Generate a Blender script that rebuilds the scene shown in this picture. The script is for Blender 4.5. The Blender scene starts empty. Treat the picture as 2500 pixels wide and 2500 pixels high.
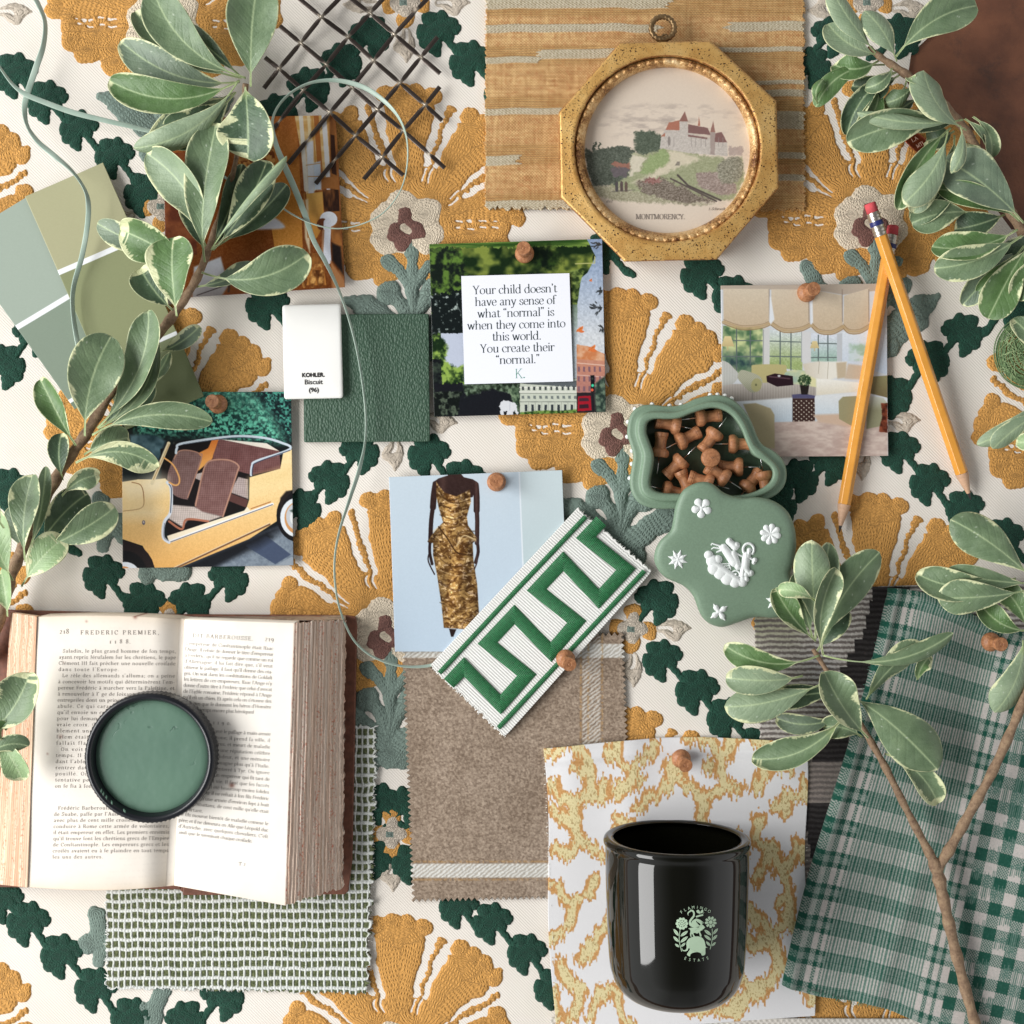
import bpy, math, random
import numpy as np
from mathutils import Vector
random.seed(7); rng = np.random.default_rng(11)
SC = bpy.context.scene; COL = SC.collection
PX = 0.00025        # metres on the table per photograph pixel
HC = 0.78           # camera height above the cloth
# ---------------- camera, world, lamps, exposure
cd = bpy.data.cameras.new('camera'); cam = bpy.data.objects.new('camera', cd); COL.objects.link(cam)
cam.location = (0, 0, HC); cd.angle = 2*math.atan(1250*PX/HC); cd.clip_start = 0.01; cd.clip_end = 20
SC.camera = cam
wd = bpy.data.worlds.new('World'); SC.world = wd; wd.use_nodes = True
bg = wd.node_tree.nodes['Background']; nt = wd.node_tree; bg.inputs[1].default_value = 1.0
_tc = nt.nodes.new('ShaderNodeTexCoord'); _sx = nt.nodes.new('ShaderNodeSeparateXYZ'); nt.links.new(_tc.outputs['Generated'], _sx.inputs[0])
_r = nt.nodes.new('ShaderNodeValToRGB'); _m = nt.nodes.new('ShaderNodeMapRange'); _m.inputs['From Min'].default_value = -1; _m.inputs['From Max'].default_value = 1
nt.links.new(_sx.outputs[0], _m.inputs[0]); nt.links.new(_m.outputs[0], _r.inputs[0]);    # a room: pale wall towards the window, dark ceiling, dim far side
for _e, (_p, _c) in zip([_r.color_ramp.elements[0], _r.color_ramp.elements[1]]+[_r.color_ramp.elements.new(.5) for _ in range(3)], [(0.0, 1.05), (1.0, .62), (.25, .80), (.40, .40), (.66, .34)]): _e.position = _p; _e.color = (_c*.97, _c*.985, _c, 1)
_k = nt.nodes.new('ShaderNodeMapRange'); _k.inputs['From Min'].default_value = .55; _k.inputs['From Max'].default_value = .92; _k.inputs['To Min'].default_value = 1.0; _k.inputs['To Max'].default_value = .20; nt.links.new(_sx.outputs[2], _k.inputs[0])
_v = nt.nodes.new('ShaderNodeVectorMath'); _v.operation = 'SCALE'; nt.links.new(_r.outputs[0], _v.inputs[0]); nt.links.new(_k.outputs[0], _v.inputs['Scale']); nt.links.new(_v.outputs[0], bg.inputs[0])   # the ceiling above the table is dark
def area(name, loc, tgt, sx, sy, power, col):
    l = bpy.data.lights.new(name, 'AREA'); l.shape = 'RECTANGLE'; l.size = sx; l.size_y = sy; l.energy = power; l.color = col
    o = bpy.data.objects.new(name, l); COL.objects.link(o); o.location = loc
    o.rotation_euler = (Vector(tgt)-Vector(loc)).to_track_quat('-Z', 'Y').to_euler(); return o
area('window_light', (-1.75, -0.15, 1.22), (0.05, -0.05, 0), 2.2, 1.0, 72, (1.0, 0.992, 0.978))
SC.view_settings.view_transform = 'Standard'; SC.view_settings.look = 'None'
SC.view_settings.exposure = 0.0; SC.view_settings.gamma = 1.0; SC.view_settings.use_curve_mapping = False
SC.render.engine = 'CYCLES'; SC.cycles.max_bounces = 6; SC.cycles.use_denoising = True

# ---------------- helpers
def W(x, y, z=0.0):
    k = PX*(HC-z)/HC
    return Vector(((x-1250)*k, (1250-y)*k, z))
def lin(c):
    c = np.asarray(c, float)/255.0
    return np.where(c <= 0.04045, c/12.92, ((c+0.055)/1.055)**2.4)
def L4(c): return tuple(float(v) for v in lin(c)) + (1.0,)
def mesh(name, V, F, mat=None, parent=None, col=None, uv=None, smooth=True, mats=None, midx=None):
    """V: Nx3; F: Mx4/Mx3 array or list of such arrays/lists"""
    me = bpy.data.meshes.new(name); V = np.asarray(V, np.float32).reshape(-1, 3)
    if isinstance(F, np.ndarray):
        n = F.shape[1]; me.vertices.add(len(V)); me.vertices.foreach_set('co', V.ravel())
        me.loops.add(F.size); me.loops.foreach_set('vertex_index', F.astype(np.int32).ravel())
        me.polygons.add(len(F)); me.polygons.foreach_set('loop_start', np.arange(0, F.size, n, dtype=np.int32))
        me.polygons.foreach_set('loop_total', np.full(len(F), n, np.int32))
    else:
        me.from_pydata(V.tolist(), [], [list(map(int, f)) for f in F])
    if smooth: me.polygons.foreach_set('use_smooth', np.ones(len(me.polygons), bool))
    if midx is not None: me.polygons.foreach_set('material_index', np.asarray(midx, np.int32))
    me.update(calc_edges=True)
    if col is not None:
        a = me.attributes.new('col', 'FLOAT_COLOR', 'POINT'); c = np.ones((len(V), 4), np.float32); c[:, :3] = col
        a.data.foreach_set('color', c.ravel())
    if uv is not None:
        a = me.attributes.new('uvw', 'FLOAT_VECTOR', 'POINT'); u = np.zeros((len(V), 3), np.float32); u[:, :uv.shape[1]] = uv
        a.data.foreach_set('vector', u.ravel())
    for m in (mats or ([mat] if mat else [])): me.materials.append(m)
    o = bpy.data.objects.new(name, me); COL.objects.link(o)
    if parent: o.parent = parent
    return o
def thing(name, label, cat, loc=(0, 0, 0), group=None):
    o = bpy.data.objects.new(name, None); COL.objects.link(o); o.location = loc; o.empty_display_size = 0.01
    o['label'] = label; o['category'] = cat
    if group: o['group'] = group
    return o
def tag(o, label, cat, group=None):
    o['label'] = label; o['category'] = cat
    if group: o['group'] = group
    return o
def dup(root, label=None):
    r = root.copy(); COL.objects.link(r)
    if label: r['label'] = label
    for ch in root.children:
        c = ch.copy(); COL.objects.link(c); c.parent = r
        for g in ch.children:
            d = g.copy(); COL.objects.link(d); d.parent = c
    return r
def gridF(nr, nc, off=0):
    i = np.arange(nr*nc).reshape(nr, nc)+off
    return np.stack([i[:-1, :-1].ravel(), i[1:, :-1].ravel(), i[1:, 1:].ravel(), i[:-1, 1:].ravel()], 1)
def catmull(pts, n=8, closed=False):
    p = np.asarray(pts, float); m = len(p)
    if m < 3: return p
    out = []
    rngi = range(m if closed else m-1)
    for i in rngi:
        if closed: a, b, c, d = p[(i-1) % m], p[i], p[(i+1) % m], p[(i+2) % m]
        else: a, b, c, d = p[max(i-1, 0)], p[i], p[i+1], p[min(i+2, m-1)]
        t = np.linspace(0, 1, n, endpoint=False)[:, None]
        out.append(0.5*((2*b)+(-a+c)*t+(2*a-5*b+4*c-d)*t*t+(-a+3*b-3*c+d)*t**3))
    out = np.concatenate(out)
    return out if closed else np.vstack([out, p[-1]])
def tube(pts, r, n=10, cap=True, flat=1.0, up=None):
    """V,F of a tube along pts (Nx3) with radii r; flat<1 squashes it along its own 'up'"""
    p = np.asarray(pts, float); N = len(p); r = np.broadcast_to(np.asarray(r, float), (N,))
    t = np.gradient(p, axis=0); t /= np.linalg.norm(t, axis=1)[:, None]+1e-12
    u0 = np.array(up if up is not None else (0, 0, 1.0))
    if up is None and abs(t[0, 2]) > 0.95: u0 = np.array((1.0, 0, 0))
    V = []
    for i in range(N):
        a = np.cross(t[i], u0); a /= np.linalg.norm(a)+1e-9; b = np.cross(a, t[i])
        if up is None: u0 = b
        th = np.arange(n)*2*math.pi/n
        V.append(p[i]+r[i]*(np.outer(np.cos(th), a)+flat*np.outer(np.sin(th), b)))
    V = np.concatenate(V); F = []
    for i in range(N-1):
        for j in range(n):
            k = (j+1) % n; F.append((i*n+j, i*n+k, (i+1)*n+k, (i+1)*n+j))
    if cap: F.append(tuple(range(n))[::-1]); F.append(tuple((N-1)*n+j for j in range(n)))
    return V, F
def lathe(prof, n=32, axis='z'):
    V = []; F = []
    for (r, z) in prof:
        for j in range(n):
            a = 2*math.pi*j/n; V.append((r*math.cos(a), r*math.sin(a), z))
    for i in range(len(prof)-1):
        for j in range(n):
            k = (j+1) % n; F.append((i*n+j, i*n+k, (i+1)*n+k, (i+1)*n+j))
    return np.array(V), F
def join(parts):
    V = []; F = []; o = 0
    for v, f in parts:
        v = np.asarray(v, float).reshape(-1, 3); V.append(v); F += [tuple(int(x)+o for x in q) for q in f]; o += len(v)
    return np.concatenate(V), F
def box(x0, x1, y0, y1, z0, z1):
    V = [(x0, y0, z0), (x1, y0, z0), (x1, y1, z0), (x0, y1, z0), (x0, y0, z1), (x1, y0, z1), (x1, y1, z1), (x0, y1, z1)]
    return np.array(V, float), [(3, 2, 1, 0), (4, 5, 6, 7), (0, 1, 5, 4), (1, 2, 6, 5), (2, 3, 7, 6), (3, 0, 4, 7)]
def bevel(o, w, seg=2):
    m = o.modifiers.new('bevel', 'BEVEL'); m.width = w; m.segments = seg; m.limit_method = 'ANGLE'; m.angle_limit = math.radians(40)
    return o
# ---------------- noise and distance fields (numpy)
def _h(ix, iy, s):
    n = (ix.astype(np.int64)*374761393+iy.astype(np.int64)*668265263+s*974634777) & 0xffffffff
    n = ((n ^ (n >> 13))*1274126177) & 0xffffffff
    return ((n ^ (n >> 16)) & 0xffff)/65535.0
def vn(x, y, s=0):
    xi = np.floor(x); yi = np.floor(y); fx = x-xi; fy = y-yi; fx = fx*fx*(3-2*fx); fy = fy*fy*(3-2*fy)
    a = _h(xi, yi, s); b = _h(xi+1, yi, s); c = _h(xi, yi+1, s); d = _h(xi+1, yi+1, s)
    return (a*(1-fx)+b*fx)*(1-fy)+(c*(1-fx)+d*fx)*fy
def fbm(x, y, s=0, o=3):
    t = 0; a = 0.5; w = 0
    for i in range(o): t = t+a*vn(x*2**i, y*2**i, s+i*17); w += a; a *= 0.55
    return t/w
def sdseg(x, y, ax, ay, bx, by):
    dx, dy = bx-ax, by-ay; q = dx*dx+dy*dy+1e-12
    t = np.clip(((x-ax)*dx+(y-ay)*dy)/q, 0, 1)
    return np.hypot(x-ax-t*dx, y-ay-t*dy), t*math.sqrt(q)
def sdpoly(x, y, pts):
    p = np.asarray(pts, float); d = np.full(x.shape, 1e9); s = np.zeros(x.shape); ins = np.zeros(x.shape, bool); acc = 0.0
    for i in range(len(p)):
        ax, ay = p[i]; bx, by = p[(i+1) % len(p)]
        e, t = sdseg(x, y, ax, ay, bx, by); m = e < d; d = np.where(m, e, d); s = np.where(m, acc+t, s)
        acc += math.hypot(bx-ax, by-ay)
        if ay != by: ins ^= ((ay > y) != (by > y)) & (x < (bx-ax)*(y-ay)/(by-ay)+ax)
    return np.where(ins, -d, d), s
def sdline(x, y, pts):
    d = np.full(x.shape, 1e9)
    for i in range(len(pts)-1):
        d = np.minimum(d, sdseg(x, y, *pts[i], *pts[i+1])[0])
    return d
class Paint:
    """paints a flat print or a cloth pattern: colours at the points of a grid"""
    def __init__(s, X, Y, base):
        s.X = X.ravel(); s.Y = Y.ravel(); s.C = np.empty((s.X.size, 3)); s.C[:] = base; s.T = (0, 0, 1); s.wob = 0
    def at(s, ox, oy, k): s.T = (ox, oy, k); return s
    def tr(s, pts): return [(s.T[0]+p[0]*s.T[2], s.T[1]+p[1]*s.T[2]) for p in pts]
    def loc(s): return (s.X-s.T[0])/s.T[2], (s.Y-s.T[1])/s.T[2]
    def _sel(s, p, m):
        a = np.asarray(p); return np.nonzero((s.X > a[:, 0].min()-m) & (s.X < a[:, 0].max()+m) & (s.Y > a[:, 1].min()-m) & (s.Y < a[:, 1].max()+m))[0]
    def _mix(s, i, m, col):
        if callable(col): col = col((s.X[i]-s.T[0])/s.T[2], (s.Y[i]-s.T[1])/s.T[2])
        s.C[i] = s.C[i]*(1-m[:, None])+np.asarray(col, float)*m[:, None]
    def poly(s, pts, col, f=1.3, a=1.0, sm=False):
        if sm: pts = catmull(pts, 5, True)
        p = s.tr(pts); i = s._sel(p, f*2)
        if len(i):
            x, y = s.X[i], s.Y[i]
            if s.wob: x, y = x+(fbm(x/9, y/9, 71)-.5)*s.wob*2+(vn(x/2.5, y/2.5, 5)-.5)*s.wob*.7, y+(fbm(x/9, y/9, 37)-.5)*s.wob*2+(vn(x/2.5, y/2.5, 8)-.5)*s.wob*.7
            s._mix(i, np.clip(0.5-sdpoly(x, y, p)[0]/f, 0, 1)*a, col)
        return s
    def line(s, pts, w, col, a=1.0, sm=False, f=1.2):
        if sm: pts = catmull(pts, 6)
        p = s.tr(pts); h = w*s.T[2]/2; i = s._sel(p, h+2)
        if len(i): s._mix(i, np.clip(0.5-(sdline(s.X[i], s.Y[i], p)-h)/f, 0, 1)*a, col)
        return s
    def ell(s, cx, cy, rx, ry, col, f=1.3, a=1.0, rot=0):
        t = np.linspace(0, 2*math.pi, 28, endpoint=False); c, q = math.cos(rot), math.sin(rot)
        return s.poly([(cx+rx*math.cos(v)*c-ry*math.sin(v)*q, cy+rx*math.cos(v)*q+ry*math.sin(v)*c) for v in t], col, f, a)
    def noise(s, sc, amp, seed=0, sx=1.0, sy=1.0):
        s.C += (fbm(s.X*sc*sx, s.Y*sc*sy, seed)-0.5)[:, None]*amp; return s
def n2(c1, c2, sx, sy=None, seed=0, lo=0.3, hi=0.7, o=3):
    """a two-tone noise colour for Paint"""
    c1 = np.array(c1, float); c2 = np.array(c2, float); sy = sy or sx
    def f(x, y):
        t = np.clip((fbm(x*sx, y*sy, seed, o)-lo)/(hi-lo), 0, 1)[:, None]; return c1*(1-t)+c2*t
    return f
def gr(c1, c2, y0, y1, ax=1, nz=0, seed=0):
    c1 = np.array(c1, float); c2 = np.array(c2, float)
    def f(x, y):
        t = np.clip(((y if ax else x)-y0)/(y1-y0), 0, 1)[:, None]; r = c1*(1-t)+c2*t
        return r+(fbm(x*.1, y*.1, seed)-.5)[:, None]*nz if nz else r
    return f
def sheet(name, cor, z0, paint=None, mat=None, parent=None, cell=1.3, zf=None, hf=None, thick=0.0003, warp=None, base=(255, 255, 255), XYf=None, persp=False, gain=0.88):
    """a sheet (paper or cloth) as a fine grid; cor = TL,TR,BR,BL in photo pixels"""
    c = np.array(cor, float)
    nu = max(2, int(max(np.hypot(*(c[1]-c[0])), np.hypot(*(c[2]-c[3])))/cell)+1); nv = max(2, int(max(np.hypot(*(c[3]-c[0])), np.hypot(*(c[2]-c[1])))/cell)+1)
    U, V = np.meshgrid(np.linspace(0, 1, nu), np.linspace(0, 1, nv))
    X = (1-V)*((1-U)*c[0, 0]+U*c[1, 0])+V*((1-U)*c[3, 0]+U*c[2, 0])
    Y = (1-V)*((1-U)*c[0, 1]+U*c[1, 1])+V*((1-U)*c[3, 1]+U*c[2, 1])
    X0, Y0 = X, Y
    if warp: X, Y = warp(U, V, X, Y)
    colr = None
    if paint:
        P = Paint(X0 if not XYf else XYf(U, V, X0, Y0)[0], Y0 if not XYf else XYf(U, V, X0, Y0)[1], base); P.U = U.ravel(); P.V = V.ravel(); paint(P)
        colr = np.clip(P.C, 0, 255)
        colr = lin(colr)*gain
    Z = np.full(X.shape, float(z0))
    if zf: Z = Z+zf(U, V)
    if hf: Z = Z+hf(X0, Y0, U, V)
    k = PX*(HC-(Z if persp else z0))/HC
    v = np.stack([(X-1250)*k, (1250-Y)*k, Z], -1).reshape(-1, 3)
    F = gridF(nv, nu)
    idx = np.arange(nu*nv).reshape(nv, nu)
    loop = np.concatenate([idx[0, :-1], idx[:-1, -1], idx[-1, :0:-1], idx[:0:-1, 0]])
    sk = v[loop].copy(); sk[:, 2] -= thick; o = len(v); m = len(loop)
    j = np.arange(m); F2 = np.stack([loop, loop[(j+1) % m], o+(j+1) % m, o+j], 1)
    v = np.vstack([v, sk]); F = np.vstack([F, F2])
    if colr is not None: colr = np.vstack([colr, colr[loop]])
    uv = np.stack([U.ravel(), V.ravel()], 1); uv = np.vstack([uv, uv[loop]])
    ob = mesh(name, v, F, mat, parent, colr, uv)
    return ob
# ---------------- materials
class N:
    def __init__(s, name):
        s.m = bpy.data.materials.new(name); s.m.use_nodes = True; s.t = s.m.node_tree; s.b = s.t.nodes['Principled BSDF']
    def n(s, ty, **kw):
        nd = s.t.nodes.new(ty)
        for k, v in kw.items():
            if k.startswith('i_'): nd.inputs[k[2:].replace('_', ' ')].default_value = v
            elif k.startswith('n'): 
                if k[1:].isdigit(): nd.inputs[int(k[1:])].default_value = v
                else: setattr(nd, k, v)
            else: setattr(nd, k, v)
        return nd
    def l(s, a, b): s.t.links.new(a, b)
    def math(s, op, a, b=None, c=None):
        nd = s.t.nodes.new('ShaderNodeMath'); nd.operation = op
        for i, v in enumerate((a, b, c)):
            if v is None: continue
            if isinstance(v, (int, float)): nd.inputs[i].default_value = v
            else: s.l(v, nd.inputs[i])
        return nd.outputs[0]
    def coord(s, which='Object'): return s.t.nodes.new('ShaderNodeTexCoord').outputs[which]
    def noise(s, scale, detail=3, vec=None, rough=0.55, out=0):
        nd = s.n('ShaderNodeTexNoise'); nd.inputs['Scale'].default_value = scale; nd.inputs['Detail'].default_value = detail; nd.inputs['Roughness'].default_value = rough
        s.l(vec if vec is not None else s.coord(), nd.inputs['Vector']); return nd.outputs[out]
    def ramp(s, fac, stops):
        nd = s.n('ShaderNodeValToRGB'); e = nd.color_ramp.elements
        while len(e) < len(stops): e.new(0.5)
        for el, (p, c) in zip(e, stops): el.position = p; el.color = c if len(c) == 4 else tuple(c)+(1,)
        s.l(fac, nd.inputs[0]); return nd.outputs[0]
    def mix(s, fac, a, b, mode='MIX'):
        nd = s.n('ShaderNodeMix', data_type='RGBA', blend_type=mode)
        for v, k in ((fac, 0), (a, 6), (b, 7)):
            if isinstance(v, (int, float)): nd.inputs[k].default_value = v
            elif isinstance(v, tuple): nd.inputs[k].default_value = v
            else: s.l(v, nd.inputs[k])
        return nd.outputs[2]
    def attr(s, name, out='Color'):
        nd = s.n('ShaderNodeAttribute'); nd.attribute_name = name; return nd.outputs[out]
    def bump(s, h, strength=0.5, dist=0.001, prev=None):
        nd = s.n('ShaderNodeBump'); nd.inputs['Strength'].default_value = strength; nd.inputs['Distance'].default_value = dist
        s.l(h, nd.inputs['Height'])
        if prev is not None: s.l(prev, nd.inputs['Normal'])
        s.l(nd.outputs[0], s.b.inputs['Normal']); return nd.outputs[0]
    def base(s, c):
        if isinstance(c, tuple): s.b.inputs['Base Color'].default_value = c
        else: s.l(c, s.b.inputs['Base Color'])
        return s
    def set(s, **kw):
        for k, v in kw.items(): s.b.inputs[k.replace('_', ' ')].default_value = v
        return s
def simple(name, c, rough=0.5, nz=0.0, sc=300, bump=0.0, bd=0.0002, metal=0.0, **kw):
    m = N(name); a = L4(c)
    if nz:
        b = tuple(v*(1-nz) for v in a[:3])+(1,); t = tuple(min(1, v*(1+nz)) for v in a[:3])+(1,)
        m.base(m.ramp(m.noise(sc, 4), [(0.3, b), (0.7, t)]))
    else: m.base(a)
    m.set(Roughness=rough, Metallic=metal, **kw)
    if bump: m.bump(m.noise(sc*2, 4), bump, bd)
    return m.m
def vcol(name, rough=0.4, bump=0.0, bsc=2000, bd=0.0001, sheen=0.0, spec=0.5, grain=0.0):
    m = N(name); c = m.attr('col')
    if grain: c = m.mix(grain, c, m.ramp(m.noise(bsc*1.3, 2), [(0.3, (0.25, 0.25, 0.25, 1)), (0.7, (0.95, 0.95, 0.95, 1))]), 'OVERLAY')
    m.base(c); m.set(Roughness=rough); m.b.inputs['Specular IOR Level'].default_value = spec
    if sheen: m.b.inputs['Sheen Weight'].default_value = sheen
    if bump: m.bump(m.noise(bsc, 3), bump, bd)
    return m.m
M_PRINT = vcol('printed_paper', 0.28, spec=0.4)
M_MATTE = vcol('matte_print', 0.6)
M_CLOTH = vcol('woven_cloth', 0.95, 0.5, 2600, 0.0002, 0.15, 0.15, 0.35)
# ---------------- the surface: rust brown tabletop and the embroidered cloth on it
m = N('rust_leather'); v = m.coord()
c = m.ramp(m.noise(14, 7, v, 0.65), [(0.28, L4((62, 44, 36))), (0.42, L4((98, 62, 46))), (0.56, L4((122, 78, 56))), (0.75, L4((136, 90, 66)))])
c = m.mix(m.ramp(m.noise(32, 8, v, 0.75), [(0.55, (0, 0, 0, 1)), (0.72, (0.75, 0.75, 0.75, 1))]), c, L4((58, 48, 44)))
m.base(c).set(Roughness=0.5); m.bump(m.noise(500, 5, v), 0.35, 0.0006)
tb = mesh('tabletop', *box(-1.6, 1.6, -1.6, 1.6, -0.06, -0.0022), m.m, smooth=False); tb['kind'] = 'structure'
m = N('cream_twill'); v = m.coord()
sp = m.n('ShaderNodeSeparateXYZ'); m.l(v, sp.inputs[0])
wob = m.math('MULTIPLY', m.noise(90, 3, v), 1.6)
diag = m.math('ADD', m.math('MULTIPLY', m.math('ADD', sp.outputs[0], sp.outputs[1]), 3300), wob)
tw = m.math('MULTIPLY_ADD', m.math('SINE', diag), 0.5, 0.5)
tw2 = m.math('MULTIPLY_ADD', m.math('SINE', m.math('MULTIPLY', m.math('SUBTRACT', sp.outputs[0], sp.outputs[1]), 5200)), 0.5, 0.5)
hh = m.math('ADD', m.math('MULTIPLY', tw, m.math('MULTIPLY_ADD', tw2, 0.5, 0.5)), m.noise(2500, 3, v))
c = m.ramp(m.noise(18, 5, v), [(0.3, L4((228, 221, 211))), (0.7, L4((235, 229, 221)))])
c = m.mix(0.10, c, m.ramp(tw, [(0.0, L4((205, 190, 172))), (1, L4((255, 252, 246)))]), 'MULTIPLY')
m.base(c).set(Roughness=0.95); m.b.inputs['Specular IOR Level'].default_value = 0.15
m.bump(hh, 0.5, 0.00028); M_TWILL = m.m
FAB = thing('embroidered_cloth', 'cream twill cloth embroidered with ochre flowers and dark green leaf vines, spread under everything', 'cloth')
outline = [(-900, -900), (2480, -900), (2355, -4), (2300, 60), (2225, 130), (2215, 200), (2290, 320), (2380, 440), (2470, 560), (3500, 620), (3500, 3500), (-900, 3500)]
def flatpoly(pts, z0, z1):
    n = len(pts); V = [W(x, y, 0) + Vector((0, 0, z1)) for x, y in pts]+[W(x, y, 0)+Vector((0, 0, z0)) for x, y in pts]
    F = [list(range(n))]+[(i, n+i, n+(i+1) % n, (i+1) % n) for i in range(n)]
    return [tuple(v) for v in V], F
V, F = flatpoly(outline, -0.0021, -0.0004)
mesh('cloth', V, [F[0][::-1]]+F[1:], M_TWILL, FAB, smooth=False)
def stitch(name, c, ang=0.0):
    m = N(name); uv = m.attr('uvw', 'Vector'); sp = m.n('ShaderNodeSeparateXYZ'); m.l(uv, sp.inputs[0])
    s, d = sp.outputs[0], sp.outputs[1]; v = m.coord()
    nz = m.noise(260, 2, v)
    row = m.math('ADD', m.math('MULTIPLY', d, 2*math.pi/6.8), m.math('MULTIPLY', nz, 4.0))
    rid = m.math('ABSOLUTE', m.math('SINE', m.math('MULTIPLY', row, 0.5)))
    chev = m.math('ADD', m.math('MULTIPLY', s, 2*math.pi/11.0), m.math('MULTIPLY', m.math('ABSOLUTE', m.math('COSINE', m.math('MULTIPLY', row, 0.5))), 2.6))
    st = m.math('MULTIPLY_ADD', m.math('SINE', m.math('ADD', chev, m.math('MULTIPLY', nz, 3.0))), 0.5, 0.5)
    h = m.math('ADD', m.math('MULTIPLY', rid, 0.7), m.math('MULTIPLY', st, 0.7))
    h2 = m.math('ADD', h, m.math('MULTIPLY', m.noise(1500, 3, v), 0.7))
    a = L4(c); dk = tuple(x*0.62 for x in a[:3])+(1,); lt = tuple(min(1, x*1.22) for x in a[:3])+(1,)
    cc = m.ramp(m.noise(700, 4, v, 0.7), [(0.25, dk), (0.5, a), (0.75, lt)])
    cc = m.mix(0.30, cc, m.ramp(m.noise(16, 3, v), [(0.35, dk), (0.65, lt)]))
    m.base(cc).set(Roughness=0.9); m.b.inputs['Specular IOR Level'].default_value = 0.2; m.b.inputs['Sheen Weight'].default_value = 0.1
    m.bump(h2, 0.7, 0.0006); return m.m
S_OCH = stitch('ochre_crewel', (204, 151, 82)); S_GRN = stitch('dark_green_crewel', (34, 72, 58)); S_GRY = stitch('grey_green_crewel', (116, 133, 124))
S_TAU = stitch('taupe_crewel', (196, 184, 168)); S_CRM = stitch('cream_crewel', (218, 203, 180)); S_MAU = stitch('mauve_crewel', (118, 84, 76))
def emb(name, prims, mat, parent=None, cell=2.4, hgt=0.0011, sub=(), ks=7.0):
    """raised needlework: union of primitives ('c',x,y,r) ('s',x0,y0,x1,y1,r0,r1) ('p',pts) in pixels, y down; sub are cut out"""
    xs = []; ys = []
    for p in prims:
        if p[0] == 'c': xs += [p[1]-p[3], p[1]+p[3]]; ys += [p[2]-p[3], p[2]+p[3]]
        elif p[0] == 's': r = max(p[5:]); xs += [p[1]-r, p[1]+r, p[3]-r, p[3]+r]; ys += [p[2]-r, p[2]+r, p[4]-r, p[4]+r]
        else: xs += [q[0] for q in p[1]]; ys += [q[1] for q in p[1]]
    X, Y = np.meshgrid(np.arange(min(xs)-6, max(xs)+6, cell), np.arange(min(ys)-6, max(ys)+6, cell))
    Xo, Yo = X, Y
    X = X+(vn(X/6, Y/6, 3)-.5)*3.0+(vn(X/26, Y/26, 5)-.5)*11; Y = Y+(vn(X/6, Y/6, 9)-.5)*3.0+(vn(X/26, Y/26, 6)-.5)*11
    D = np.full(X.shape, 1e9); Sx = np.zeros(X.shape)
    for p in prims:
        if p[0] == 'c': d = np.hypot(X-p[1], Y-p[2])-p[3]; s = np.arctan2(Y-p[2], X-p[1])*p[3]
        elif p[0] == 's':
            dd, t = sdseg(X, Y, *p[1:5]); Ln = math.hypot(p[3]-p[1], p[4]-p[2]); d = dd-(p[5]+(p[6]-p[5])*t/Ln); s = t
        else: d, s = sdpoly(X, Y, p[1])
        m = d < D; Sx = np.where(m, s, Sx); hk = np.clip(0.5+0.5*(D-d)/ks, 0, 1); D = np.where(D > 1e8, d, D*(1-hk)+d*hk-ks*hk*(1-hk))
    for p in sub:
        dd, t = sdseg(X, Y, *p[1:5]); Ln = math.hypot(p[3]-p[1], p[4]-p[2]); D = np.maximum(D, (p[5]+(p[6]-p[5])*t/Ln)-dd)
    h = np.where(D < 0, hgt*(1-np.exp(D/6.0)), -0.0005*np.clip(D, 0, 2))*1.0-0.0004
    row = np.abs(np.sin(math.pi*D/6.8))
    h = h+np.where(D < -1, 0.00010*row, 0)
    keep = D < 3.2
    idx = -np.ones(X.shape, int); ok = keep.copy()
    q = gridF(*X.shape); kf = keep.ravel()[q].any(1); q = q[kf]
    used = np.unique(q); remap = -np.ones(X.size, int); remap[used] = np.arange(len(used))
    V = np.stack([Xo.ravel()[used]*PX, -Yo.ravel()[used]*PX, h.ravel()[used]], 1)
    uv = np.stack([Sx.ravel()[used], D.ravel()[used]], 1)
    return mesh(name, V, remap[q], mat, parent, uv=uv)
def rot(a, r): return (r*math.cos(math.radians(a)), -r*math.sin(math.radians(a)))
def petal(a, R, hw, n=4):
    """scalloped fan petal at angle a"""
    out = []; b0 = rot(a, 70)
    e = [rot(a+o, R-22) for o in (-hw, hw)]
    side = math.radians(0)
    out.append(('p', [rot(a-hw*.8, 60), rot(a-hw*.98, R-40), rot(a-hw*0.4, R-10), rot(a+hw*0.4, R-10), rot(a+hw*.98, R-40), rot(a+hw*.8, 60)]))
    for i in range(n):
        o = -hw+2*hw*(i+0.5)/n; rr = R-22+14*math.cos(math.radians(o*3)); x, y = rot(a+o*1.0, rr); out.append(('c', x, y, 24))
    return out
pr = [('c', 0, 0, 130), ('c', -50, -60, 90), ('c', 50, -60, 90)]
for a, R, hw in ((88, 340, 13.2), (50, 322, 13.6), (126, 322, 13.6), (14, 278, 13), (163, 278, 13)): pr += petal(a, R, hw)
sub = []
for a, R in ((69.3, 322), (107, 322), (32, 296), (144.5, 296)):
    for rr in np.arange(100, R, 15):
        x, y = rot(a+random.uniform(-.8, .8), rr); pr.append(('c', x, y, 4+4.5*rr/R+random.uniform(0, 2)))
    for o in (-2.9, 2.9):
        for rr in (118, 165, 205, 250):
            if random.random() < .85: sub.append(('s', *rot(a+o, rr+random.uniform(-5, 9)), *rot(a+o*1.05, rr+random.uniform(26, 48)), 1.2, 1.6+rr/110))
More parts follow.
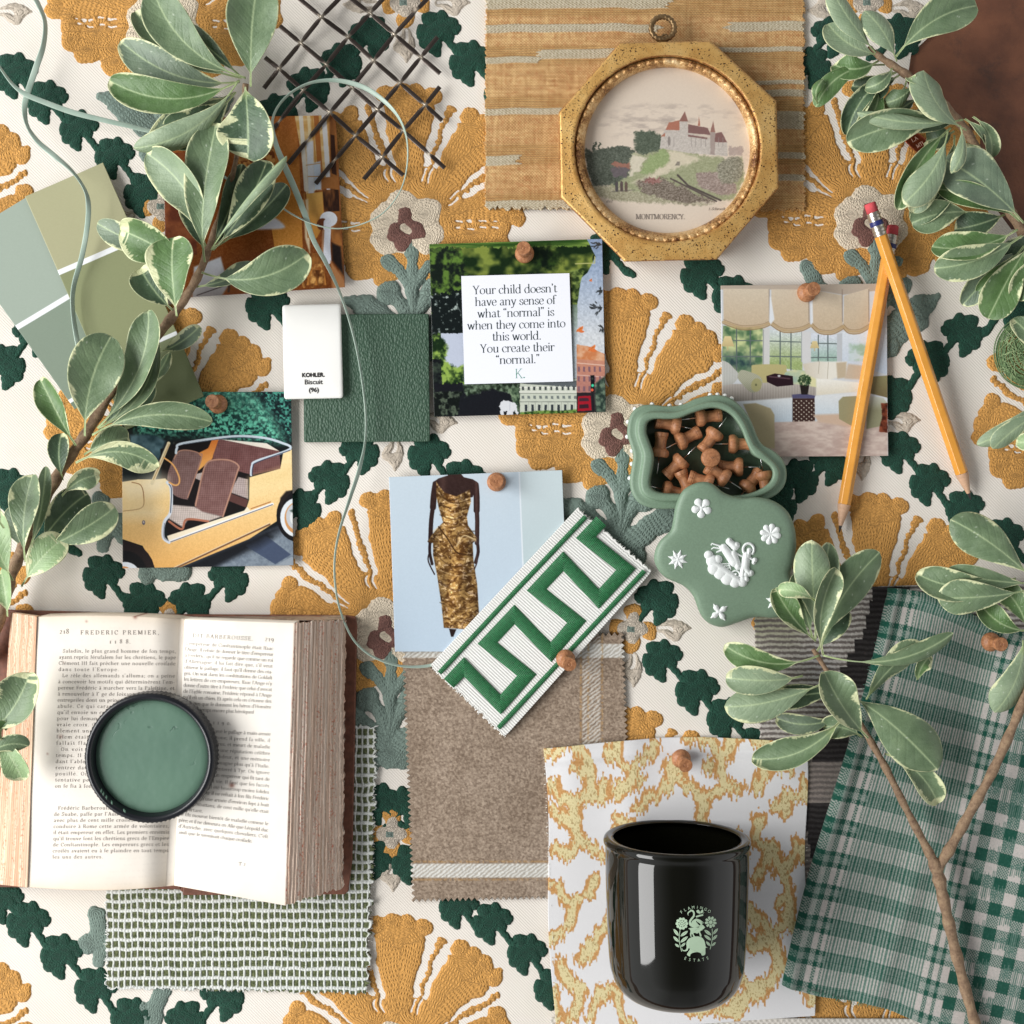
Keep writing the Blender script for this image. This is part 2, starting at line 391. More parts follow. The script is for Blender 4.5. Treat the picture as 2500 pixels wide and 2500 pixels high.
for sgn in (-1, 1):
    for x, y, r in ((225, 5, 28), (222, 38, 28), (185, 62, 36), (120, 60, 45), (115, 92, 38), (60, 92, 32), (62, 118, 26), (45, 108, 25), (80, 40, 50), (160, 20, 44), (235, -22, 22)): pr.append(('c', sgn*x, y, r))
    for yy in (-14, 4):
        for xx in (118, 146, 176, 204): sub.append(('s', sgn*xx, yy, sgn*(xx+random.uniform(8, 16)), yy+random.uniform(-2, 2), 1.4, 2.2))
def place(o, x, y, a=0, sc=1.0, z=0.0, mir=False):
    o.location = (W(x, y).x, W(x, y).y, z); o.rotation_euler = (0, 0, math.radians(a)); o.scale = ((-sc if mir else sc), sc, 1); return o
flower = emb('ochre_flower', pr, S_OCH, FAB, 2.3, sub=sub, ks=5)
hp = [('c', *rot(a, 54), 44) for a in (100, 38, -25, 208, 158)]+[('c', 0, 0, 66)]
heart = emb('flower_centre', hp, S_CRM, flower, 2.3, 0.0017)
mp = [('c', -6, -26, 23), ('c', -26, 12, 26), ('c', 22, 10, 27), ('c', -10, 34, 25), ('c', 0, 0, 26)]
mauve = emb('flower_heart', mp, S_MAU, flower, 2.3, 0.0016, sub=[('s', -3, 2, 3, 9, 6, 7)], ks=3)
gp = [('s', 8, 22, 12, 60, 16, 20), ('s', 12, 60, 8, 290, 16, 13), ('s', -42, 82, 0, 130, 20, 14), ('c', -46, 84, 20), ('s', 58, 92, 16, 135, 18, 12)]
for sx, cx in ((-1, -48), (1, 62)):
    gp += [('c', cx, 158, 30), ('s', cx+sx*-1*20, 175, 8, 250, 14, 12)]
gp += [('s', 10, 285, -105, 190, 32, 26), ('s', -105, 190, -150, 172, 24, 8), ('s', 10, 285, 120, 205, 32, 28), ('s', 120, 205, 165, 180, 26, 8), ('c', 10, 285, 40), ('c', 50, 305, 26), ('c', -35, 310, 24)]
stem = emb('flower_stem', gp, S_GRY, flower, 2.3, 0.0013)
mauve.location.z = .0013; stem.location.z = .0008; heart.location.z = .0003
FL = [(994, 556), (400, 62), (398, 1092), (-190, 575), (-190, 1600), (-185, 2625), (945, 1550), (965, 2585), (1510, 1056), (1535, 2078), (2126, 545), (2128, 1556), (2118, 2600), (2665, 1095)]
for i, (x, y) in enumerate(FL):
    f = flower if i == 0 else flower.copy()
    if i:
        COL.objects.link(f); f.parent = FAB
        for ch in (heart, mauve, stem): c = ch.copy(); COL.objects.link(c); c.parent = f
    place(f, x, y, random.uniform(-1.5, 1.5))
# dark green lobed leaves on their vine: lobes around a body and a stem stub running to the next leaf (towards lower right)
lp = [('c', 0, 0, 32), ('c', -22, -30, 21), ('c', 12, -34, 20), ('c', -40, 2, 21), ('c', -28, 28, 19), ('c', -6, 42, 20), ('c', 2, 56, 13), ('c', 38, -20, 18), ('c', 50, -8, 15), ('c', 28, 10, 18), ('s', 20, 20, 76, 72, 10.5, 9.5), ('c', -10, 10, 30), ('c', 14, -10, 30)]
leafm = emb('vine_leaf', lp, S_GRN, FAB, 2.2, 0.0013, ks=4)
VL = [(35, 178, 0), (112, 243, 0), (190, 312, 0), (277, 380, 0), (352, 470, 0), (20, 1190, 0), (120, 1290, 0), (250, 1402, 0), (350, 1470, 2), (465, 1470, 3), (560, 1412, 1), (84, 812, 1), (12, 890, 1),
      (905, 85, 1), (835, 152, 1), (755, 212, 1), (678, 276, 1), (1068, 75, 0), (1147, 148, 0), (1228, 225, 0), (650, 742, 0), (880, 1102, 1), (806, 1172, 1), (738, 1240, 1), (1045, 1107, 0), (1130, 1172, 0), (1210, 1240, 0),
      (1478, 612, 0), (1712, 668, 0), (1790, 722, 0), (2352, 812, 1), (2268, 880, 1), (2180, 965, 1), (2195, 1098, 0), (2268, 1177, 0), (2354, 1240, 0), (2450, 1312, 0), (2028, 1128, 1), (1950, 1168, 1), (1895, 1232, 1),
      (2459, 748, 1), (2032, 84, 1), (2200, 82, 1), (1984, 160, 1), (1606, 1465, 1), (1615, 1608, 0), (1700, 1684, 0), (1775, 1752, 0), (1850, 1820, 0), (5, 2198, 0), (66, 2250, 0), (148, 2330, 0), (232, 2412, 0), (320, 2485, 0),
      (455, 2490, 3), (545, 2432, 1), (1118, 2212, 0), (1200, 2250, 0), (1285, 2325, 0), (1350, 2410, 0), (925, 1958, 0), (993, 1966, 1), (912, 2092, 1), (1000, 2105, 0)]
for i, (x, y, mode) in enumerate(VL):
    f = leafm if i == 0 else leafm.copy()
    if i: COL.objects.link(f); f.parent = FAB
    place(f, x, y, random.uniform(-6, 6)+(0 if mode < 2 else (-8 if mode == 2 else 8)), 0.87+random.uniform(-.05, .06), 0, mode in (1, 3))
# small four-petalled flowers and taupe leaves between the vines
o1 = emb('small_flower', [('c', 0, -38, 24), ('c', 0, 36, 24), ('c', -38, 0, 24), ('c', 38, 0, 24)], S_OCH, FAB, 2.3)
o2 = emb('small_petals', [('c', 0, -24, 20), ('c', 0, 22, 20), ('c', -24, 0, 20), ('c', 24, 0, 20), ('c', 0, 0, 24)], S_TAU, o1, 2.3, 0.0018)
o3 = emb('small_centre', [('p', [(-15, -12), (15, -12), (15, 14), (-15, 14)])], S_GRY, o1, 2.3, 0.0026)
for i, (x, y) in enumerate([(957, 2036), (1545, 1536), (990, 8), (2120, 8), (398, 505), (413, 1528), (962, 1000), (2100, 1028)]):
    f = o1 if i == 0 else o1.copy()
    if i:
        COL.objects.link(f); f.parent = FAB
        for ch in (o2, o3): c = ch.copy(); COL.objects.link(c); c.parent = f
    place(f, x, y, random.uniform(-4, 4))
tl = emb('taupe_leaf', [('s', 18, 0, 45, 0, 12, 27), ('s', 45, 0, 82, 0, 27, 5)], S_TAU, FAB, 2.3, sub=[('s', 14, 0, 42, 0, 3.5, 5)])
for i, (x, y, a) in enumerate([(1600, 1536, 0), (1545, 1590, -90), (957, 2090, -90), (990, 65, -90), (925, 8, 180), (1060, 8, 0), (2060, 22, 180), (2175, 22, 0), (962, 1062, -90), (1030, 1020, -10), (2160, 1028, 0), (2103, 1085, -90), (330, 520, 200), (450, 520, -30), (-10, 30, 0)]):
    f = tl if i == 0 else tl.copy()
    if i: COL.objects.link(f); f.parent = FAB
    place(f, x, y, a)
m8 = emb('grey_leaf', [('s', 0, 0, 80, 30, 26, 30), ('s', 80, 30, 120, 60, 26, 16), ('c', 60, 60, 28)], S_GRY, FAB, 2.3)
for i, (x, y, a, mi) in enumerate([(290, 225, 0, False), (2225, 765, 155, False), (245, 1222, -60, False), (235, 2235, -60, False), (395, 2420, -90, False), (1975, 655, -45, False), (2185, 830, 200, True), (1030, 1890, 100, True)]):
    f = m8 if i == 0 else m8.copy()
    if i: COL.objects.link(f); f.parent = FAB
    place(f, x, y, a, 0.85, 0, mi)
# ---------------- a small serif alphabet drawn with a broad pen: x-height 50, capitals 75
G = {}
def gl(ch, adv, *st): G[ch] = (adv, st)
def S(x, y0, y1, f=''): return ('S', x, y0, y1, f)
def K(*p): return ('K', p)
def P(*p): return ('P', p)
def D(x, y, r=5.5): return ('D', x, y, r)
gl('a', 46, K((8, 40), (16, 49), (27, 48), (32, 38), (32, 10), (36, 1), (45, 4)), K((32, 30), (14, 23), (6, 12), (12, 1), (22, 1), (32, 10)))
gl('b', 52, S(10, 0, 80, 'l'), K((10, 36), (20, 48), (36, 49), (47, 26), (36, 1), (20, 1), (10, 10)))
gl('c', 43, K((38, 40), (32, 49), (20, 49), (7, 38), (5, 20), (14, 3), (26, 0), (40, 10)), D(37, 40, 4))
gl('d', 54, S(42, 0, 80, 'lr'), K((42, 38), (30, 50), (16, 48), (5, 25), (14, 2), (28, 0), (42, 12)))
gl('e', 45, P((7, 28), (40, 28)), K((40, 28), (35, 47), (23, 50), (8, 40), (5, 22), (14, 3), (28, 0), (41, 10)))
gl('f', 30, S(13, 0, 60, 'b'), K((13, 60), (15, 74), (24, 81), (34, 76)), P((3, 50), (27, 50)), D(34, 75, 4))
gl('g', 47, K((22, 50), (10, 45), (7, 33), (13, 20), (24, 17), (36, 22), (38, 35), (33, 46), (22, 50)), K((12, 20), (6, 10), (16, 3), (34, 1), (42, -8), (34, -22), (16, -24), (4, -16), (8, -5), (16, 2)), P((35, 44), (46, 50)))
gl('h', 56, S(10, 0, 80, 'bl'), K((10, 36), (22, 48), (36, 49), (43, 38)), S(43, 0, 40, 'b'))
gl('i', 24, S(12, 0, 50, 'bl'), D(12, 69)); gl('l', 24, S(12, 0, 80, 'bl'))
gl('j', 22, S(12, -12, 50, 'l'), K((12, -12), (8, -24), (0, -22)), D(12, 69))
gl('k', 52, S(10, 0, 80, 'bl'), P((12, 22), (40, 50)), P((22, 32), (44, 0)), P((32, 50), (48, 50)), P((36, 0), (52, 0)))
gl('m', 86, S(10, 0, 50, 'bl'), K((10, 36), (22, 48), (34, 49), (41, 38)), S(41, 0, 40, 'b'), K((41, 36), (53, 48), (65, 49), (73, 38)), S(73, 0, 40, 'b'))
gl('n', 56, S(10, 0, 50, 'bl'), K((10, 36), (22, 48), (36, 49), (43, 38)), S(43, 0, 40, 'b'))
gl('o', 50, K((25, 50), (10, 42), (5, 25), (10, 8), (25, 0), (40, 8), (45, 25), (40, 42), (25, 50)))
gl('p', 54, S(11, -25, 50, 'bl'), K((11, 38), (22, 49), (37, 48), (48, 26), (37, 2), (24, 0), (11, 12)))
gl('q', 54, S(42, -25, 50, 'b'), K((42, 38), (30, 50), (16, 48), (5, 25), (14, 2), (28, 0), (42, 12)))
gl('r', 37, S(10, 0, 50, 'bl'), K((10, 33), (18, 46), (28, 50), (34, 45)), D(33, 44, 4))
gl('s', 38, K((32, 38), (28, 48), (18, 50), (8, 42), (10, 31), (26, 21), (33, 12), (28, 1), (16, 0), (6, 8), (5, 15)))
gl('t', 31, S(13, 8, 62, ''), K((13, 10), (17, 1), (25, 1), (31, 9)), P((3, 50), (28, 50)))
gl('u', 56, S(12, 12, 50, 'l'), K((12, 12), (18, 1), (30, 0), (43, 12)), S(43, 0, 50, 'rl'))
gl('v', 48, P((7, 50), (24, 0)), P((24, 0), (42, 50)), P((0, 50), (15, 50)), P((35, 50), (48, 50)))
gl('w', 70, P((7, 50), (22, 0)), P((22, 0), (35, 48)), P((35, 48), (48, 0)), P((48, 0), (63, 50)), P((0, 50), (15, 50)), P((56, 50), (70, 50)))
gl('x', 48, P((6, 50), (40, 0)), P((6, 0), (38, 50)), P((0, 50), (15, 50)), P((32, 50), (46, 50)), P((0, 0), (14, 0)), P((32, 0), (47, 0)))
gl('y', 48, P((7, 50), (25, 0)), K((42, 50), (25, 0), (14, -22), (4, -24)), P((0, 50), (15, 50)), P((35, 50), (48, 50)), D(5, -22, 4))
gl('z', 42, P((6, 50), (36, 50)), P((36, 50), (5, 0)), P((5, 0), (37, 0)))
gl('ſ', 26, S(12, 0, 60, 'b'), K((12, 60), (14, 74), (22, 81), (32, 76)), P((4, 48), (12, 48)))
gl('A', 66, P((33, 76), (8, 0)), P((33, 76), (58, 0)), P((17, 26), (50, 26)), P((0, 0), (17, 0)), P((48, 0), (67, 0)))
gl('B', 60, S(14, 0, 75, 'bt'), K((14, 75), (40, 74), (48, 58), (38, 41), (14, 40)), K((30, 40), (50, 36), (56, 20), (46, 2), (14, 0)))
gl('C', 62, K((55, 56), (46, 73), (30, 76), (10, 58), (7, 30), (22, 3), (40, 0), (57, 16)), S(56, 54, 74, ''))
gl('D', 68, S(14, 0, 75, 'bt'), K((14, 75), (42, 72), (60, 52), (60, 24), (42, 3), (14, 0)))
gl('E', 58, S(14, 0, 75, 'bt'), P((14, 75), (50, 75)), P((50, 75), (50, 62)), P((14, 39), (38, 39)), P((14, 0), (52, 0)), P((52, 0), (53, 15)), P((38, 46), (38, 32)))
gl('F', 54, S(14, 0, 75, 'bt'), P((14, 75), (50, 75)), P((50, 75), (50, 62)), P((14, 39), (38, 39)), P((38, 46), (38, 32)))
gl('G', 68, K((57, 58), (48, 73), (32, 76), (10, 58), (7, 30), (22, 3), (42, 0), (56, 8)), S(56, 4, 32, 't'))
gl('H', 72, S(14, 0, 75, 'bt'), S(57, 0, 75, 'bt'), P((14, 38), (57, 38)))
gl('I', 30, S(15, 0, 75, 'bt')); gl('J', 38, S(24, 12, 75, 't'), K((24, 12), (16, 0), (5, 4)))
gl('K', 66, S(14, 0, 75, 'bt'), P((14, 30), (52, 75)), P((26, 44), (56, 0)), P((42, 75), (62, 75)), P((46, 0), (68, 0)))
gl('L', 54, S(14, 0, 75, 'bt'), P((14, 0), (50, 0)), P((50, 0), (52, 18)))
gl('M', 84, S(13, 0, 75, 'b'), P((13, 75), (42, 4)), P((42, 4), (70, 75)), S(71, 0, 75, 'b'), P((2, 75), (14, 75)), P((70, 75), (82, 75)))
gl('N', 72, P((14, 0), (14, 75)), P((14, 75), (58, 0)), P((58, 0), (58, 75)), P((4, 75), (15, 75)), P((5, 0), (24, 0)), P((48, 75), (68, 75)))
gl('O', 70, K((35, 76), (14, 66), (7, 38), (14, 10), (35, -1), (56, 10), (63, 38), (56, 66), (35, 76)))
gl('P', 58, S(14, 0, 75, 'bt'), K((14, 75), (42, 74), (52, 56), (42, 38), (14, 36)))
gl('R', 64, S(14, 0, 75, 'bt'), K((14, 75), (42, 74), (50, 57), (40, 41), (14, 40)), P((36, 40), (56, 0)), P((50, 0), (64, 0)))
gl('S', 50, K((42, 60), (36, 74), (22, 76), (9, 64), (12, 48), (34, 34), (43, 18), (34, 2), (18, -1), (7, 8), (6, 22)), P((43, 56), (43, 76)), P((6, 0), (6, 22)))
gl('T', 62, S(31, 0, 75, 'b'), P((6, 75), (56, 75)), P((6, 75), (6, 60)), P((56, 75), (56, 60)))
gl('U', 70, S(15, 20, 75, 't'), K((15, 20), (22, 2), (38, -1), (52, 6), (56, 22)), P((56, 22), (56, 75)), P((46, 75), (66, 75)))
gl('Y', 62, P((8, 75), (31, 34)), P((31, 34), (53, 75)), S(31, 0, 34, 'b'), P((0, 75), (18, 75)), P((43, 75), (62, 75)))
gl('Z', 56, P((8, 75), (50, 75)), P((50, 75), (6, 0)), P((6, 0), (52, 0)))
gl('0', 46, K((23, 50), (8, 38), (6, 25), (12, 4), (23, 0), (36, 6), (40, 25), (35, 44), (23, 50)))
gl('1', 30, S(15, 0, 50, 'bt')); gl('2', 46, K((7, 42), (16, 52), (30, 50), (34, 38), (22, 18), (6, 0)), P((6, 0), (38, 0)))
gl('8', 48, K((24, 78), (10, 66), (14, 50), (34, 34), (40, 16), (24, 0), (8, 14), (14, 34), (34, 52), (38, 68), (24, 78)))
gl('9', 46, K((34, 40), (24, 50), (8, 42), (8, 22), (20, 12), (36, 24), (38, 40), (32, 0), (14, -20)))
gl('6', 46, K((34, 75), (12, 50), (7, 22), (20, 0), (38, 12), (34, 36), (18, 40), (8, 24)))
gl('.', 22, D(10, 4)); gl(',', 22, D(10, 4), P((13, 2), (8, -12))); gl(';', 22, D(10, 4), P((13, 2), (8, -12)), D(10, 40)); gl(':', 22, D(10, 4), D(10, 40))
gl('’', 18, D(8, 74), P((12, 74), (6, 60))); gl("'", 16, D(8, 74), P((11, 74), (6, 60))); gl('-', 28, P((4, 24), (22, 24)), P((4, 21), (22, 21)))
gl('“', 34, D(9, 66), P((5, 66), (12, 80)), D(24, 66), P((20, 66), (27, 80))); gl('”', 34, D(9, 76), P((13, 76), (6, 62)), D(24, 76), P((28, 76), (21, 62)))
gl('!', 22, S(11, 20, 78, ''), D(11, 4)); gl(' ', 26)
ACC = {'é': ('e', [P((20, 58), (34, 74))]), 'è': ('e', [P((30, 58), (14, 74))]), 'ê': ('e', [P((12, 60), (22, 72)), P((22, 72), (34, 60))]), 'à': ('a', [P((26, 58), (12, 74))]), 'ï': ('i', [D(4, 66, 4), D(20, 66, 4)]), 'ô': ('o', [P((14, 60), (25, 72)), P((25, 72), (38, 60))])}
for k_, (b_, s_) in ACC.items(): G[k_] = (G[b_][0], tuple(G[b_][1])+tuple(s_))
GM = {}
def glyph(ch, thick, thin, res=4):
    key = (ch, thick, thin, res)
    if key in GM: return GM[key]
    V = []; F = []
    def ribbon(p):
        p = np.asarray(p, float); t = np.gradient(p, axis=0); t /= np.linalg.norm(t, axis=1)[:, None]+1e-9
        th = np.arctan2(t[:, 1], t[:, 0]); w = (thin+(thick-thin)*np.abs(np.sin(th-0.22))**3)/2
        nn = np.stack([-t[:, 1], t[:, 0]], 1); o = len(V)
        for a, b, q in zip(p, nn, w): V.append(a+b*q); V.append(a-b*q)
        for i in range(len(p)-1): F.append((o+2*i, o+2*i+1, o+2*i+3, o+2*i+2))
    def quad(x0, x1, y0, y1): o = len(V); V.extend([(x0, y0), (x1, y0), (x1, y1), (x0, y1)]); F.append((o, o+1, o+2, o+3))
    for st in G.get(ch, G[' '])[1]:
        if st[0] == 'S':
            _, x, y0, y1, f = st; quad(x-thick/2, x+thick/2, y0, y1); h = thin*0.8; s = thick/2+5.5
            if 'b' in f: quad(x-s, x+s, y0-h*0.1, y0+h)
            if 't' in f: quad(x-s, x+s, y1-h, y1)
            if 'l' in f: quad(x-s, x, y1-h, y1+h*.2)
            if 'r' in f: quad(x, x+s, y0, y0+h)
        elif st[0] == 'K': ribbon(catmull(st[1], res))
        elif st[0] == 'P': ribbon(st[1])
        else:
            _, x, y, r = st; o = len(V); r = max(r, thick*0.55)
            V.extend([(x+r*math.cos(a), y+r*math.sin(a)) for a in np.arange(8)*math.pi/4]); F.append(tuple(range(o, o+8)))
    GM[key] = (np.array(V, float).reshape(-1, 2), F, G.get(ch, G[' '])[0]); return GM[key]
def textmesh(items, name, mat, parent, fn, thick=9, thin=3.5, res=4):
    """items: (text, x, y, size_px (x-height), width or None, slant, align, angle) in photo px; fn(X,Y)->world Nx3"""
    AV = []; AF = []; o = 0
    for it in items:
        txt, x, y, xh, width, slant, al = it[:7]; ang = it[7] if len(it) > 7 else 0; track = it[8] if len(it) > 8 else 0
        k = xh/50.0; advs = [G.get(c, G[' '])[0]+track for c in txt]; tot = sum(advs)*k
        sx = 1.0
        if width and tot:
            sx = width/tot
            if sx > 1.12: ex = (width/1.06-tot)/len(txt)/k; advs = [a+ex for a in advs]; tot = sum(advs)*k; sx = 1.06
        tot *= sx; cx = {'l': 0, 'c': -tot/2, 'r': -tot}[al]; ca, sa = math.cos(ang), math.sin(ang)
        for c, a in zip(txt, advs):
            v, f, _ = glyph(c, thick, thin, res)
            if len(v):
                lx = cx+(v[:, 0]+v[:, 1]*slant)*k*sx; ly = -v[:, 1]*k
                AV.append(fn(x+lx*ca-ly*sa, y+lx*sa+ly*ca)); AF += [tuple(i+o for i in q) for q in f]; o += len(v)
            cx += a*k*sx
    return mesh(name, np.concatenate(AV), AF, mat, parent, smooth=False)
def flatfn(z):
    k = PX*(HC-z)/HC
    return lambda X, Y: np.stack([(X-1250)*k, (1250-Y)*k, np.full(np.shape(X), z)], -1)
def sans(txt, size, ext=0.0):
    """outline of upright sans lettering as V,F (metres, centred on x)"""
    cu = bpy.data.curves.new('t', 'FONT'); cu.body = txt; cu.size = size; cu.align_x = 'CENTER'; cu.resolution_u = 4; cu.extrude = ext
    ob = bpy.data.objects.new('t', cu); COL.objects.link(ob); dg = bpy.context.evaluated_depsgraph_get()
    me = bpy.data.meshes.new_from_object(ob.evaluated_get(dg)); V = np.array([v.co[:] for v in me.vertices]); F = [tuple(p.vertices) for p in me.polygons]
    bpy.data.objects.remove(ob); bpy.data.curves.remove(cu); bpy.data.meshes.remove(me); return V, F
M_INK = simple('black_ink', (38, 34, 34), 0.6); M_INKT = simple('teal_ink', (32, 52, 54), 0.5); M_INKG = simple('green_ink', (70, 150, 125), 0.5); M_INKB = simple('faded_book_ink', (104, 94, 88), 0.8); M_INKS = simple('pale_brown_ink', (150, 138, 128), 0.8)
# ---------------- flat prints
def curl(a, b=0.0): return lambda U, V: a*((U-.5)**2*4)+b*((V-.5)**2*4)+0.0002
def tree(P, cx, cy, rx, ry, c1, c2, seed, n=120):
    r = np.random.default_rng(seed)
    for i in range(n):
        a = r.uniform(0, 6.28); q = math.sqrt(r.uniform(0, 1)); x = cx+rx*q*math.cos(a); y = cy+ry*q*math.sin(a); c = np.array(c1)*(1-(t := r.uniform(0, 1)))+np.array(c2)*t
        P.ell(x, y, r.uniform(3, 9), r.uniform(2, 6), c, rot=r.uniform(0, 3), a=.9)
def paint_car(P):
    P.at(280, 930, .2381)
    P.poly([(0, 0), (1900, 0), (1900, 1990), (0, 1990)], (16, 24, 26))
    P.poly([(250, 60), (1330, 60), (1560, 250), (1740, 620), (1500, 640), (900, 560), (250, 560), (100, 300)], lambda x, y: n2((18, 50, 48), (104, 196, 166), .045, seed=3, lo=.38, hi=.64)(x, y), 30)
    P.poly([(700, 60), (1330, 80), (1600, 320), (1700, 560), (1560, 430), (1200, 240), (800, 160)], lambda x, y: n2((60, 130, 112), (150, 226, 196), .055, seed=5, lo=.36, hi=.6)(x, y), 60, .7)
    P.poly([(1400, 60), (1900, 60), (1900, 640), (1770, 600), (1660, 380), (1480, 180)], n2((14, 30, 34), (84, 168, 148), .05, seed=8, lo=.4, hi=.72), 20)
    P.poly([(160, 560), (300, 545), (430, 560), (520, 620), (430, 900), (160, 900)], n2((40, 66, 74), (92, 122, 132), .01, seed=2), 8)
    P.poly([(600, 620), (1030, 580), (1030, 720), (600, 780)], n2((14, 16, 16), (60, 62, 58), .03, seed=4, lo=.5, hi=.8))
    # ground
    P.poly([(400, 1990), (1900, 1400), (1900, 2000), (400, 2000)], n2((112, 124, 138), (134, 146, 158), .05, seed=6), 6)
    P.poly([(500, 1990), (1560, 1560), (1620, 1600), (1420, 1700), (880, 1990)], (26, 30, 36), 12)
    P.poly([(1420, 1600), (1560, 1590), (1810, 1780), (1650, 1880), (1340, 1690)], (70, 82, 106)); P.poly([(1640, 1900), (1820, 1800), (1880, 1850), (1880, 2000), (1700, 2000)], (148, 158, 168))
    P.poly([(500, 1990), (1640, 1480), (1760, 1500), (1480, 1680), (760, 1990)], (22, 24, 30), 30)
    # interior
    P.poly([(470, 700), (640, 640), (1040, 590), (1700, 700), (1720, 900), (1380, 1000), (1340, 1300), (560, 1620), (500, 1400)], (22, 17, 18))
    P.poly([(1040, 595), (1560, 640), (1690, 720), (1690, 740), (1060, 610)], gr((250, 244, 232), (236, 224, 206), 590, 720), sm=False)
    P.poly([(1000, 600), (1070, 590), (1030, 720), (1000, 800), (860, 920), (840, 830), (860, 740), (960, 690)], gr((214, 122, 52), (240, 176, 96), 620, 900))
    cane = lambda c1, c2, s=0: (lambda x, y: np.array(c1)+(np.clip(np.sin(x*.28+y*.03)*.5+np.sin(y*.33)*.5, -1, 1))[:, None]*np.array(c2)+(fbm(x*.02, y*.02, s)-.5)[:, None]*26)
    P.poly([(1070, 595), (1690, 720), (1705, 900), (1410, 965), (1000, 850), (1010, 760)], cane((114, 76, 74), (16, 12, 12)))
    P.poly([(1270, 985), (1370, 1010), (1370, 1210), (1180, 1140)], cane((176, 160, 156), (26, 24, 24)), 3); P.poly([(1180, 1150), (1370, 1220), (1350, 1300), (1170, 1230)], (92, 60, 56))
    P.poly([(820, 960), (930, 930), (900, 1030), (830, 1000)], cane((184, 170, 164), (22, 22, 22)))
    P.poly([(640, 740), (700, 710), (820, 725), (888, 780), (880, 850), (760, 1180), (735, 1215), (600, 1160), (540, 1000), (600, 800)], cane((124, 96, 92), (18, 15, 15), 4), sm=True)
    P.line([(610, 800), (660, 722), (760, 712), (870, 745), (888, 800), (750, 1195)], 12, (176, 132, 112), sm=True)
    P.poly([(1000, 810), (1230, 830), (1275, 890), (1180, 1200), (1100, 1390), (850, 1330), (820, 1260), (900, 960), (940, 860)], cane((126, 92, 88), (20, 16, 16), 6))
    P.poly([(590, 1270), (820, 1290), (900, 1340), (1100, 1390), (960, 1440), (760, 1410), (700, 1500), (520, 1390)], cane((198, 184, 176), (24, 24, 24), 7), 4)
    P.line([(830, 1280), (900, 960), (950, 840), (1040, 808), (1180, 815), (1270, 870), (1250, 960), (1110, 1390)], 16, (182, 138, 118), sm=True)
    P.line([(560, 1440), (690, 1520), (740, 1420), (960, 1440)], 22, (176, 112, 86), sm=True)
    # body
    body = lambda x, y: gr((252, 226, 170), (232, 178, 104), 900, 1900, nz=26, seed=12)(x, y)
    P.poly([(1385, 990), (1700, 900), (1730, 740), (1850, 690), (1850, 1120), (1740, 1240), (1660, 1440), (1380, 1620), (480, 1990), (400, 1990), (380, 1850), (290, 1690), (80, 1620), (60, 1040), (240, 1010), (420, 1010), (520, 1000), (560, 1040), (590, 1100), (575, 1340), (500, 1470), (500, 1610), (560, 1660), (1340, 1340), (1380, 1220)], body, sm=False)
    P.poly([(70, 1040), (240, 1040), (440, 960), (520, 1000), (540, 1120), (380, 1260), (70, 1330)], gr((250, 240, 214), (244, 212, 150), 1000, 1330), 40, .8)
    P.poly([(1390, 1010), (1820, 880), (1820, 1010), (1400, 1180)], gr((240, 206, 140), (248, 226, 170), 880, 1180, nz=30, seed=3), 30, .7)
    P.line([(90, 1335), (280, 1300), (300, 1180), (270, 1070), (180, 1040)], 8, (150, 96, 50), sm=True)
    P.poly([(85, 1340), (300, 1290), (460, 1330), (400, 1400), (90, 1400)], (252, 236, 196), 40, .7)
    P.line([(470, 1990), (1590, 1470)], 20, (120, 84, 60)); P.line([(470, 1978), (1590, 1458)], 7, (236, 216, 180))
    P.poly([(540, 1590), (1330, 1330), (1360, 1290), (1390, 1330), (560, 1650)], (248, 234, 206))
    P.line([(560, 1650), (1620, 1262)], 26, (246, 246, 246)); P.line([(560, 1656), (1620, 1268)], 8, (58, 66, 86)); P.line([(1400, 1310), (1600, 1240)], 10, (176, 110, 60))
    P.line([(540, 1040), (580, 1110), (575, 1340), (510, 1450), (500, 1600), (560, 1655)], 30, (222, 228, 236), sm=True); P.line([(560, 1060), (584, 1120), (574, 1350)], 10, (60, 72, 96), sm=True); P.line([(512, 1460), (508, 1600), (556, 1640)], 8, (130, 136, 150), sm=True)
    P.line([(1400, 965), (1410, 870), (1460, 820), (1800, 700), (1700, 630), (1500, 580), (1200, 570), (700, 640), (640, 690), (630, 740)], 24, (210, 222, 232), sm=True); P.line([(1410, 965), (1418, 880), (1466, 832), (1800, 712)], 9, (50, 60, 84), sm=True); P.line([(1480, 592), (1200, 582), (700, 652)], 7, (90, 100, 116), sm=True)
    P.line([(385, 1050), (555, 640)], 34, (232, 216, 176)); P.line([(450, 830), (530, 640)], 12, (24, 30, 44)); P.line([(560, 650), (400, 1010)], 8, (190, 150, 100))
    P.line([(510, 790), (600, 860), (660, 980), (660, 1050), (620, 1070), (560, 1040)], 16, (232, 172, 104), sm=True)
    P.ell(300, 1452, 16, 24, (90, 90, 110)); P.ell(300, 1448, 8, 12, (214, 200, 190))
    # wheels
    P.ell(90, 1980, 330, 340, (34, 26, 26)); P.ell(110, 1990, 230, 250, (16, 16, 18)); P.ell(110, 1985, 150, 130, (226, 232, 238)); P.ell(100, 2010, 100, 110, (214, 150, 96))
    P.ell(1880, 1380, 220, 270, (20, 19, 22)); P.poly([(1830, 1120), (1740, 1230), (1690, 1400), (1700, 1200), (1760, 1130)], (36, 30, 28), 4)
    P.ell(1870, 1400, 170, 200, (228, 234, 238)); P.ell(1885, 1405, 142, 168, (206, 150, 96)); P.ell(1880, 1390, 120, 140, (196, 200, 204)); P.ell(1890, 1400, 90, 100, (228, 230, 228)); P.poly([(1800, 1330), (1900, 1290), (1900, 1400)], (50, 70, 60), 5)
    P.noise(.35, 10, 4)
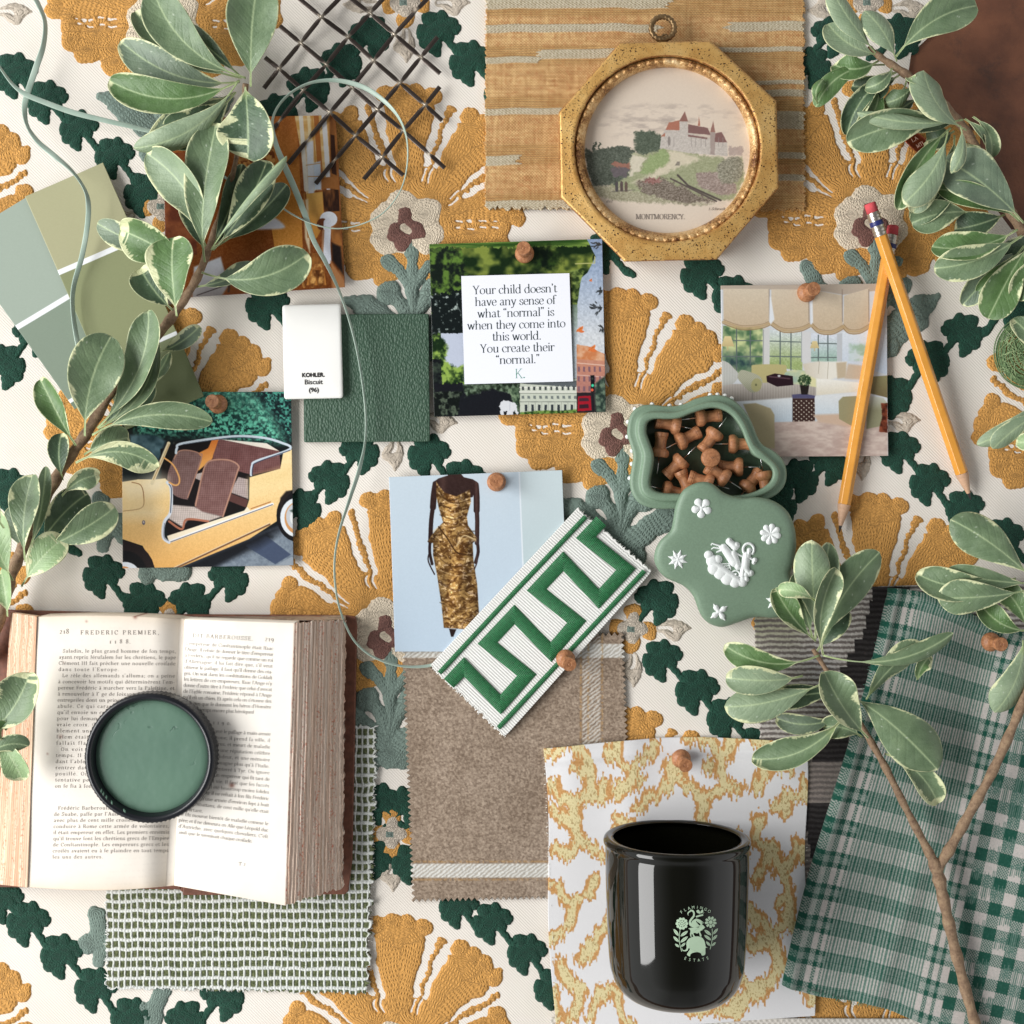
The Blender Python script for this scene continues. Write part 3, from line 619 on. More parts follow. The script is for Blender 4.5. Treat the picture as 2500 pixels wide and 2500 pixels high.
def paint_palace(P):
    P.at(400, 250, .2484)
    P.poly([(-50, 50), (1900, 50), (1900, 1990), (-50, 1990)], gr((168, 96, 44), (120, 64, 26), 100, 1900, nz=50, seed=2))
    P.poly([(1000, 150), (1300, 140), (1330, 500), (1370, 1500), (1100, 1500), (1010, 900)], gr((182, 108, 50), (206, 140, 62), 150, 1300, nz=40, seed=4))
    P.poly([(700, 400), (1080, 380), (1100, 640), (700, 660)], n2((120, 60, 28), (206, 150, 86), .03, seed=5, lo=.4, hi=.6))
    P.poly([(1290, 140), (1540, 130), (1620, 160), (1640, 780), (1560, 840), (1400, 900), (1350, 500)], n2((218, 168, 96), (240, 212, 160), .006, .02, seed=6))
    for x, w, c in ((1350, 40, (236, 232, 224)), (1425, 30, (244, 224, 180)), (1460, 18, (206, 150, 76)), (1500, 50, (176, 104, 48)), (1575, 46, (232, 234, 240)), (1620, 30, (196, 142, 78))): P.line([(x, 140), (x+50, 860)], w, c, .9)
    P.poly([(1400, 400), (1470, 380), (1480, 900), (1420, 900)], (228, 230, 236), 4); P.poly([(1470, 600), (1540, 580), (1550, 860), (1480, 860)], (214, 224, 238), 4); P.line([(1400, 620), (1540, 600)], 8, (200, 150, 90)); P.line([(1420, 730), (1560, 730)], 8, (200, 150, 90))
    P.poly([(1630, 160), (1690, 160), (1780, 1900), (1640, 1300)], n2((92, 52, 26), (170, 110, 56), .01, .004, seed=9), 3)
    P.poly([(1640, 320), (1680, 330), (1700, 720), (1650, 700)], (60, 34, 22)); P.poly([(1560, 740), (1710, 730), (1716, 850), (1550, 850)], (164, 106, 56)); P.poly([(1560, 860), (1720, 860), (1730, 1070), (1580, 1080)], n2((52, 30, 20), (176, 112, 62), .02, .006, seed=3))
    P.poly([(1400, 900), (1560, 880), (1580, 1200), (1500, 1340), (1420, 1300)], gr((222, 172, 92), (196, 136, 62), 900, 1300))
    P.poly([(1370, 960), (1420, 950), (1440, 1500), (1390, 1340)], (228, 206, 170), 4); P.line([(1380, 900), (1420, 1330)], 14, (180, 120, 60))
    P.poly([(880, 1240), (950, 1140), (1080, 1130), (1190, 1230), (1000, 1250)], (216, 216, 226), 6, sm=True); P.ell(1620, 1150, 86, 76, (232, 236, 244)); P.ell(1560, 1200, 56, 60, (110, 60, 34)); P.line([(1610, 1180), (1600, 1400), (1610, 1560)], 74, (226, 230, 240)); P.line([(1570, 1260), (1560, 1480), (1580, 1600)], 20, (176, 130, 96))
    P.poly([(1650, 1380), (1740, 1420), (1770, 1700), (1660, 1560)], (34, 24, 22), 6); P.poly([(1640, 1560), (1785, 1760), (1785, 1850), (1660, 1830)], (176, 122, 78), 5)
    P.poly([(1040, 1500), (1560, 1480), (1600, 1800), (1060, 1800)], n2((84, 44, 18), (196, 130, 62), .02, .006, seed=7)); P.poly([(1060, 1600), (1560, 1590), (1560, 1650), (1060, 1660)], n2((150, 90, 40), (222, 166, 96), .03, seed=1))
    for i in range(7): P.ell(1070+i*80, 1740, 26, 90, n2((110, 62, 26), (226, 168, 96), .02, seed=i), rot=.1)
    P.poly([(640, 1680), (1050, 1660), (1050, 1840), (600, 1900)], gr((150, 86, 44), (120, 66, 34), 1660, 1880)); P.poly([(300, 1620), (560, 1520), (640, 1800), (520, 1990), (280, 1990)], gr((206, 208, 216), (140, 134, 134), 1600, 1900), 5); P.line([(590, 1730), (650, 1760), (640, 1860)], 22, (72, 52, 44)); P.poly([(650, 1780), (780, 1760), (720, 1830)], (226, 230, 236), 4); P.line([(330, 1900), (640, 1790)], 10, (60, 50, 50))
    P.poly([(-50, 520), (300, 480), (330, 1500), (-50, 1500)], n2((96, 44, 24), (140, 78, 44), .01, seed=4)); P.noise(.3, 14, 2)
def paint_collage(P):
    P.at(1030, 580, .4304)
    P.wob = 9
    P.poly([(0, 0), (1092, 0), (1092, 1092), (0, 1092)], n2((22, 34, 26), (76, 98, 48), .03, seed=12))
    P.poly([(40, 20), (980, 0), (980, 60), (300, 70), (40, 60)], n2((44, 78, 30), (150, 178, 86), .004, .05, seed=2)); P.poly([(180, 60), (960, 50), (980, 210), (200, 260)], n2((22, 42, 20), (132, 146, 66), .014, seed=3, lo=.35, hi=.65))
    P.ell(700, 120, 90, 70, n2((12, 26, 16), (50, 74, 32), .03, seed=9), 20)
    P.poly([(40, 90), (220, 60), (260, 250), (240, 560), (60, 560)], n2((20, 30, 24), (96, 128, 54), .03, seed=5, lo=.42, hi=.68), 8)
    P.poly([(40, 330), (240, 300), (240, 545), (50, 545)], n2((18, 26, 26), (176, 190, 184), .05, seed=7, lo=.6, hi=.78))
    P.wob = 4
    P.poly([(110, 545), (240, 543), (240, 860), (110, 860)], (198, 206, 224)); P.poly([(60, 560), (120, 570), (150, 620), (130, 700), (200, 740), (240, 720), (240, 900), (50, 900)], n2((22, 44, 22), (150, 180, 84), .035, seed=8, lo=.38, hi=.66), 5)
    P.poly([(60, 690), (110, 690), (120, 900), (60, 1020)], n2((16, 20, 24), (60, 74, 60), .04, seed=3))
    P.poly([(70, 830), (555, 820), (555, 1010), (70, 1020)], (24, 26, 32)); P.poly([(230, 830), (552, 825), (552, 900), (400, 860), (250, 900)], n2((30, 42, 30), (116, 136, 112), .06, seed=6), 5); P.poly([(490, 860), (552, 850), (552, 1000), (530, 1000), (510, 920)], n2((40, 60, 44), (126, 148, 116), .06, seed=6), 5); P.poly([(60, 880), (230, 870), (200, 1010), (60, 1016)], n2((16, 22, 20), (84, 96, 80), .05, seed=2, lo=.5))
    P.poly([(438, 946), (452, 928), (480, 926), (500, 932), (526, 940), (542, 970), (548, 1004), (536, 1004), (528, 978), (516, 988), (512, 1006), (488, 1006), (480, 984), (466, 982), (462, 1006), (446, 1006), (442, 976)], (226, 228, 232), sm=True); P.line([(500, 936), (498, 980)], 3, (170, 172, 184), .6)
    P.wob = .8
    P.poly([(556, 826), (878, 800), (878, 1000), (556, 1006)], (206, 212, 196)); P.poly([(556, 824), (878, 812), (878, 850), (600, 832)], (96, 102, 106)); P.line([(556, 850), (878, 852)], 6, (236, 236, 226))
    for i in range(10): P.poly([(568+i*32, 846), (580+i*32, 846), (580+i*32, 866), (568+i*32, 866)], (66, 72, 74)); P.line([(590+i*32, 842), (590+i*32, 868)], 3, (240, 240, 232))
    P.line([(556, 876), (878, 876)], 10, (226, 228, 216)); P.line([(556, 884), (878, 886)], 3, (120, 126, 118))
    for i in range(10): P.poly([(566+i*33, 898), (580+i*33, 898), (582+i*33, 916), (566+i*33, 914)], (120, 128, 126)); P.line([(556, 932), (878, 932)], 4, (150, 156, 146))
    for i in range(9): P.poly([(584+i*37, 948), (598+i*37, 948), (598+i*37, 986), (584+i*37, 986)], (54, 60, 66)); P.line([(606+i*37, 936), (606+i*37, 990)], 3, (160, 166, 154))
    P.poly([(556, 992), (700, 980), (780, 984), (878, 974), (878, 1002), (556, 1008)], n2((30, 60, 26), (124, 158, 74), .08, seed=4), 3)
    P.poly([(930, 0), (1030, 0), (1040, 720), (880, 640), (882, 250), (940, 200), (985, 110), (960, 60)], gr((132, 158, 196), (214, 218, 222), 0, 560, nz=50, seed=3)); P.poly([(850, 380), (882, 380), (882, 800), (855, 800)], gr((120, 140, 120), (196, 206, 212), 380, 560, nz=40))
    P.poly([(838, 190), (930, 170), (900, 250), (882, 380), (850, 380)], n2((40, 58, 28), (140, 160, 84), .05, seed=8)); P.line([(870, 150), (980, 146), (980, 110)], 5, (196, 196, 130))
    for (x, y, n, sp) in ((1025, 300, 12, 34), (1020, 400, 22, 66), (1035, 515, 9, 34), (1015, 40, 14, 50)):
        for i in range(n):
            a = random.uniform(1.9, 4.2); q = random.uniform(5, sp); P.ell(x+q*math.cos(a), y+q*math.sin(a)*.6, random.uniform(8, 16), 3.2, (54, 58, 60), rot=a+random.uniform(-.5, .5))
    P.poly([(878, 610), (1040, 660), (1044, 900), (878, 900)], gr((214, 150, 116), (178, 122, 116), 610, 900, nz=20)); P.poly([(878, 606), (960, 620), (1038, 668), (1038, 700), (878, 690)], n2((206, 130, 84), (226, 176, 140), .03)); P.line([(878, 712), (1040, 726)], 5, (232, 196, 176)); P.line([(878, 780), (1040, 792)], 4, (226, 190, 176))
    for r_ in range(3):
        for i in range(5): P.poly([(884+i*30, 732+r_*56), (896+i*30, 733+r_*56), (896+i*30, 762+r_*56), (884+i*30, 761+r_*56)], (132, 98, 108))
    P.poly([(878, 880), (1044, 880), (1044, 990), (878, 996)], (44, 36, 40)); P.poly([(980, 830), (1044, 780), (1044, 992), (985, 994)], n2((40, 56, 50), (112, 132, 112), .05, seed=2), 6)
    P.poly([(886, 902), (956, 898), (962, 980), (882, 986)], (168, 28, 44)); P.poly([(892, 912), (944, 910), (946, 928), (892, 930)], (70, 40, 52)); P.poly([(892, 948), (944, 946), (946, 968), (892, 970)], (60, 34, 44)); P.poly([(956, 782), (978, 780), (980, 880), (958, 880)], (24, 26, 30)); P.line([(968, 880), (972, 990)], 8, (30, 32, 36)); P.ell(968, 840, 8, 8, (70, 220, 170)); P.ell(966, 866, 8, 8, (236, 100, 70)); P.ell(966, 800, 6, 6, (60, 66, 60))
    for x, y, q in ((898, 522, 1.2), (966, 630, 1.3), (958, 242, .5)): P.poly([(x-18*q, y+10*q), (x-8*q, y-6*q), (x+14*q, y-16*q), (x+6*q, y+8*q)], (232, 134, 76), sm=True); P.line([(x-16*q, y+8*q), (x+8*q, y-8*q)], 2, (120, 66, 40)); P.poly([(x-12*q, y-2), (x+18*q, y+8*q), (x+8*q, y+16*q), (x-8*q, y+10*q)], (226, 122, 66), sm=True)
    P.noise(.4, 10, 5)
def paint_sunroom(P):
    P.at(1700, 640, .2588)
    P.poly([(200, 200), (1820, 200), (1820, 1900), (200, 1900)], (214, 218, 222)); P.poly([(220, 215), (1800, 205), (1800, 260), (1380, 310), (1100, 262), (220, 262)], (190, 176, 160))
    P.poly([(250, 600), (640, 620), (640, 1080), (240, 1080)], n2((84, 118, 84), (206, 214, 156), .012, seed=3, lo=.35, hi=.65)); P.poly([(240, 850), (520, 900), (560, 1030), (240, 1000)], n2((44, 66, 74), (86, 116, 100), .03, seed=6), 30, .9)
    P.poly([(690, 640), (1000, 660), (1000, 1030), (690, 980)], gr((218, 226, 226), (164, 182, 122), 650, 950, nz=60, seed=4)); P.poly([(1080, 670), (1330, 690), (1330, 940), (1080, 940)], gr((222, 228, 238), (160, 190, 176), 700, 930, nz=40, seed=9)); P.poly([(1370, 660), (1800, 620), (1800, 1060), (1370, 960)], gr((226, 232, 238), (204, 216, 230), 660, 1000, nz=20)); P.poly([(1440, 770), (1600, 760), (1600, 930), (1440, 930)], n2((206, 220, 224), (164, 192, 170), .02, seed=5), 6)
    for x0, y0, y1 in ((378, 620, 1020), (508, 640, 960), (790, 650, 1020), (892, 660, 1030), (1150, 690, 940), (1240, 690, 930)): P.line([(x0, y0), (x0, y1)], 11, (96, 108, 108))
    for a, b in (((250, 740), (630, 742)), ((250, 890), (630, 892)), ((690, 745), (990, 755)), ((690, 888), (990, 895)), ((1080, 765), (1320, 770)), ((1080, 900), (1320, 900))): P.line([a, b], 10, (104, 116, 114))
    P.poly([(625, 620), (690, 620), (690, 980), (625, 980)], (214, 214, 212)); P.line([(632, 640), (632, 980)], 8, (160, 162, 160)); P.poly([(990, 650), (1080, 660), (1080, 960), (990, 940)], (218, 218, 218)); P.line([(992, 660), (992, 940)], 7, (160, 166, 166)); P.poly([(1325, 680), (1375, 670), (1375, 950), (1325, 940)], (196, 200, 204))
    sh = lambda x, y: gr((218, 204, 182), (206, 186, 158), 260, 600, nz=18, seed=5)(x, y)
    for pts in ([(250, 255), (685, 255), (688, 585), (600, 615), (420, 625), (255, 570)], [(705, 258), (1060, 262), (1070, 600), (980, 640), (820, 650), (700, 580)], [(1095, 262), (1375, 315), (1380, 620), (1280, 668), (1160, 660), (1090, 600)], [(1390, 318), (1625, 250), (1630, 610), (1540, 660), (1440, 660), (1385, 610)]):
        P.poly(pts, sh); q = [(x, y) for x, y in pts[2:]]; P.line(q, 34, (188, 160, 118), .75, sm=True); P.line([(x, y-26) for x, y in q], 6, (140, 112, 80), .7, sm=True); P.line([(x, y+14) for x, y in q], 7, (146, 116, 84), .8, sm=True)
    for x in (694, 1068, 1382, 1632): P.line([(x-10, 262), (x-6, 560)], 10, (150, 134, 122), .8)
    P.poly([(690, 330), (702, 330), (735, 540), (700, 590), (685, 560)], (232, 236, 240), 3); P.poly([(1075, 330), (1092, 330), (1100, 570), (1080, 590)], (232, 236, 240), 3)
    for x, y, q in ((295, 750, 1), (1115, 780, .7)): P.poly([(x-30*q, y-50*q), (x+30*q, y-50*q), (x+62*q, y+46*q), (x-62*q, y+46*q)], gr((232, 214, 160), (206, 186, 136), y-50, y+46)); P.line([(x, y+46*q), (x, y+80*q)], 8, (206, 180, 130))
    P.poly([(520, 1000), (560, 968), (820, 968), (850, 1010), (840, 1140), (560, 1140)], (190, 180, 128), sm=True); P.poly([(840, 1040), (1000, 1020), (1160, 1080), (1160, 1190), (860, 1160)], n2((168, 190, 170), (226, 222, 172), .01), sm=True)
    P.poly([(1000, 960), (1150, 935), (1240, 940), (1420, 940), (1410, 1060), (1240, 1120), (1160, 1120), (1030, 1050)], gr((214, 204, 186), (238, 234, 222), 1000, 1250, 0), 5); P.poly([(1320, 950), (1415, 942), (1410, 1090), (1330, 1100)], (198, 182, 156), 4); P.poly([(1430, 960), (1600, 980), (1600, 1110), (1400, 1100)], (204, 186, 164), 5); P.line([(1160, 940), (1150, 1050)], 5, (180, 170, 150)); P.line([(1245, 945), (1235, 1100)], 5, (180, 170, 150))
    strp = lambda c, d, kx=.42, ky=0: (lambda x, y: np.array(c)+np.sin(x*kx+y*ky)[:, None]*np.array(d)+gr((12, 12, 12), (-26, -26, -26), 1120, 1300)(x, y))
    P.poly([(220, 950), (290, 945), (350, 1000), (400, 1070), (340, 1150), (230, 1170)], strp((182, 182, 176), (14, 14, 14)), sm=True)
    P.poly([(230, 1170), (340, 1150), (480, 1150), (760, 1130), (1000, 1160), (1130, 1180), (1130, 1280), (540, 1310), (220, 1320)], strp((178, 170, 162), (22, 22, 20)), 2); P.line([(530, 1200), (530, 1310)], 5, (110, 106, 104))
    P.poly([(390, 1090), (420, 1020), (500, 1035), (600, 1080), (620, 1150), (560, 1225), (500, 1220), (440, 1160)], strp((164, 164, 142), (12, 12, 10), .3, .3), sm=True); P.ell(566, 1160, 50, 64, (170, 166, 120), rot=.2); P.ell(562, 1158, 10, 12, (110, 112, 80))
    P.poly([(1130, 1100), (1300, 1110), (1560, 1140), (1560, 1220), (1130, 1260)], gr((246, 244, 236), (224, 216, 196), 1100, 1260, nz=12), 4); P.poly([(350, 1320), (1130, 1260), (1560, 1225), (1560, 1500), (740, 1520), (400, 1340)], gr((224, 228, 230), (200, 214, 224), 1280, 1500, nz=14, seed=2), 4)
    for x in range(500, 900, 22): P.line([(x, 1350), (x, 1480)], 3, (186, 198, 208), .5)
    P.poly([(660, 1075), (740, 1050), (910, 1075), (915, 1160), (760, 1175), (665, 1130)], (44, 26, 34)); P.line([(690, 1080), (880, 1100)], 12, (90, 66, 74)); P.ell(780, 1074, 14, 10, (206, 206, 206))
    P.poly([(900, 1250), (1010, 1240), (1120, 1260), (1115, 1285), (905, 1285)], (86, 84, 116)); P.poly([(905, 1285), (1115, 1285), (1120, 1560), (1070, 1550), (1010, 1575), (950, 1560), (905, 1545)], (66, 46, 42))
    for i in range(9):
        for j in range(12):
            if (i+j) % 2: P.ell(918+i*24, 1310+j*21, 6, 6, (206, 196, 180))
    P.poly([(975, 1160), (1065, 1160), (1050, 1250), (990, 1250)], (38, 32, 30)); tree(P, 1020, 1115, 62, 52, (24, 46, 30), (70, 100, 58), 4, 240)
    P.poly([(740, 1510), (1130, 1500), (1600, 1480), (1800, 1590), (1800, 1840), (800, 1850), (600, 1760)], n2((214, 196, 184), (190, 168, 158), .012, .03, seed=5), 3); P.poly([(1100, 1440), (1400, 1430), (1500, 1560), (1150, 1510)], (206, 180, 158), 6)
    P.poly([(440, 1340), (560, 1330), (700, 1380), (735, 1440), (738, 1760), (600, 1740), (540, 1560)], gr((176, 164, 130), (190, 176, 140), 1340, 1760), 3)
    P.poly([(1340, 1310), (1380, 1270), (1560, 1260), (1560, 1600), (1345, 1480)], (156, 150, 116)); P.poly([(1610, 1260), (1760, 1280), (1800, 1330), (1780, 1540), (1600, 1575)], gr((206, 208, 196), (150, 148, 118), 1270, 1400)); P.poly([(1650, 1080), (1800, 1070), (1800, 1280), (1640, 1240)], gr((150, 144, 104), (120, 106, 74), 1080, 1280)); P.wob = 1.5; P.poly([(1740, 1330), (1800, 1330), (1800, 1610), (1716, 1600), (1750, 1450)], n2((70, 30, 20), (140, 74, 50), .03), 2)
    P.noise(.4, 8, 6)
def paint_dress(P):
    P.at(600, 1200, .3623)
    P.poly([(350, -200), (2500, -200), (2500, 1200), (350, 1200)], gr((206, 221, 232), (196, 214, 230), -100, 1000, nz=5)); P.poly([(1850, -160), (2200, -160), (2200, 900), (1880, 900)], gr((206, 220, 224), (192, 210, 214), 0, 600)); P.line([(1842, -150), (1876, 700)], 9, (232, 240, 246))
    sk = lambda x, y: gr((62, 42, 38), (44, 31, 31), -120, 500, nz=16)(x, y)+(20*np.exp(-((x-1330)/22)**2)+26*np.exp(-((x-1555)/10)**2))[:, None]*np.array((1, .8, .7))
    P.at(600, 1152, .3623)   # figure, drawn in the same crop shifted
    Y = lambda p: [(x, y) for x, y in p]
    P.poly([(1376, -60), (1445, -60), (1448, 10), (1470, 36), (1530, 50), (1560, 68), (1530, 170), (1400, 200), (1290, 160), (1262, 70), (1300, 44), (1362, 24)], sk)
    for pts, w_ in (([(1280, 82), (1268, 160), (1262, 240)], 42), ([(1264, 220), (1250, 330), (1244, 470)], 30), ([(1243, 460), (1240, 540), (1256, 620)], 20), ([(1238, 540), (1230, 600), (1272, 690)], 9), ([(1550, 88), (1556, 170), (1556, 260)], 42), ([(1556, 240), (1560, 340), (1558, 480)], 30), ([(1560, 470), (1566, 540), (1548, 610)], 22), ([(1560, 560), (1558, 610), (1530, 680)], 9)): P.line(pts, w_, sk, sm=True)
    gold = lambda x, y: (.80+.38*np.exp(-((x-1385-.05*(y-400))/75)**2)+.12*np.sin(x*.045+y*.01))[:, None]*(lambda t: np.array((84, 54, 24))*(1-t)+np.array((178, 140, 84))*t)(np.clip((fbm(x*.045+fbm(x*.012, y*.02, 5)*4, y*.06+fbm(x*.02, y*.02, 9)*3, 3, 4)-.33)*2.9, 0, 1)[:, None])+(np.clip((fbm(x*.07+fbm(x*.03, y*.03, 4)*3, y*.07, 8, 3)-.60)*9, 0, 1)*74)[:, None]
    P.poly(Y([(1284, 62), (1300, 90), (1340, 140), (1420, 165), (1510, 120), (1518, 200), (1490, 300), (1498, 360), (1540, 420), (1560, 450), (1530, 480), (1535, 600), (1560, 760), (1572, 950), (1540, 1010), (1480, 1060), (1335, 1050), (1320, 900), (1290, 700), (1262, 560), (1262, 480), (1228, 470), (1250, 430), (1300, 370), (1330, 340), (1300, 240), (1284, 160)]), gold, 2)
    P.poly(Y([(1370, 1056), (1420, 1060), (1400, 1110), (1384, 1110)]), sk); 
    for a_, b_, c_, w_, q_ in (((1290, 100), (1360, 190), (1500, 160), 9, 0), ((1300, 210), (1400, 250), (1500, 220), 7, 0), ((1310, 290), (1400, 320), (1490, 290), 7, 0), ((1290, 130), (1380, 215), (1512, 175), 5, 1), ((1305, 250), (1390, 285), (1490, 255), 4, 1), ((1265, 400), (1330, 360), (1350, 450), 7, 1), ((1270, 440), (1310, 400), (1330, 470), 9, 0), ((1420, 470), (1440, 410), (1540, 400), 9, 0), ((1440, 480), (1500, 440), (1550, 470), 6, 1), ((1280, 560), (1400, 640), (1530, 600), 6, 0), ((1300, 740), (1420, 800), (1550, 760), 6, 0), ((1310, 880), (1440, 930), (1560, 900), 6, 0), ((1300, 660), (1420, 700), (1540, 690), 4, 1), ((1320, 960), (1430, 1000), (1540, 980), 4, 1)):
        P.line([a_, b_, c_], w_, (236, 206, 158) if q_ else (58, 36, 16), .6, sm=True, f=3)
    P.line(Y([(1300, 370), (1360, 450), (1420, 540), (1500, 560)]), 10, (60, 36, 16), .8, sm=True); P.line(Y([(1228, 468), (1290, 470)]), 9, (70, 44, 20), .7); P.line(Y([(1290, 150), (1400, 210), (1510, 190)]), 8, (80, 52, 22), .8, sm=True); P.line(Y([(1420, 500), (1470, 430), (1550, 460)]), 8, (222, 196, 150), .8, sm=True)
    P.noise(.5, 6, 6)
def photo(label, cor, z, paint, zf, edge=(238, 236, 232)):
    return tag(sheet('photograph', cor, z, paint, M_PRINT, None, 1.15, zf, thick=0.0006), label, 'photograph')
z1 = 0.0030
photo('glossy photograph of a gilded palace room, half hidden by leaves and the metal lattice', [(400, 290), (820, 283), (843, 702), (405, 730)], z1, paint_palace, curl(0.0004, 0.0010))
photo('photograph of a pale yellow open car with wicker seats, pinned below the leafy branch', [(298, 957), (711, 957), (717, 1380), (301, 1387)], z1, paint_car, curl(.0006, .0004))
quote = tag(sheet('photo_card', [(1048, 597), (1470, 584), (1479, 1006), (1060, 1018)], z1+.0012, paint_collage, M_PRINT, None, 1.15, curl(.0003, .0006)), 'collage card with a printed quotation, gardens and a grazing white horse', 'card')
k_ = (lambda pts, z: ([tuple(W(x, y, z)) for x, y in pts]+[tuple(W(x, y, z)-Vector((0, 0, .0003))) for x, y in pts], [(3, 2, 1, 0), (0, 1, 5, 4), (1, 2, 6, 5), (2, 3, 7, 6), (3, 0, 4, 7)]))
mesh('quote_panel', *k_([(1126, 674), (1390, 667), (1399, 931), (1134, 938)], z1+.0030), simple('bright_white_paper', (240, 242, 250), .4), quote, smooth=False)
zq = z1+.0031; fq = flatfn(zq); qa = -0.026; QL = ['Your child doesn’t', 'have any sense of', 'what “normal” is', 'when they come into', 'this world.', 'You create their', '“normal.”']
wq = [206, 197, 188, 240, 120, 182, 108]
textmesh([(t, 1257+i*1.2, 716+i*28.6, 13.6, w, 0, 'c', qa) for i, (t, w) in enumerate(zip(QL, wq))], 'quote_lettering', M_INKT, quote, fq, 8.5, 2.6, 5)
textmesh([('K.', 1270, 923, 15, None, 0, 'c', qa)], 'monogram', M_INKG, quote, fq, 5, 2.4, 5)
photo('photograph of a sunny sitting room with cream blinds, lying under the crossed pencils', [(1759, 698), (2164, 693), (2167, 1113), (1765, 1116)], z1+.0004, paint_sunroom, curl(.0004, .0008))
photo('photograph of a standing woman in a crumpled gold dress on pale blue', [(950, 1165), (1372, 1148), (1390, 1590), (965, 1590)], z1+.0010, paint_dress, curl(.0004, .0012))
# ---------------- paint chips
def chip(label, cor, z, bands):
    def p(P):
        for (v0, v1, c) in bands:
            m = ((P.V >= v0) & (P.V < v1)); P.C[m] = c
        P.C += (fbm(P.X*.6, P.Y*.6, 3, 2)-.5)[:, None]*6
    return tag(sheet('paint_chip', cor, z, p, M_MATTE, None, 1.6, curl(.0003, .0016)), label, 'paint chip')
def uvb(P): pass
CH1 = [(-62, 560), (70, 478), (262, 850), (190, 932)]
chip('blue-green paint chip card with white bars, mostly under the olive one', [(-110, 590), (90, 470), (340, 905), (185, 1000)], .0028, [(0, .50, (156, 170, 156)), (.50, .525, (240, 243, 245)), (.525, .945, (126, 142, 124)), (.945, .965, (240, 243, 245)), (.965, 1.1, (108, 125, 105))])
chip('olive green paint chip card with white bars, on top of the blue-green one', [(64, 482), (254, 399), (500, 968), (310, 1050)], .0048, [(0, .315, (172, 170, 132)), (.315, .335, (242, 244, 246)), (.335, .72, (134, 140, 98)), (.72, .735, (240, 243, 245)), (.735, 1.1, (112, 122, 84))])
# ---------------- cloth swatches
def saw(x): return np.abs((x % 1.0)-0.5)*2
def fray(lenpx, amp, seed): 
    return lambda t: (vn(t*lenpx/5.0, t*0+seed, seed)-.5)*amp
def edge_warp(wid, hei, fL=None, fR=None, fT=None, fB=None, fall=9.0):
    def w(U, V, X, Y):
        X = X.copy(); Y = Y.copy()
        if fL: X += fL(V)*np.exp(-U*wid/fall)
        if fR: X += fR(V)*np.exp(-(1-U)*wid/fall)
        if fT: Y += fT(U)*np.exp(-V*hei/fall)
        if fB: Y += fB(U)*np.exp(-(1-V)*hei/fall)
        return X, Y
    return w
# orange slubby weave with taupe cord stripes
TW = [(-10, 22, 1190, 1640), (58, 80, 1190, 1620), (50, 76, 1765, 1965), (120, 145, 1310, 1550), (137, 155, 1190, 1330), (112, 126, 1660, 1965), (195, 207, 1740, 1965), (217, 236, 1840, 1965), (263, 281, 1190, 1430), (270, 298, 1790, 1965), (290, 316, 1870, 1965), (378, 404, 1190, 1280), (370, 388, 1860, 1965), (424, 442, 1860, 1965), (488, 510, 1190, 1420)]
def tw_mask(X, Y):
    yy = Y+(vn(X/60, X*0, 4)-.5)*7+8*np.clip((X-1200)/760, 0, 1)*0
    m = np.zeros(X.shape)
    for y0, y1, x0, x1 in TW:
        e = np.clip(np.minimum((X-x0)/30+(vn(Y/4, Y*0, 7)-.3), (x1-X)/30+(vn(Y/4, Y*0, 9)-.3)), 0, 1) if x1 < 1960 and x0 > 1190 else (np.clip((x1-X)/30+(vn(Y/4, Y*0, 9)-.3), 0, 1) if x1 < 1960 else np.clip((X-x0)/30+(vn(Y/4, Y*0, 9)-.3), 0, 1))
        m = np.maximum(m, np.clip(np.minimum(yy-y0, y1-yy)/2, 0, 1)*(e > .5))
    return m
def tweed(P):
    X, Y = P.X, P.Y
    ver = .5+.5*np.sin(X*2*np.pi/7.2+vn(X/9, Y/40, 2)*5); hor = .5+.5*np.sin(Y*2*np.pi/5.6+vn(X/50, Y/9, 3)*4)
    ck = np.sin(X*2*np.pi/7.4+vn(X/30, Y/50, 3)*4)*np.sin(Y*2*np.pi/7.0+vn(X/60, Y/20, 5)*3)
    t = np.clip(.48+.36*ck+.34*(vn(X/3.7, Y/40, 5)-.5)*.9+.40*(vn(X/50, Y/3.5, 6)-.5)*.9+.22*(vn(X/8, Y/8, 9)-.5)+.3*(fbm(X/90, Y/40, 1)-.5), 0, 1)[:, None]
    c = np.array((156, 112, 68))*(1-t)+np.array((230, 194, 140))*t
    rd = np.clip((vn(X/5, Y/5, 8)-.6)*4, 0, 1)[:, None]*.28; c = c*(1-rd)+np.array((166, 98, 58))*rd
    band = np.clip((np.sin(Y/19+1.5*fbm(Y/40, Y*0, 2))-.2)*2, 0, 1)[:, None]*.38; c = c*(1-band)+np.array((150, 118, 70))*band*(.75+.5*hor[:, None])
    m = tw_mask(X, Y)[:, None]; cord = np.clip(.5+.6*np.sin((X+14*saw(Y/12))*2*np.pi/9+2*vn(X/20, Y/6, 1))+.5*(vn(X/4, Y/4, 2)-.5), 0, 1)[:, None]
    c2 = np.array((150, 134, 106))*(1-cord)+np.array((222, 212, 188))*cord
    P.C[:] = c*(1-m)+c2*m
def tweed_h(X, Y, U, V):
    m = tw_mask(X, Y); b = np.sin(X*2*np.pi/5.2)*np.sin(Y*2*np.pi/5.6)*.00018
    return b+m*(.0004+.00022*np.sin((X+Y*1.6)*2*np.pi/9))+.0016*(np.exp(-((V*525-140-60*U)/26)**2)*np.clip((U-.3)*2, 0, 1))+.0008*np.sin(U*6)*V
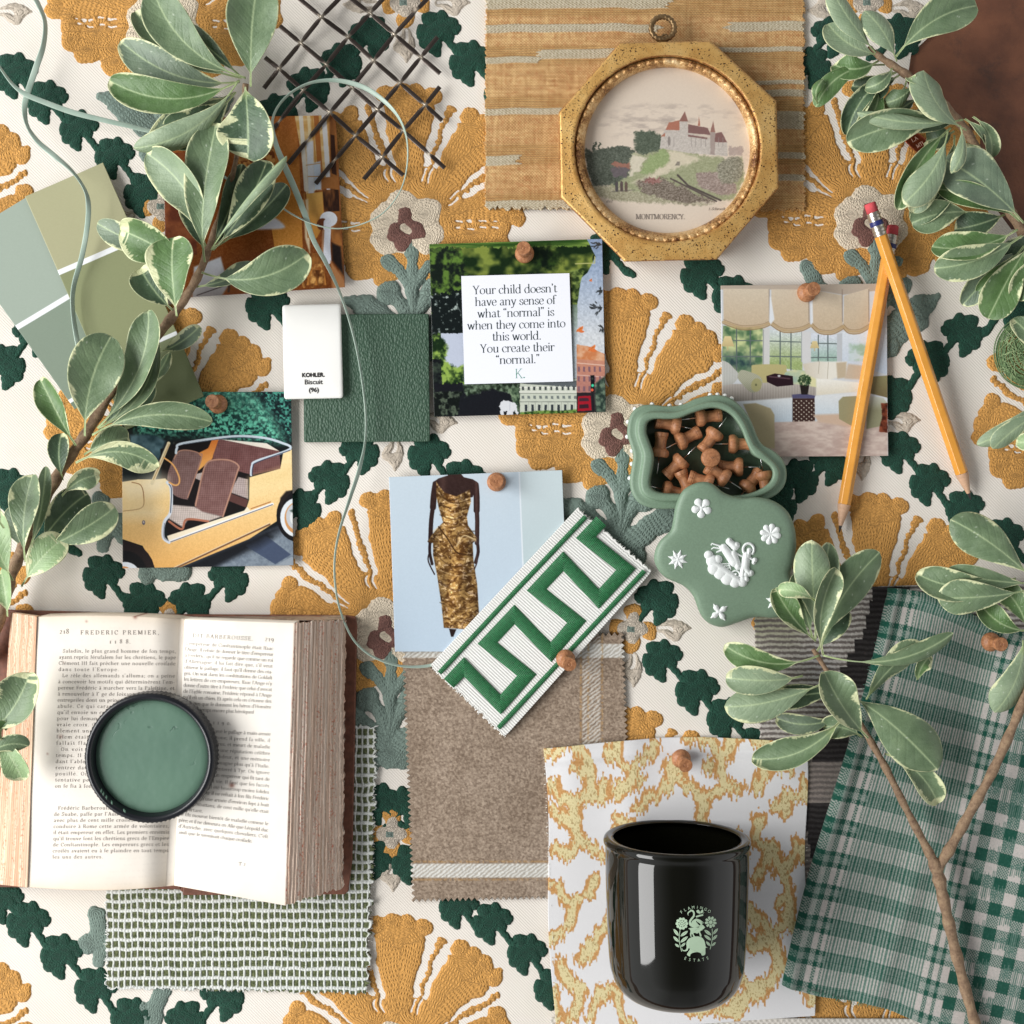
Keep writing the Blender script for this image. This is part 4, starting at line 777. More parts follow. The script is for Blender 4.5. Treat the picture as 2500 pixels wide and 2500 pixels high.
tag(sheet('fabric_swatch', [(1188, -14), (1962, -14), (1965, 512), (1184, 508)], .0026, tweed, M_CLOTH, None, 1.5, None, tweed_h, .0026, edge_warp(775, 525, fray(525, 7, 1), fray(525, 9, 2), None, fray(775, 11, 3)), persp=False, gain=.92), 'golden tan slub weave swatch with taupe cord stripes under the octagonal frame', 'fabric swatch')
# green and white open basket weave
PW, PH = 15.2, 23.6
def bk(X, Y):
    x = X+(vn(X/30, Y/24, 3)-.5)*5; y = Y+(vn(X/24, Y/40, 6)-.5)*5
    gx = (x/PW) % 1; gy = (y/PH) % 1
    hb = np.clip(1-np.abs(gy-.2)/.19, 0, 1); vb = np.clip(1-np.abs(gx-.2)/(.13+.08*vn(np.floor(x/PW), np.floor(y/PH), 9)), 0, 1)
    gc = np.clip(1-np.abs(gx-.7)/.46, 0, 1)*np.clip(1-np.abs(gy-.7)/.46, 0, 1)
    return x, y, gx, gy, hb, vb, gc
def basket(P):
    X, Y = P.X, P.Y; x, y, gx, gy, hb, vb, gc = bk(X, Y)
    g = np.clip((fbm(X/3, Y/3, 2)-.2)*1.4, 0, 1)[:, None]
    c = np.array((66, 74, 50))*(1-g)+np.array((130, 136, 94))*g
    w = np.array((196, 200, 198))+(fbm(X/4, Y/4, 5)[:, None])*np.array((44, 42, 36))
    m = (np.maximum(np.clip(hb*3, 0, 1), np.clip(vb*3, 0, 1)))[:, None]
    gap = ((gc < .015) & (m[:, 0] < .5))[:, None]
    c = np.where(gap, np.array((176, 180, 172)), c)
    P.C[:] = c*(1-m)+w*m
def basket_h(X, Y, U, V):
    x, y, gx, gy, hb, vb, gc = bk(X, Y)
    s1 = np.sin(x/PW*2*np.pi*2); hw = np.sqrt(np.clip(hb, 0, 1))*(.0009+.00016*s1)*(.85+.15*np.abs(np.sin((gy-.2)*20)))
    vw = np.sqrt(np.clip(vb, 0, 1))*(.00085+.00035*np.sin(gy*2*np.pi-2.6)); gh = np.sqrt(gc)*.0006
    return np.maximum(np.maximum(hw, vw), gh)+.0002*vn(X/3, Y/3, 1)+.0008*np.sin(U*5+V*3)*.5
tag(sheet('fabric_swatch', [(262, 1745), (920, 1772), (898, 2424), (262, 2412)], .0022, basket, M_CLOTH, None, 1.5, None, basket_h, .0022, edge_warp(650, 650, fray(650, 12, 4), fray(650, 14, 5), fray(650, 12, 8), fray(650, 10, 6), 6)), 'white and moss green open basket weave swatch sticking out from under the book', 'fabric swatch')
# brown flannel with pinked edges
def wool(P):
    X, Y = P.X, P.Y
    n = fbm(X/5+Y/9, Y/4-X/12, 3, 4); c = np.array((136, 118, 101))+(n[:, None]-.5)*np.array((100, 98, 92))+(fbm(X/60, Y/60, 2)[:, None]-.5)*24+14
    tw = np.clip(.5+.9*np.sin((X*1.0+Y*1.25)*2*np.pi/13+3*vn(X/10, Y/6, 3)), 0, 1)[:, None]
    wht = np.array((184, 178, 168))*(1-tw)+np.array((232, 232, 226))*tw
    for (a, b, ver, op) in ((2108, 2142, 0, .92), (1572, 1606, 0, .92), (1422, 1466, 1, .62)):
        q = X if ver else Y+(X-1000)*.0; m = (np.clip(np.minimum(q-a, b-q)/3+.5, 0, 1)*op*(tw[:, 0] if ver else 1))[:, None]; c = c*(1-m)+wht*m
    for (a, ver) in ((2103, 0), (2147, 0), (1418, 1), (1436, 1), (1470, 1)):
        q = X if ver else Y; m = (np.exp(-((q-a)/2.5)**2)*.55*(vn(X/4, Y/4, 3) > .4))[:, None]; c = c*(1-m)+np.array((180, 138, 84))*m
    P.C[:] = c
def wool_h(X, Y, U, V): return .00035*fbm(X/4+Y/9, Y/4-X/12, 3, 3)+.0010*np.sin(U*4+1)*np.sin(V*3)
pk = lambda L, a, p: (lambda t: (saw(t*L/p)-.5)*a*2)
tag(sheet('fabric_swatch', [(984, 1556), (1520, 1548), (1546, 2186), (1010, 2198)], .0026, wool, M_CLOTH, None, 1.6, None, wool_h, .0020, edge_warp(530, 640, pk(640, 5, 14), pk(640, 5, 14), pk(530, 5, 14), pk(530, 5, 14), 5), gain=.86), 'mushroom brown wool flannel swatch with pinked edges and a white stripe', 'fabric swatch')
# grey striped weave with black steps
def ikat(P):
    X, Y = P.X, P.Y
    yy = Y+(vn(X/20, Y/60, 3)-.5)*3; s = np.clip(.5+1.1*np.sin(yy*2*np.pi/13.2)+(vn(X/3, Y/2.5, 5)-.5)*1.5, 0, 1)[:, None]
    lt = np.array((196, 190, 184))+(vn(X/3, Y/3, 7)[:, None]-.5)*26
    green = np.clip((1600-Y)/60, 0, 1)*np.clip((1990-X)/60, 0, 1); lt = lt*(1-green[:, None]*.5)+np.array((150, 152, 112))*green[:, None]*.5
    wht = (np.clip(1-np.abs(X-2000)/60, 0, 1)*np.clip(1-np.abs(Y-1650)/140, 0, 1))[:, None]; lt = lt*(1-wht*.5)+np.array((214, 214, 220))*wht*.5
    dk = (np.clip((Y-1800)/60, 0, 1)*.55)[:, None]; lt = lt*(1-dk)+np.array((104, 90, 82))*dk
    c = lt*s+np.array((112, 104, 100))*(1-s)
    xs = np.floor((Y-1430)/30)
    for (y0, y1, x0, sh) in ((1432, 1620, 2130, -8), (1560, 1680, 2086, -18), (1760, 1860, 2000, -9), (1960, 2130, 1960, 6)):
        e = x0+sh*np.floor((Y-y0)/34); m = ((Y > y0) & (Y < y1) & (X > e) & (X < e+92+20*np.sin(xs)))[:, None]*1.0; c = c*(1-m)+(np.array((38, 34, 34))+20*(1-s))*m
    P.C[:] = c
tag(sheet('fabric_swatch', [(1838, 1442), (2570, 1418), (2570, 2260), (1880, 2260)], .0026, ikat, M_CLOTH, None, 2.0, None, lambda X, Y, U, V: .00022*np.sin(Y*2*np.pi/13.2)+.0003*vn(X/4, Y/4, 1), .0012, edge_warp(730, 830, fray(830, 5, 4)), gain=.85), 'grey ribbed weave swatch with black stepped blocks, lying below the green checked cloth', 'fabric swatch')
# loose pale weave along the bottom edge
tag(sheet('fabric_swatch', [(1350, 2462), (1972, 2470), (2600, 2484), (1350, 2620)][:0] or [(1345, 2484), (2600, 2490), (2600, 2640), (1345, 2640)], .0026, lambda P: P.C.__setitem__(slice(None), np.array((222, 216, 206))-(np.clip(np.sin(P.X/2.2)*np.sin(P.Y/2.4), 0, 1)[:, None]*26)-(vn(P.X/30, P.Y/12, 2)[:, None]*16)), M_CLOTH, None, 2.4, None, lambda X, Y, U, V: .0003*np.sin(X/2.2)*np.sin(Y/2.4), .0010), 'loosely woven pale linen strip along the bottom edge of the arrangement', 'fabric swatch')
# white linen with an ochre coral pattern
def coral(P):
    X, Y = P.X, P.Y
    col = np.floor(X/4.2); j = (vn(col*1.7, np.floor(Y/60)*3.1, 12)-.5)*26
    x = X; y = Y+j
    A_ = [[(340, 60), (420, 130), (480, 80)], [(560, 60), (600, 130), (660, 215), (640, 300), (680, 400), (745, 420), (755, 330)], [(555, 245), (600, 250)], [(390, 330), (470, 420), (560, 440), (680, 400)], [(560, 440), (530, 600), (590, 700), (500, 790), (430, 740)], [(590, 700), (680, 740), (770, 820)], [(390, 490), (480, 560), (535, 620)], [(780, 110), (860, 170), (930, 230), (1010, 190), (1085, 100)], [(860, 170), (840, 40)], [(930, 230), (925, 300), (835, 400)], [(925, 300), (995, 340)],
          [(975, 490), (1000, 470), (1090, 440), (1170, 370), (1240, 330), (1330, 370), (1420, 420), (1430, 600)], [(1240, 330), (1170, 230), (1290, 280)], [(1420, 420), (1540, 380), (1650, 370)], [(1540, 380), (1530, 230), (1500, 90), (1330, 40)], [(1530, 200), (1620, 50)], [(1450, 230), (1440, 240)], [(860, 560), (900, 600), (840, 680)],
          [(430, 980), (480, 1060), (560, 1130), (680, 1060), (690, 970)], [(560, 1130), (520, 1280), (430, 1350)], [(605, 1500), (640, 1470), (690, 1400), (800, 1290), (860, 1150)], [(470, 1520), (500, 1640), (600, 1690), (560, 1800), (500, 1920)], [(640, 1900), (700, 1780), (760, 1700), (830, 1720), (860, 1830), (950, 1960)], [(400, 1700), (440, 1900)], [(1300, 1830), (1420, 1850), (1560, 1840), (1700, 1760), (1800, 1640)]]
    B_ = [[(-60, 30), (60, 30), (180, 60), (200, 190), (100, 380)], [(200, 190), (340, 215)], [(250, 490), (300, 520), (330, 420), (450, 400), (440, 290)], [(130, 560), (130, 690), (240, 770), (210, 890), (130, 980)], [(240, 770), (310, 900), (390, 860), (410, 740), (480, 800)], [(310, 900), (380, 1010), (350, 1140), (280, 1130)], [(350, 1140), (360, 1280), (240, 1340), (130, 1240), (70, 1170)], [(240, 1340), (250, 1500), (210, 1650), (60, 1680), (-40, 1640)], [(250, 1500), (400, 1630), (500, 1760)], [(210, 1650), (60, 1800), (-60, 1850)], [(-60, 1200), (-20, 1300), (60, 1350)], [(-20, 700), (40, 800)], [(60, 1350), (100, 1420), (240, 1340)], [(430, 1300), (480, 1350), (360, 1280)]]
    wx = x+(fbm(x/34, y/34, 3)-.5)*34; wy = y+(fbm(x/34, y/34, 8)-.5)*34; d = np.full(x.shape, 99.)
    for ox, LL in ((1200, A_), (1800, B_)):
        for l_ in LL: d = np.minimum(d, sdline(wx, wy, [(ox+p_[0]*.3623, 1800+p_[1]*.3623) for p_ in l_]))
    d = d+(fbm(x/22, y/22, 14)-.5)*13
    c = np.empty((X.size, 3)); c[:] = (232, 231, 232)
    o = np.clip((19-d)/1.6, 0, 1)[:, None]; c = c*(1-o)+(np.array((202, 152, 96))+(vn(X/2, Y/2, 3)[:, None]-.5)*34)*o
    i = np.clip((10.5-d)/1.6, 0, 1)[:, None]; yl = np.array((228, 212, 162))-((vn(X/2.2, Y/4, 8) > .72)[:, None]*np.array((44, 52, 50))); c = c*(1-i)+yl*i
    wv = (np.sin(X*2*np.pi/4.6)*np.sin(Y*2*np.pi/4.6))[:, None]; P.C[:] = c*(1+.04*wv)
def coral_h(X, Y, U, V):
    return .00012*np.sin(X*2*np.pi/4.6)*np.sin(Y*2*np.pi/4.6)+.0016*np.exp(-((U*640-215+40*V)/42)**2)*np.clip(.75-V, 0, 1)+.0020*np.exp(-((U*640-60)/40)**2)*np.clip(.5-V, 0, 1)+.0018*np.sin(U*9)*np.exp(-V*6)+.0012*np.exp(-((V*680-30)/12)**2)
cw = lambda U: -18*np.sin(np.clip(U, 0, 1)*math.pi)
tag(sheet('fabric_swatch', [(1326, 1828), (1962, 1812), (1986, 2480), (1356, 2530)], .0036, coral, M_CLOTH, None, 1.5, None, coral_h, .0014, edge_warp(640, 680, lambda V: 6*np.sin(V*7), lambda V: 8*np.sin(V*8+1), cw, None, 300)), 'white linen swatch with a flame edged ochre coral pattern under the black glass', 'fabric swatch')
# green checked cotton, slightly crumpled
def ging(P):
    u = P.U*600; v = P.V*1010; u = u+14*np.sin(v/150)*0
    G1 = np.array((30, 88, 72)); W1 = np.array((214, 206, 200))
    # vertical stripe share of green (warp), horizontal share (weft)
    wa = np.zeros(u.shape)
    for a, b, s in ((0, 14, 1), (14, 28, .35), (28, 40, 1), (40, 52, .1), (52, 60, .9), (60, 68, .2), (68, 74, .8)): wa = np.where((u >= a) & (u < b), s, wa)
    fine = (u >= 74) & (u < 285); wa = np.where(fine, np.where((u/7.0) % 1 < .5, .95, .05), wa)
    for a, b, s in ((285, 296, .1), (296, 306, 1), (306, 318, .2), (318, 326, .9), (326, 342, .1)): wa = np.where((u >= a) & (u < b), s, wa)
    big = u >= 342; wa = np.where(big, np.where(((u-342)/56) % 1 < .5, .95, .05), wa)
    per = 82.0; we = np.where((v/per) % 1 < .5, .9, .08); thin = (np.abs(((v/per) % 1)-.25) < .10) & ~big & ~fine; we = np.where(thin, .4, we)
    we2 = np.where(big, np.where((v/62) % 1 < .5, .95, .05), we)
    dith = np.where(((np.floor(u/3.5)+np.floor(v/3.5)) % 2) == 0, wa, we2)
    mixv = np.where(wa*we2 > .7, 1, np.where((wa < .3) & (we2 < .3), 0, .35*(wa+we2)/2+.65*dith))
    mixv = np.where(fine, .55*wa+.45*(we+.05)*(.6+.4*((v/4.0) % 1 < .5)), mixv)
    # float-thread tufts on some blocks
    tuft = (big & (vn(np.floor((u-342)/28), np.floor(v/31+vn(np.floor(u/4), v*0, 2)*.6), 5) > .70) & (((u/4.6) % 1) < .55)); mixv = np.where(tuft, .62, mixv)
    mixv = np.clip(mixv+(vn(u/2.5, v/2.5, 3)-.5)*.22, 0, 1)[:, None]; P.C[:] = W1*(1-mixv)+G1*mixv
def ging_h(X, Y, U, V):
    u = U*600; v = V*1010
    h = .0030*np.exp(-((u-200-30*np.sin(v/300))/30)**2)*np.clip((V-.35)*3, 0, 1)+.0035*np.exp(-((u-330+v*.04)/46)**2)*np.clip(1.2-V, 0, 1)+.0018*np.sin(u/90+v/260)+.0014*np.sin(u/50-v/210)*np.clip(1-V, 0, 1)
    h += .0040*np.exp(-u/12)*0+.0030*np.exp(-((u-16)/14)**2)+.0025*np.exp(-((v-16)/16)**2)
    return h+.0001*np.sin(u*2)*np.sin(v*2)
tag(sheet('checked_cloth', [(2170, 1440), (2760, 1600), (2560, 2570), (1924, 2406)], .0060, ging, M_CLOTH, None, 1.8, None, ging_h, .0050, edge_warp(600, 1010, lambda V: 12*np.sin(V*5+.6)-6, None, lambda U: -16*np.sin(U*9+.3), lambda U: 8*np.sin(U*14), 120), gain=.76), 'forest green and white checked cotton cloth, rumpled, under the forked twig', 'fabric swatch')
# ---------------- white tape with a green key border
TA = np.array((1050, 1625.)); TB = np.array((1410, 1240.)); TC = np.array((1592, 1395.)); TD = np.array((1232, 1800.))
def tape(P): 
    r = np.sin(P.U*525*2*np.pi/6.2)[:, None]; P.C[:] = np.array((236, 235, 230))+r*5+(vn(P.X/4, P.Y/4, 2)[:, None]-.5)*8
ZT = .0062
trim = tag(sheet('trim_tape', [tuple(TA), tuple(TB), tuple(TC), tuple(TD)], ZT, tape, M_CLOTH, None, 1.5, None, lambda X, Y, U, V: .00022*np.sin(U*525*2*np.pi/6.2)+.0009*np.sin(U*math.pi), .0016, lambda U, V, X, Y: (X+(vn(V*60, V*0, 3)-.5)*8*np.exp(-np.minimum(U, 1-U)*90), Y+(vn(V*60, V*0, 8)-.5)*8*np.exp(-np.minimum(U, 1-U)*90))), 'white ribbed trim tape with a green Greek key border, laid diagonally over the photograph', 'trim')
def satin(name, c, rough=.42):
    m = N(name); uv = m.attr('uvw', 'Vector'); sp = m.n('ShaderNodeSeparateXYZ'); m.l(uv, sp.inputs[0])
    f = m.math('MULTIPLY_ADD', m.math('SINE', m.math('ADD', m.math('MULTIPLY', sp.outputs[0], 2*math.pi/4.0), m.math('MULTIPLY', m.noise(900, 2), 4))), .5, .5)
    a = L4(c); m.base(m.ramp(m.noise(500, 3), [(.3, tuple(x*.75 for x in a[:3])+(1,)), (.7, tuple(x*1.2 for x in a[:3])+(1,))])).set(Roughness=rough); m.bump(f, .8, .0005); return m.m
M_SATIN = satin('green_satin_stitch', (38, 112, 66))
def band(name, pts, w, z, mat, parent, hgt=.0012, split=True):
    """satin stitched band along pts (photo px), mitred, arched across"""
    p = np.array(pts, float); n = len(p); V = []; F = []; UV = []; prof = np.linspace(-1, 1, 9)
    d = [(p[i+1]-p[i])/np.hypot(*(p[i+1]-p[i])) for i in range(n-1)]
    nr = [np.array((-q[1], q[0])) for q in d]
    def off(i):
        if i == 0: return nr[0]
        if i == n-1: return nr[-1]
        m_ = nr[i-1]+nr[i]; m_ /= np.hypot(*m_); return m_/max(.35, m_.dot(nr[i]))
    acc = 0
    for i in range(n-1):
        Ls = np.hypot(*(p[i+1]-p[i])); ns = max(2, int(Ls/5)); o = len(V)
        for k in range(ns+1):
            t = k/ns
            for q in prof:
                a = p[i]+off(i)*q*w/2; b = p[i+1]+off(i+1)*q*w/2; c = a*(1-t)+b*t; zz = z+hgt*math.sqrt(max(0, 1-q*q*.96))
                V.append(tuple(W(c[0], c[1], z)+Vector((0, 0, zz-z)))); UV.append((acc+c.dot(d[i]), q))
        F.append(gridF(ns+1, len(prof), o))
        acc += Ls
    return mesh(name, np.array(V), np.concatenate(F), mat, parent, uv=np.array(UV))
band('key_border', [(1096, 1668), (1133, 1628), (1222, 1720), (1286, 1648), (1190, 1570), (1256, 1500), (1345, 1592), (1408, 1518), (1310, 1440), (1375, 1370), (1462, 1462), (1528, 1390), (1430, 1312), (1468, 1272)], 33, ZT+.0009, M_SATIN, trim, .0013)
band('edge_line', [(1073, 1643), (1250, 1452), (1430, 1261)], 12, ZT+.0008, M_SATIN, trim, .0010); band('edge_line', [(1217, 1777), (1395, 1585), (1573, 1394)], 12, ZT+.0008, M_SATIN, trim, .0010)
# ---------------- white glazed sample and green embossed board
def slab(cor, z0, z1, rx=8, n=7):
    """rounded-corner slab outline, polygons via ring insets"""
    c = [np.array(q, float) for q in cor]; out = []
    for i in range(4):
        a, b, d = c[i-1], c[i], c[(i+1) % 4]; u = (a-b)/np.hypot(*(a-b)); v = (d-b)/np.hypot(*(d-b))
        for t in np.linspace(0, 1, n): out.append(b+u*rx*(1-t)**2+v*rx*t**2)
    return out
def cushion(name, cor, z0, z1, mat, parent, rx=9, edge=.0012, ins=5):
    ol = slab(cor, z0, z1, rx); n = len(ol); cen = sum(ol)/n; V = []; F = []
    rings = [(0, z0), (0, z1-edge), (.25*ins, z1-edge*.4), (ins, z1-edge*.08), (ins*2.2, z1), (ins*8, z1+edge*.12)]
    for dd, z in rings:
        for q in ol:
            r = np.hypot(*(q-cen)); V.append(tuple(W(*(cen+(q-cen)*(1-dd/r)), z)))
    for i in range(len(rings)-1):
        for j in range(n): k = (j+1) % n; F.append((i*n+j, (i+1)*n+j, (i+1)*n+k, i*n+k))
    F.append(tuple((len(rings)-1)*n+j for j in range(n))[::-1]); return mesh(name, V, F, mat, parent)
gb = cushion('embossed_board', [(740, 768), (1047, 766), (1050, 1078), (742, 1080)], .0004, .0042, None, None, 4, .0006, 2)
m = N('green_embossed'); v = m.coord(); mp = m.n('ShaderNodeMapping'); m.l(v, mp.inputs[0]); mp.inputs['Scale'].default_value = (1.35, .8, 1)
vo = m.n('ShaderNodeTexVoronoi'); vo.inputs['Scale'].default_value = 620; m.l(mp.outputs[0], vo.inputs[0])
m.base(m.ramp(vo.outputs[0], [(.1, L4((64, 92, 72))), (.6, L4((52, 80, 62)))])).set(Roughness=.55); m.bump(m.math('ADD', m.math('MULTIPLY', vo.outputs[0], -1.0), m.math('MULTIPLY', m.noise(900, 3, v), .5)), .6, .0009); gb.data.materials.append(m.m)
tag(gb, 'square board covered in dark green pebbled leather, partly under the white sample', 'sample board')
M_GLAZE = simple('white_glaze', (243, 242, 238), .12)
til = cushion('glazed_sample', [(689, 745), (832, 741), (838, 972), (694, 975)], .0044, .0088, M_GLAZE, None, 8, .0012, 7)
tag(til, 'white glazed enamel sample plate with black lettering at its lower end', 'sample plate')
def sanstext(name, txt, x, y, w, z, mat, parent, a=0.0, sq=1.0, bold=0.0):
    V, F = sans(txt, 1.0); V[:, 0] -= (V[:, 0].max()+V[:, 0].min())/2; k = w*PX/(V[:, 0].max()-V[:, 0].min()); V = V*k; V[:, 1] *= sq
    if bold: V, F = join([(V+np.array((dx, dy, dz)), F) for dx, dy, dz in ((-bold, 0, 0), (bold, 0, .00001), (0, bold, .00002), (0, -bold, .00003))])
    c, s = math.cos(a), math.sin(a); X = V[:, 0]*c-V[:, 1]*s; Y = V[:, 0]*s+V[:, 1]*c; o = W(x, y, z)
    return mesh(name, np.stack([X+o.x, Y+o.y, np.full(len(X), z)+V[:, 2]], 1), F, mat, parent, smooth=False)
sanstext('lettering', 'KOHLER.', 765, 920, 53, .00908, M_INK, til, .02, 1, .00022); sanstext('lettering', 'Biscuit', 766, 938, 43, .00908, M_INK, til, .02, 1, .00007); sanstext('lettering', '(96)', 766, 957, 23, .00908, M_INK, til, .02, 1, .0001)
# ---------------- woven metal lattice
q = lambda *a: [(600+x*.3623, y*.3623) for x, y in a]
LB = [(0, q((680, -60), (510, 115), (370, 290), (225, 463), (122, 595))), (0, q((990, -80), (838, 88), (690, 250), (543, 435), (387, 610), (225, 820), (140, 925))), (0, q((1290, -80), (1150, 70), (1002, 232), (862, 408), (715, 588), (568, 758), (420, 940), (285, 1105))),
      (0, q((1292, 250), (1180, 385), (1040, 560), (888, 740), (740, 914), (600, 1080), (470, 1238))), (0, q((1307, 585), (1210, 708), (1060, 880), (920, 1060), (795, 1208))),
      (1, q((640, -60), (838, 88), (1002, 232), (1180, 385), (1310, 495))), (1, q((300, -60), (510, 115), (690, 250), (862, 408), (1040, 560), (1210, 708), (1322, 812))), (1, q((230, 175), (370, 290), (543, 435), (715, 588), (888, 740), (1060, 880), (1240, 1040), (1340, 1132))), (1, q((130, 388), (225, 463), (387, 610), (568, 758), (740, 914), (920, 1060), (1062, 1182)))]
m = N('dark_bronze_bar'); m.base(m.attr('col')).set(Roughness=.34, Metallic=.7)
mp = m.n('ShaderNodeMapping'); m.l(m.coord(), mp.inputs[0]); m.bump(m.noise(2600, 3), .35, .0002); M_BAR = m.m
LAT = thing('metal_lattice', 'dark bronze wire lattice of flat crimped bars lying diagonally on the cloth', 'lattice', W(840, 200, .0))
cross = [np.array(W(*c)) for c in set([tuple(np.round(x, 1)) for _, b in LB for x in b])]
CR = {}
for fam, b in LB:
    for x in b: CR.setdefault((round(x[0]/14), round(x[1]/14)), []).append(fam)
for bi, (fam, b) in enumerate(LB):
    pts = []; rad = []; n = len(b)
    for i in range(n-1):
        (x0, y0), (x1, y1) = b[i], b[i+1]
        for t in np.linspace(0, 1, 22, endpoint=(i == n-2)):
            x, y = x0+(x1-x0)*t, y0+(y1-y0)*t
            def up(k): return 0 if k in (0, n-1) else (1 if (k+bi) % 2 else -1)
            s = (up(i)*(1-t)**1+up(i+1)*t); a = min(1, t/.22 if i > 0 else 1); c = min(1, (1-t)/.22 if i < n-2 else 1); e = min(a, c)
            z = .0050+.0011*(up(i)*max(0, 1-t/.5)+up(i+1)*max(0, 1-(1-t)/.5)); w = 5.3*PX*(.45+.55*e)
            pts.append(tuple(W(x, y, z))); rad.append(w)
    pts = np.array(pts)
    t = np.gradient(pts, axis=0); t /= np.linalg.norm(t, axis=1)[:, None]
    V = []; F = []; CC = []
    for i, (p, r) in enumerate(zip(pts, rad)):
        a = np.array((t[i, 1], -t[i, 0], 0)); a /= np.linalg.norm(a); e = (r/(5.3*PX)-.45)/.55; h = .0007*(1-e)+.00042*e
        for (u, v_) in ((-1, -.6), (-.8, -1), (.8, -1), (1, -.6), (1, .6), (.75, 1), (0, 1.25), (-.75, 1), (-1, .6)): V.append(p+a*r*u+np.array((0, 0, h*v_))); ee = float(np.clip(e*1.6, 0, 1))**.7; CC.append(lin((76, 67, 62))*ee+lin((196, 184, 166))*(1-ee))  # bar colour lightens at the pinched crossings: metal highlight painted in
    k = 9
    for i in range(len(pts)-1):
        for j in range(k): F.append((i*k+j, i*k+(j+1) % k, (i+1)*k+(j+1) % k, (i+1)*k+j))
    F.append(tuple(range(k))[::-1]); F.append(tuple((len(pts)-1)*k+j for j in range(k)))
    o = mesh('bar', np.array(V)-np.array(LAT.location), F, M_BAR, LAT, col=np.array(CC), smooth=False)
# ---------------- gilt octagonal frame with a small landscape print
FR = thing('picture_frame', 'speckled gilt octagonal picture frame with a round engraving of a castle', 'picture frame', W(1629, 365, 0))
FO = np.array(FR.location)
octp = [(1513, 104), (1736, 100), (1896, 247), (1901, 458), (1750, 634), (1524, 639), (1368, 482), (1364, 274)]
def octr(a, pts, cx, cy):
    d = np.array((math.cos(a), math.sin(a))); best = 1e9
    for i in range(8):
        p, r = np.array(pts[i])-(cx, cy), np.array(pts[(i+1) % 8])-(cx, cy); e = r-p; den = d[0]*e[1]-d[1]*e[0]
        if abs(den) < 1e-9: continue
        t = (p[0]*e[1]-p[1]*e[0])/den; u = (p[0]*d[1]-p[1]*d[0])/den
        if t > 0 and -1e-6 <= u <= 1+1e-6: best = min(best, t)
    return best
cx, cy = 1629, 364; na = 240
angs = sorted(set([2*math.pi*i/na for i in range(na)]+[math.atan2(y-cy, x-cx) % (2*math.pi) for x, y in octp])); na = len(angs)
def ring(rf, z): return [tuple(np.array(W(cx+rf(a)*math.cos(a), cy+rf(a)*math.sin(a), z))-FO) for a in angs]
ro = {a: octr(a, octp, cx, cy) for a in angs}
rows = [ring(lambda a: ro[a]-8, .0004), ring(lambda a: ro[a]-1, .004), ring(lambda a: ro[a], .0185), ring(lambda a: ro[a]-2.5, .0203), ring(lambda a: ro[a]-8, .0206), ring(lambda a: 236, .0206), ring(lambda a: 230, .0212), ring(lambda a: 227, .0200), ring(lambda a: 225, .0180)]
def loft(rows, name, mat, parent, closed=True, cap=False):
    V = np.concatenate([np.array(r) for r in rows]); n = len(rows[0]); F = []
    for i in range(len(rows)-1):
        for j in range(n): k = (j+1) % n; F.append((i*n+j, (i+1)*n+j, (i+1)*n+k, i*n+k))
    if cap: F.append(tuple((len(rows)-1)*n+j for j in range(n))[::-1])
    return mesh(name, V, F, mat, parent)
m = N('speckled_gilt'); v = m.coord()
g = m.ramp(m.noise(60, 6, v, .65), [(.3, L4((190, 140, 72))), (.5, L4((212, 168, 98))), (.7, L4((224, 186, 120)))])
sp1 = m.math('LESS_THAN', m.math('ADD', m.noise(1250, 2, v, .6), m.math('MULTIPLY', m.noise(70, 2, v), .12)), .43)
vo = m.n('ShaderNodeTexVoronoi'); vo.inputs['Scale'].default_value = 330; m.l(v, vo.inputs[0]); dots = m.math('LESS_THAN', vo.outputs[0], .17)
g = m.mix(m.math('MAXIMUM', sp1, dots), g, L4((74, 48, 26)))
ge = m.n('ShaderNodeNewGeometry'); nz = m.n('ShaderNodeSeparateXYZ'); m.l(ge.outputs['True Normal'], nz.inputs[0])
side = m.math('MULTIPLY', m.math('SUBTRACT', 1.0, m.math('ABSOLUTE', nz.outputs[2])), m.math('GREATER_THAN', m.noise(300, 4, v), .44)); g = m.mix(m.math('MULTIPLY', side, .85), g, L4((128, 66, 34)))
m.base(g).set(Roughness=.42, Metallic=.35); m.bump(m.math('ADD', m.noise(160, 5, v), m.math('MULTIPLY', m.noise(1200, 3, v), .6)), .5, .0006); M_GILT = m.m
m = N('pale_gilt'); v = m.coord(); m.base(m.ramp(m.math('ADD', m.noise(70, 3, v), m.math('MULTIPLY', m.math('SUBTRACT', m.noise(900, 4, v, .7), .5), .9)), [(.28, L4((96, 54, 28))), (.43, L4((178, 132, 78))), (.56, L4((216, 176, 120))), (.75, L4((240, 210, 162)))])).set(Roughness=.38, Metallic=.35); m.bump(m.noise(700, 4, v), .8, .0008); M_BEAD = m.m
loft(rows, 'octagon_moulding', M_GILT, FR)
sc = lambda a: 1.3*abs(math.sin(a*33))
def bead(rr, z, amp): return [tuple(np.array(W(cx+(rr+amp*2.0*abs(math.sin(a*33)))*math.cos(a), cy+3+(rr+amp*2.0*abs(math.sin(a*33)))*math.sin(a), z+amp*.0011*abs(math.sin(a*33))**.6*(.7+.5*math.sin(a*7+1)**2)))-FO) for a in [2*math.pi*i/620 for i in range(620)]]
loft([bead(227, .0172, 0), bead(223, .0180, .5), bead(220, .0184, .9), bead(215, .0182, 1.2), bead(210, .0172, 1.3), bead(206, .0158, 1.1), bead(203, .0142, .4), bead(201.5, .0105, 0)], 'beaded_moulding', M_BEAD, FR)
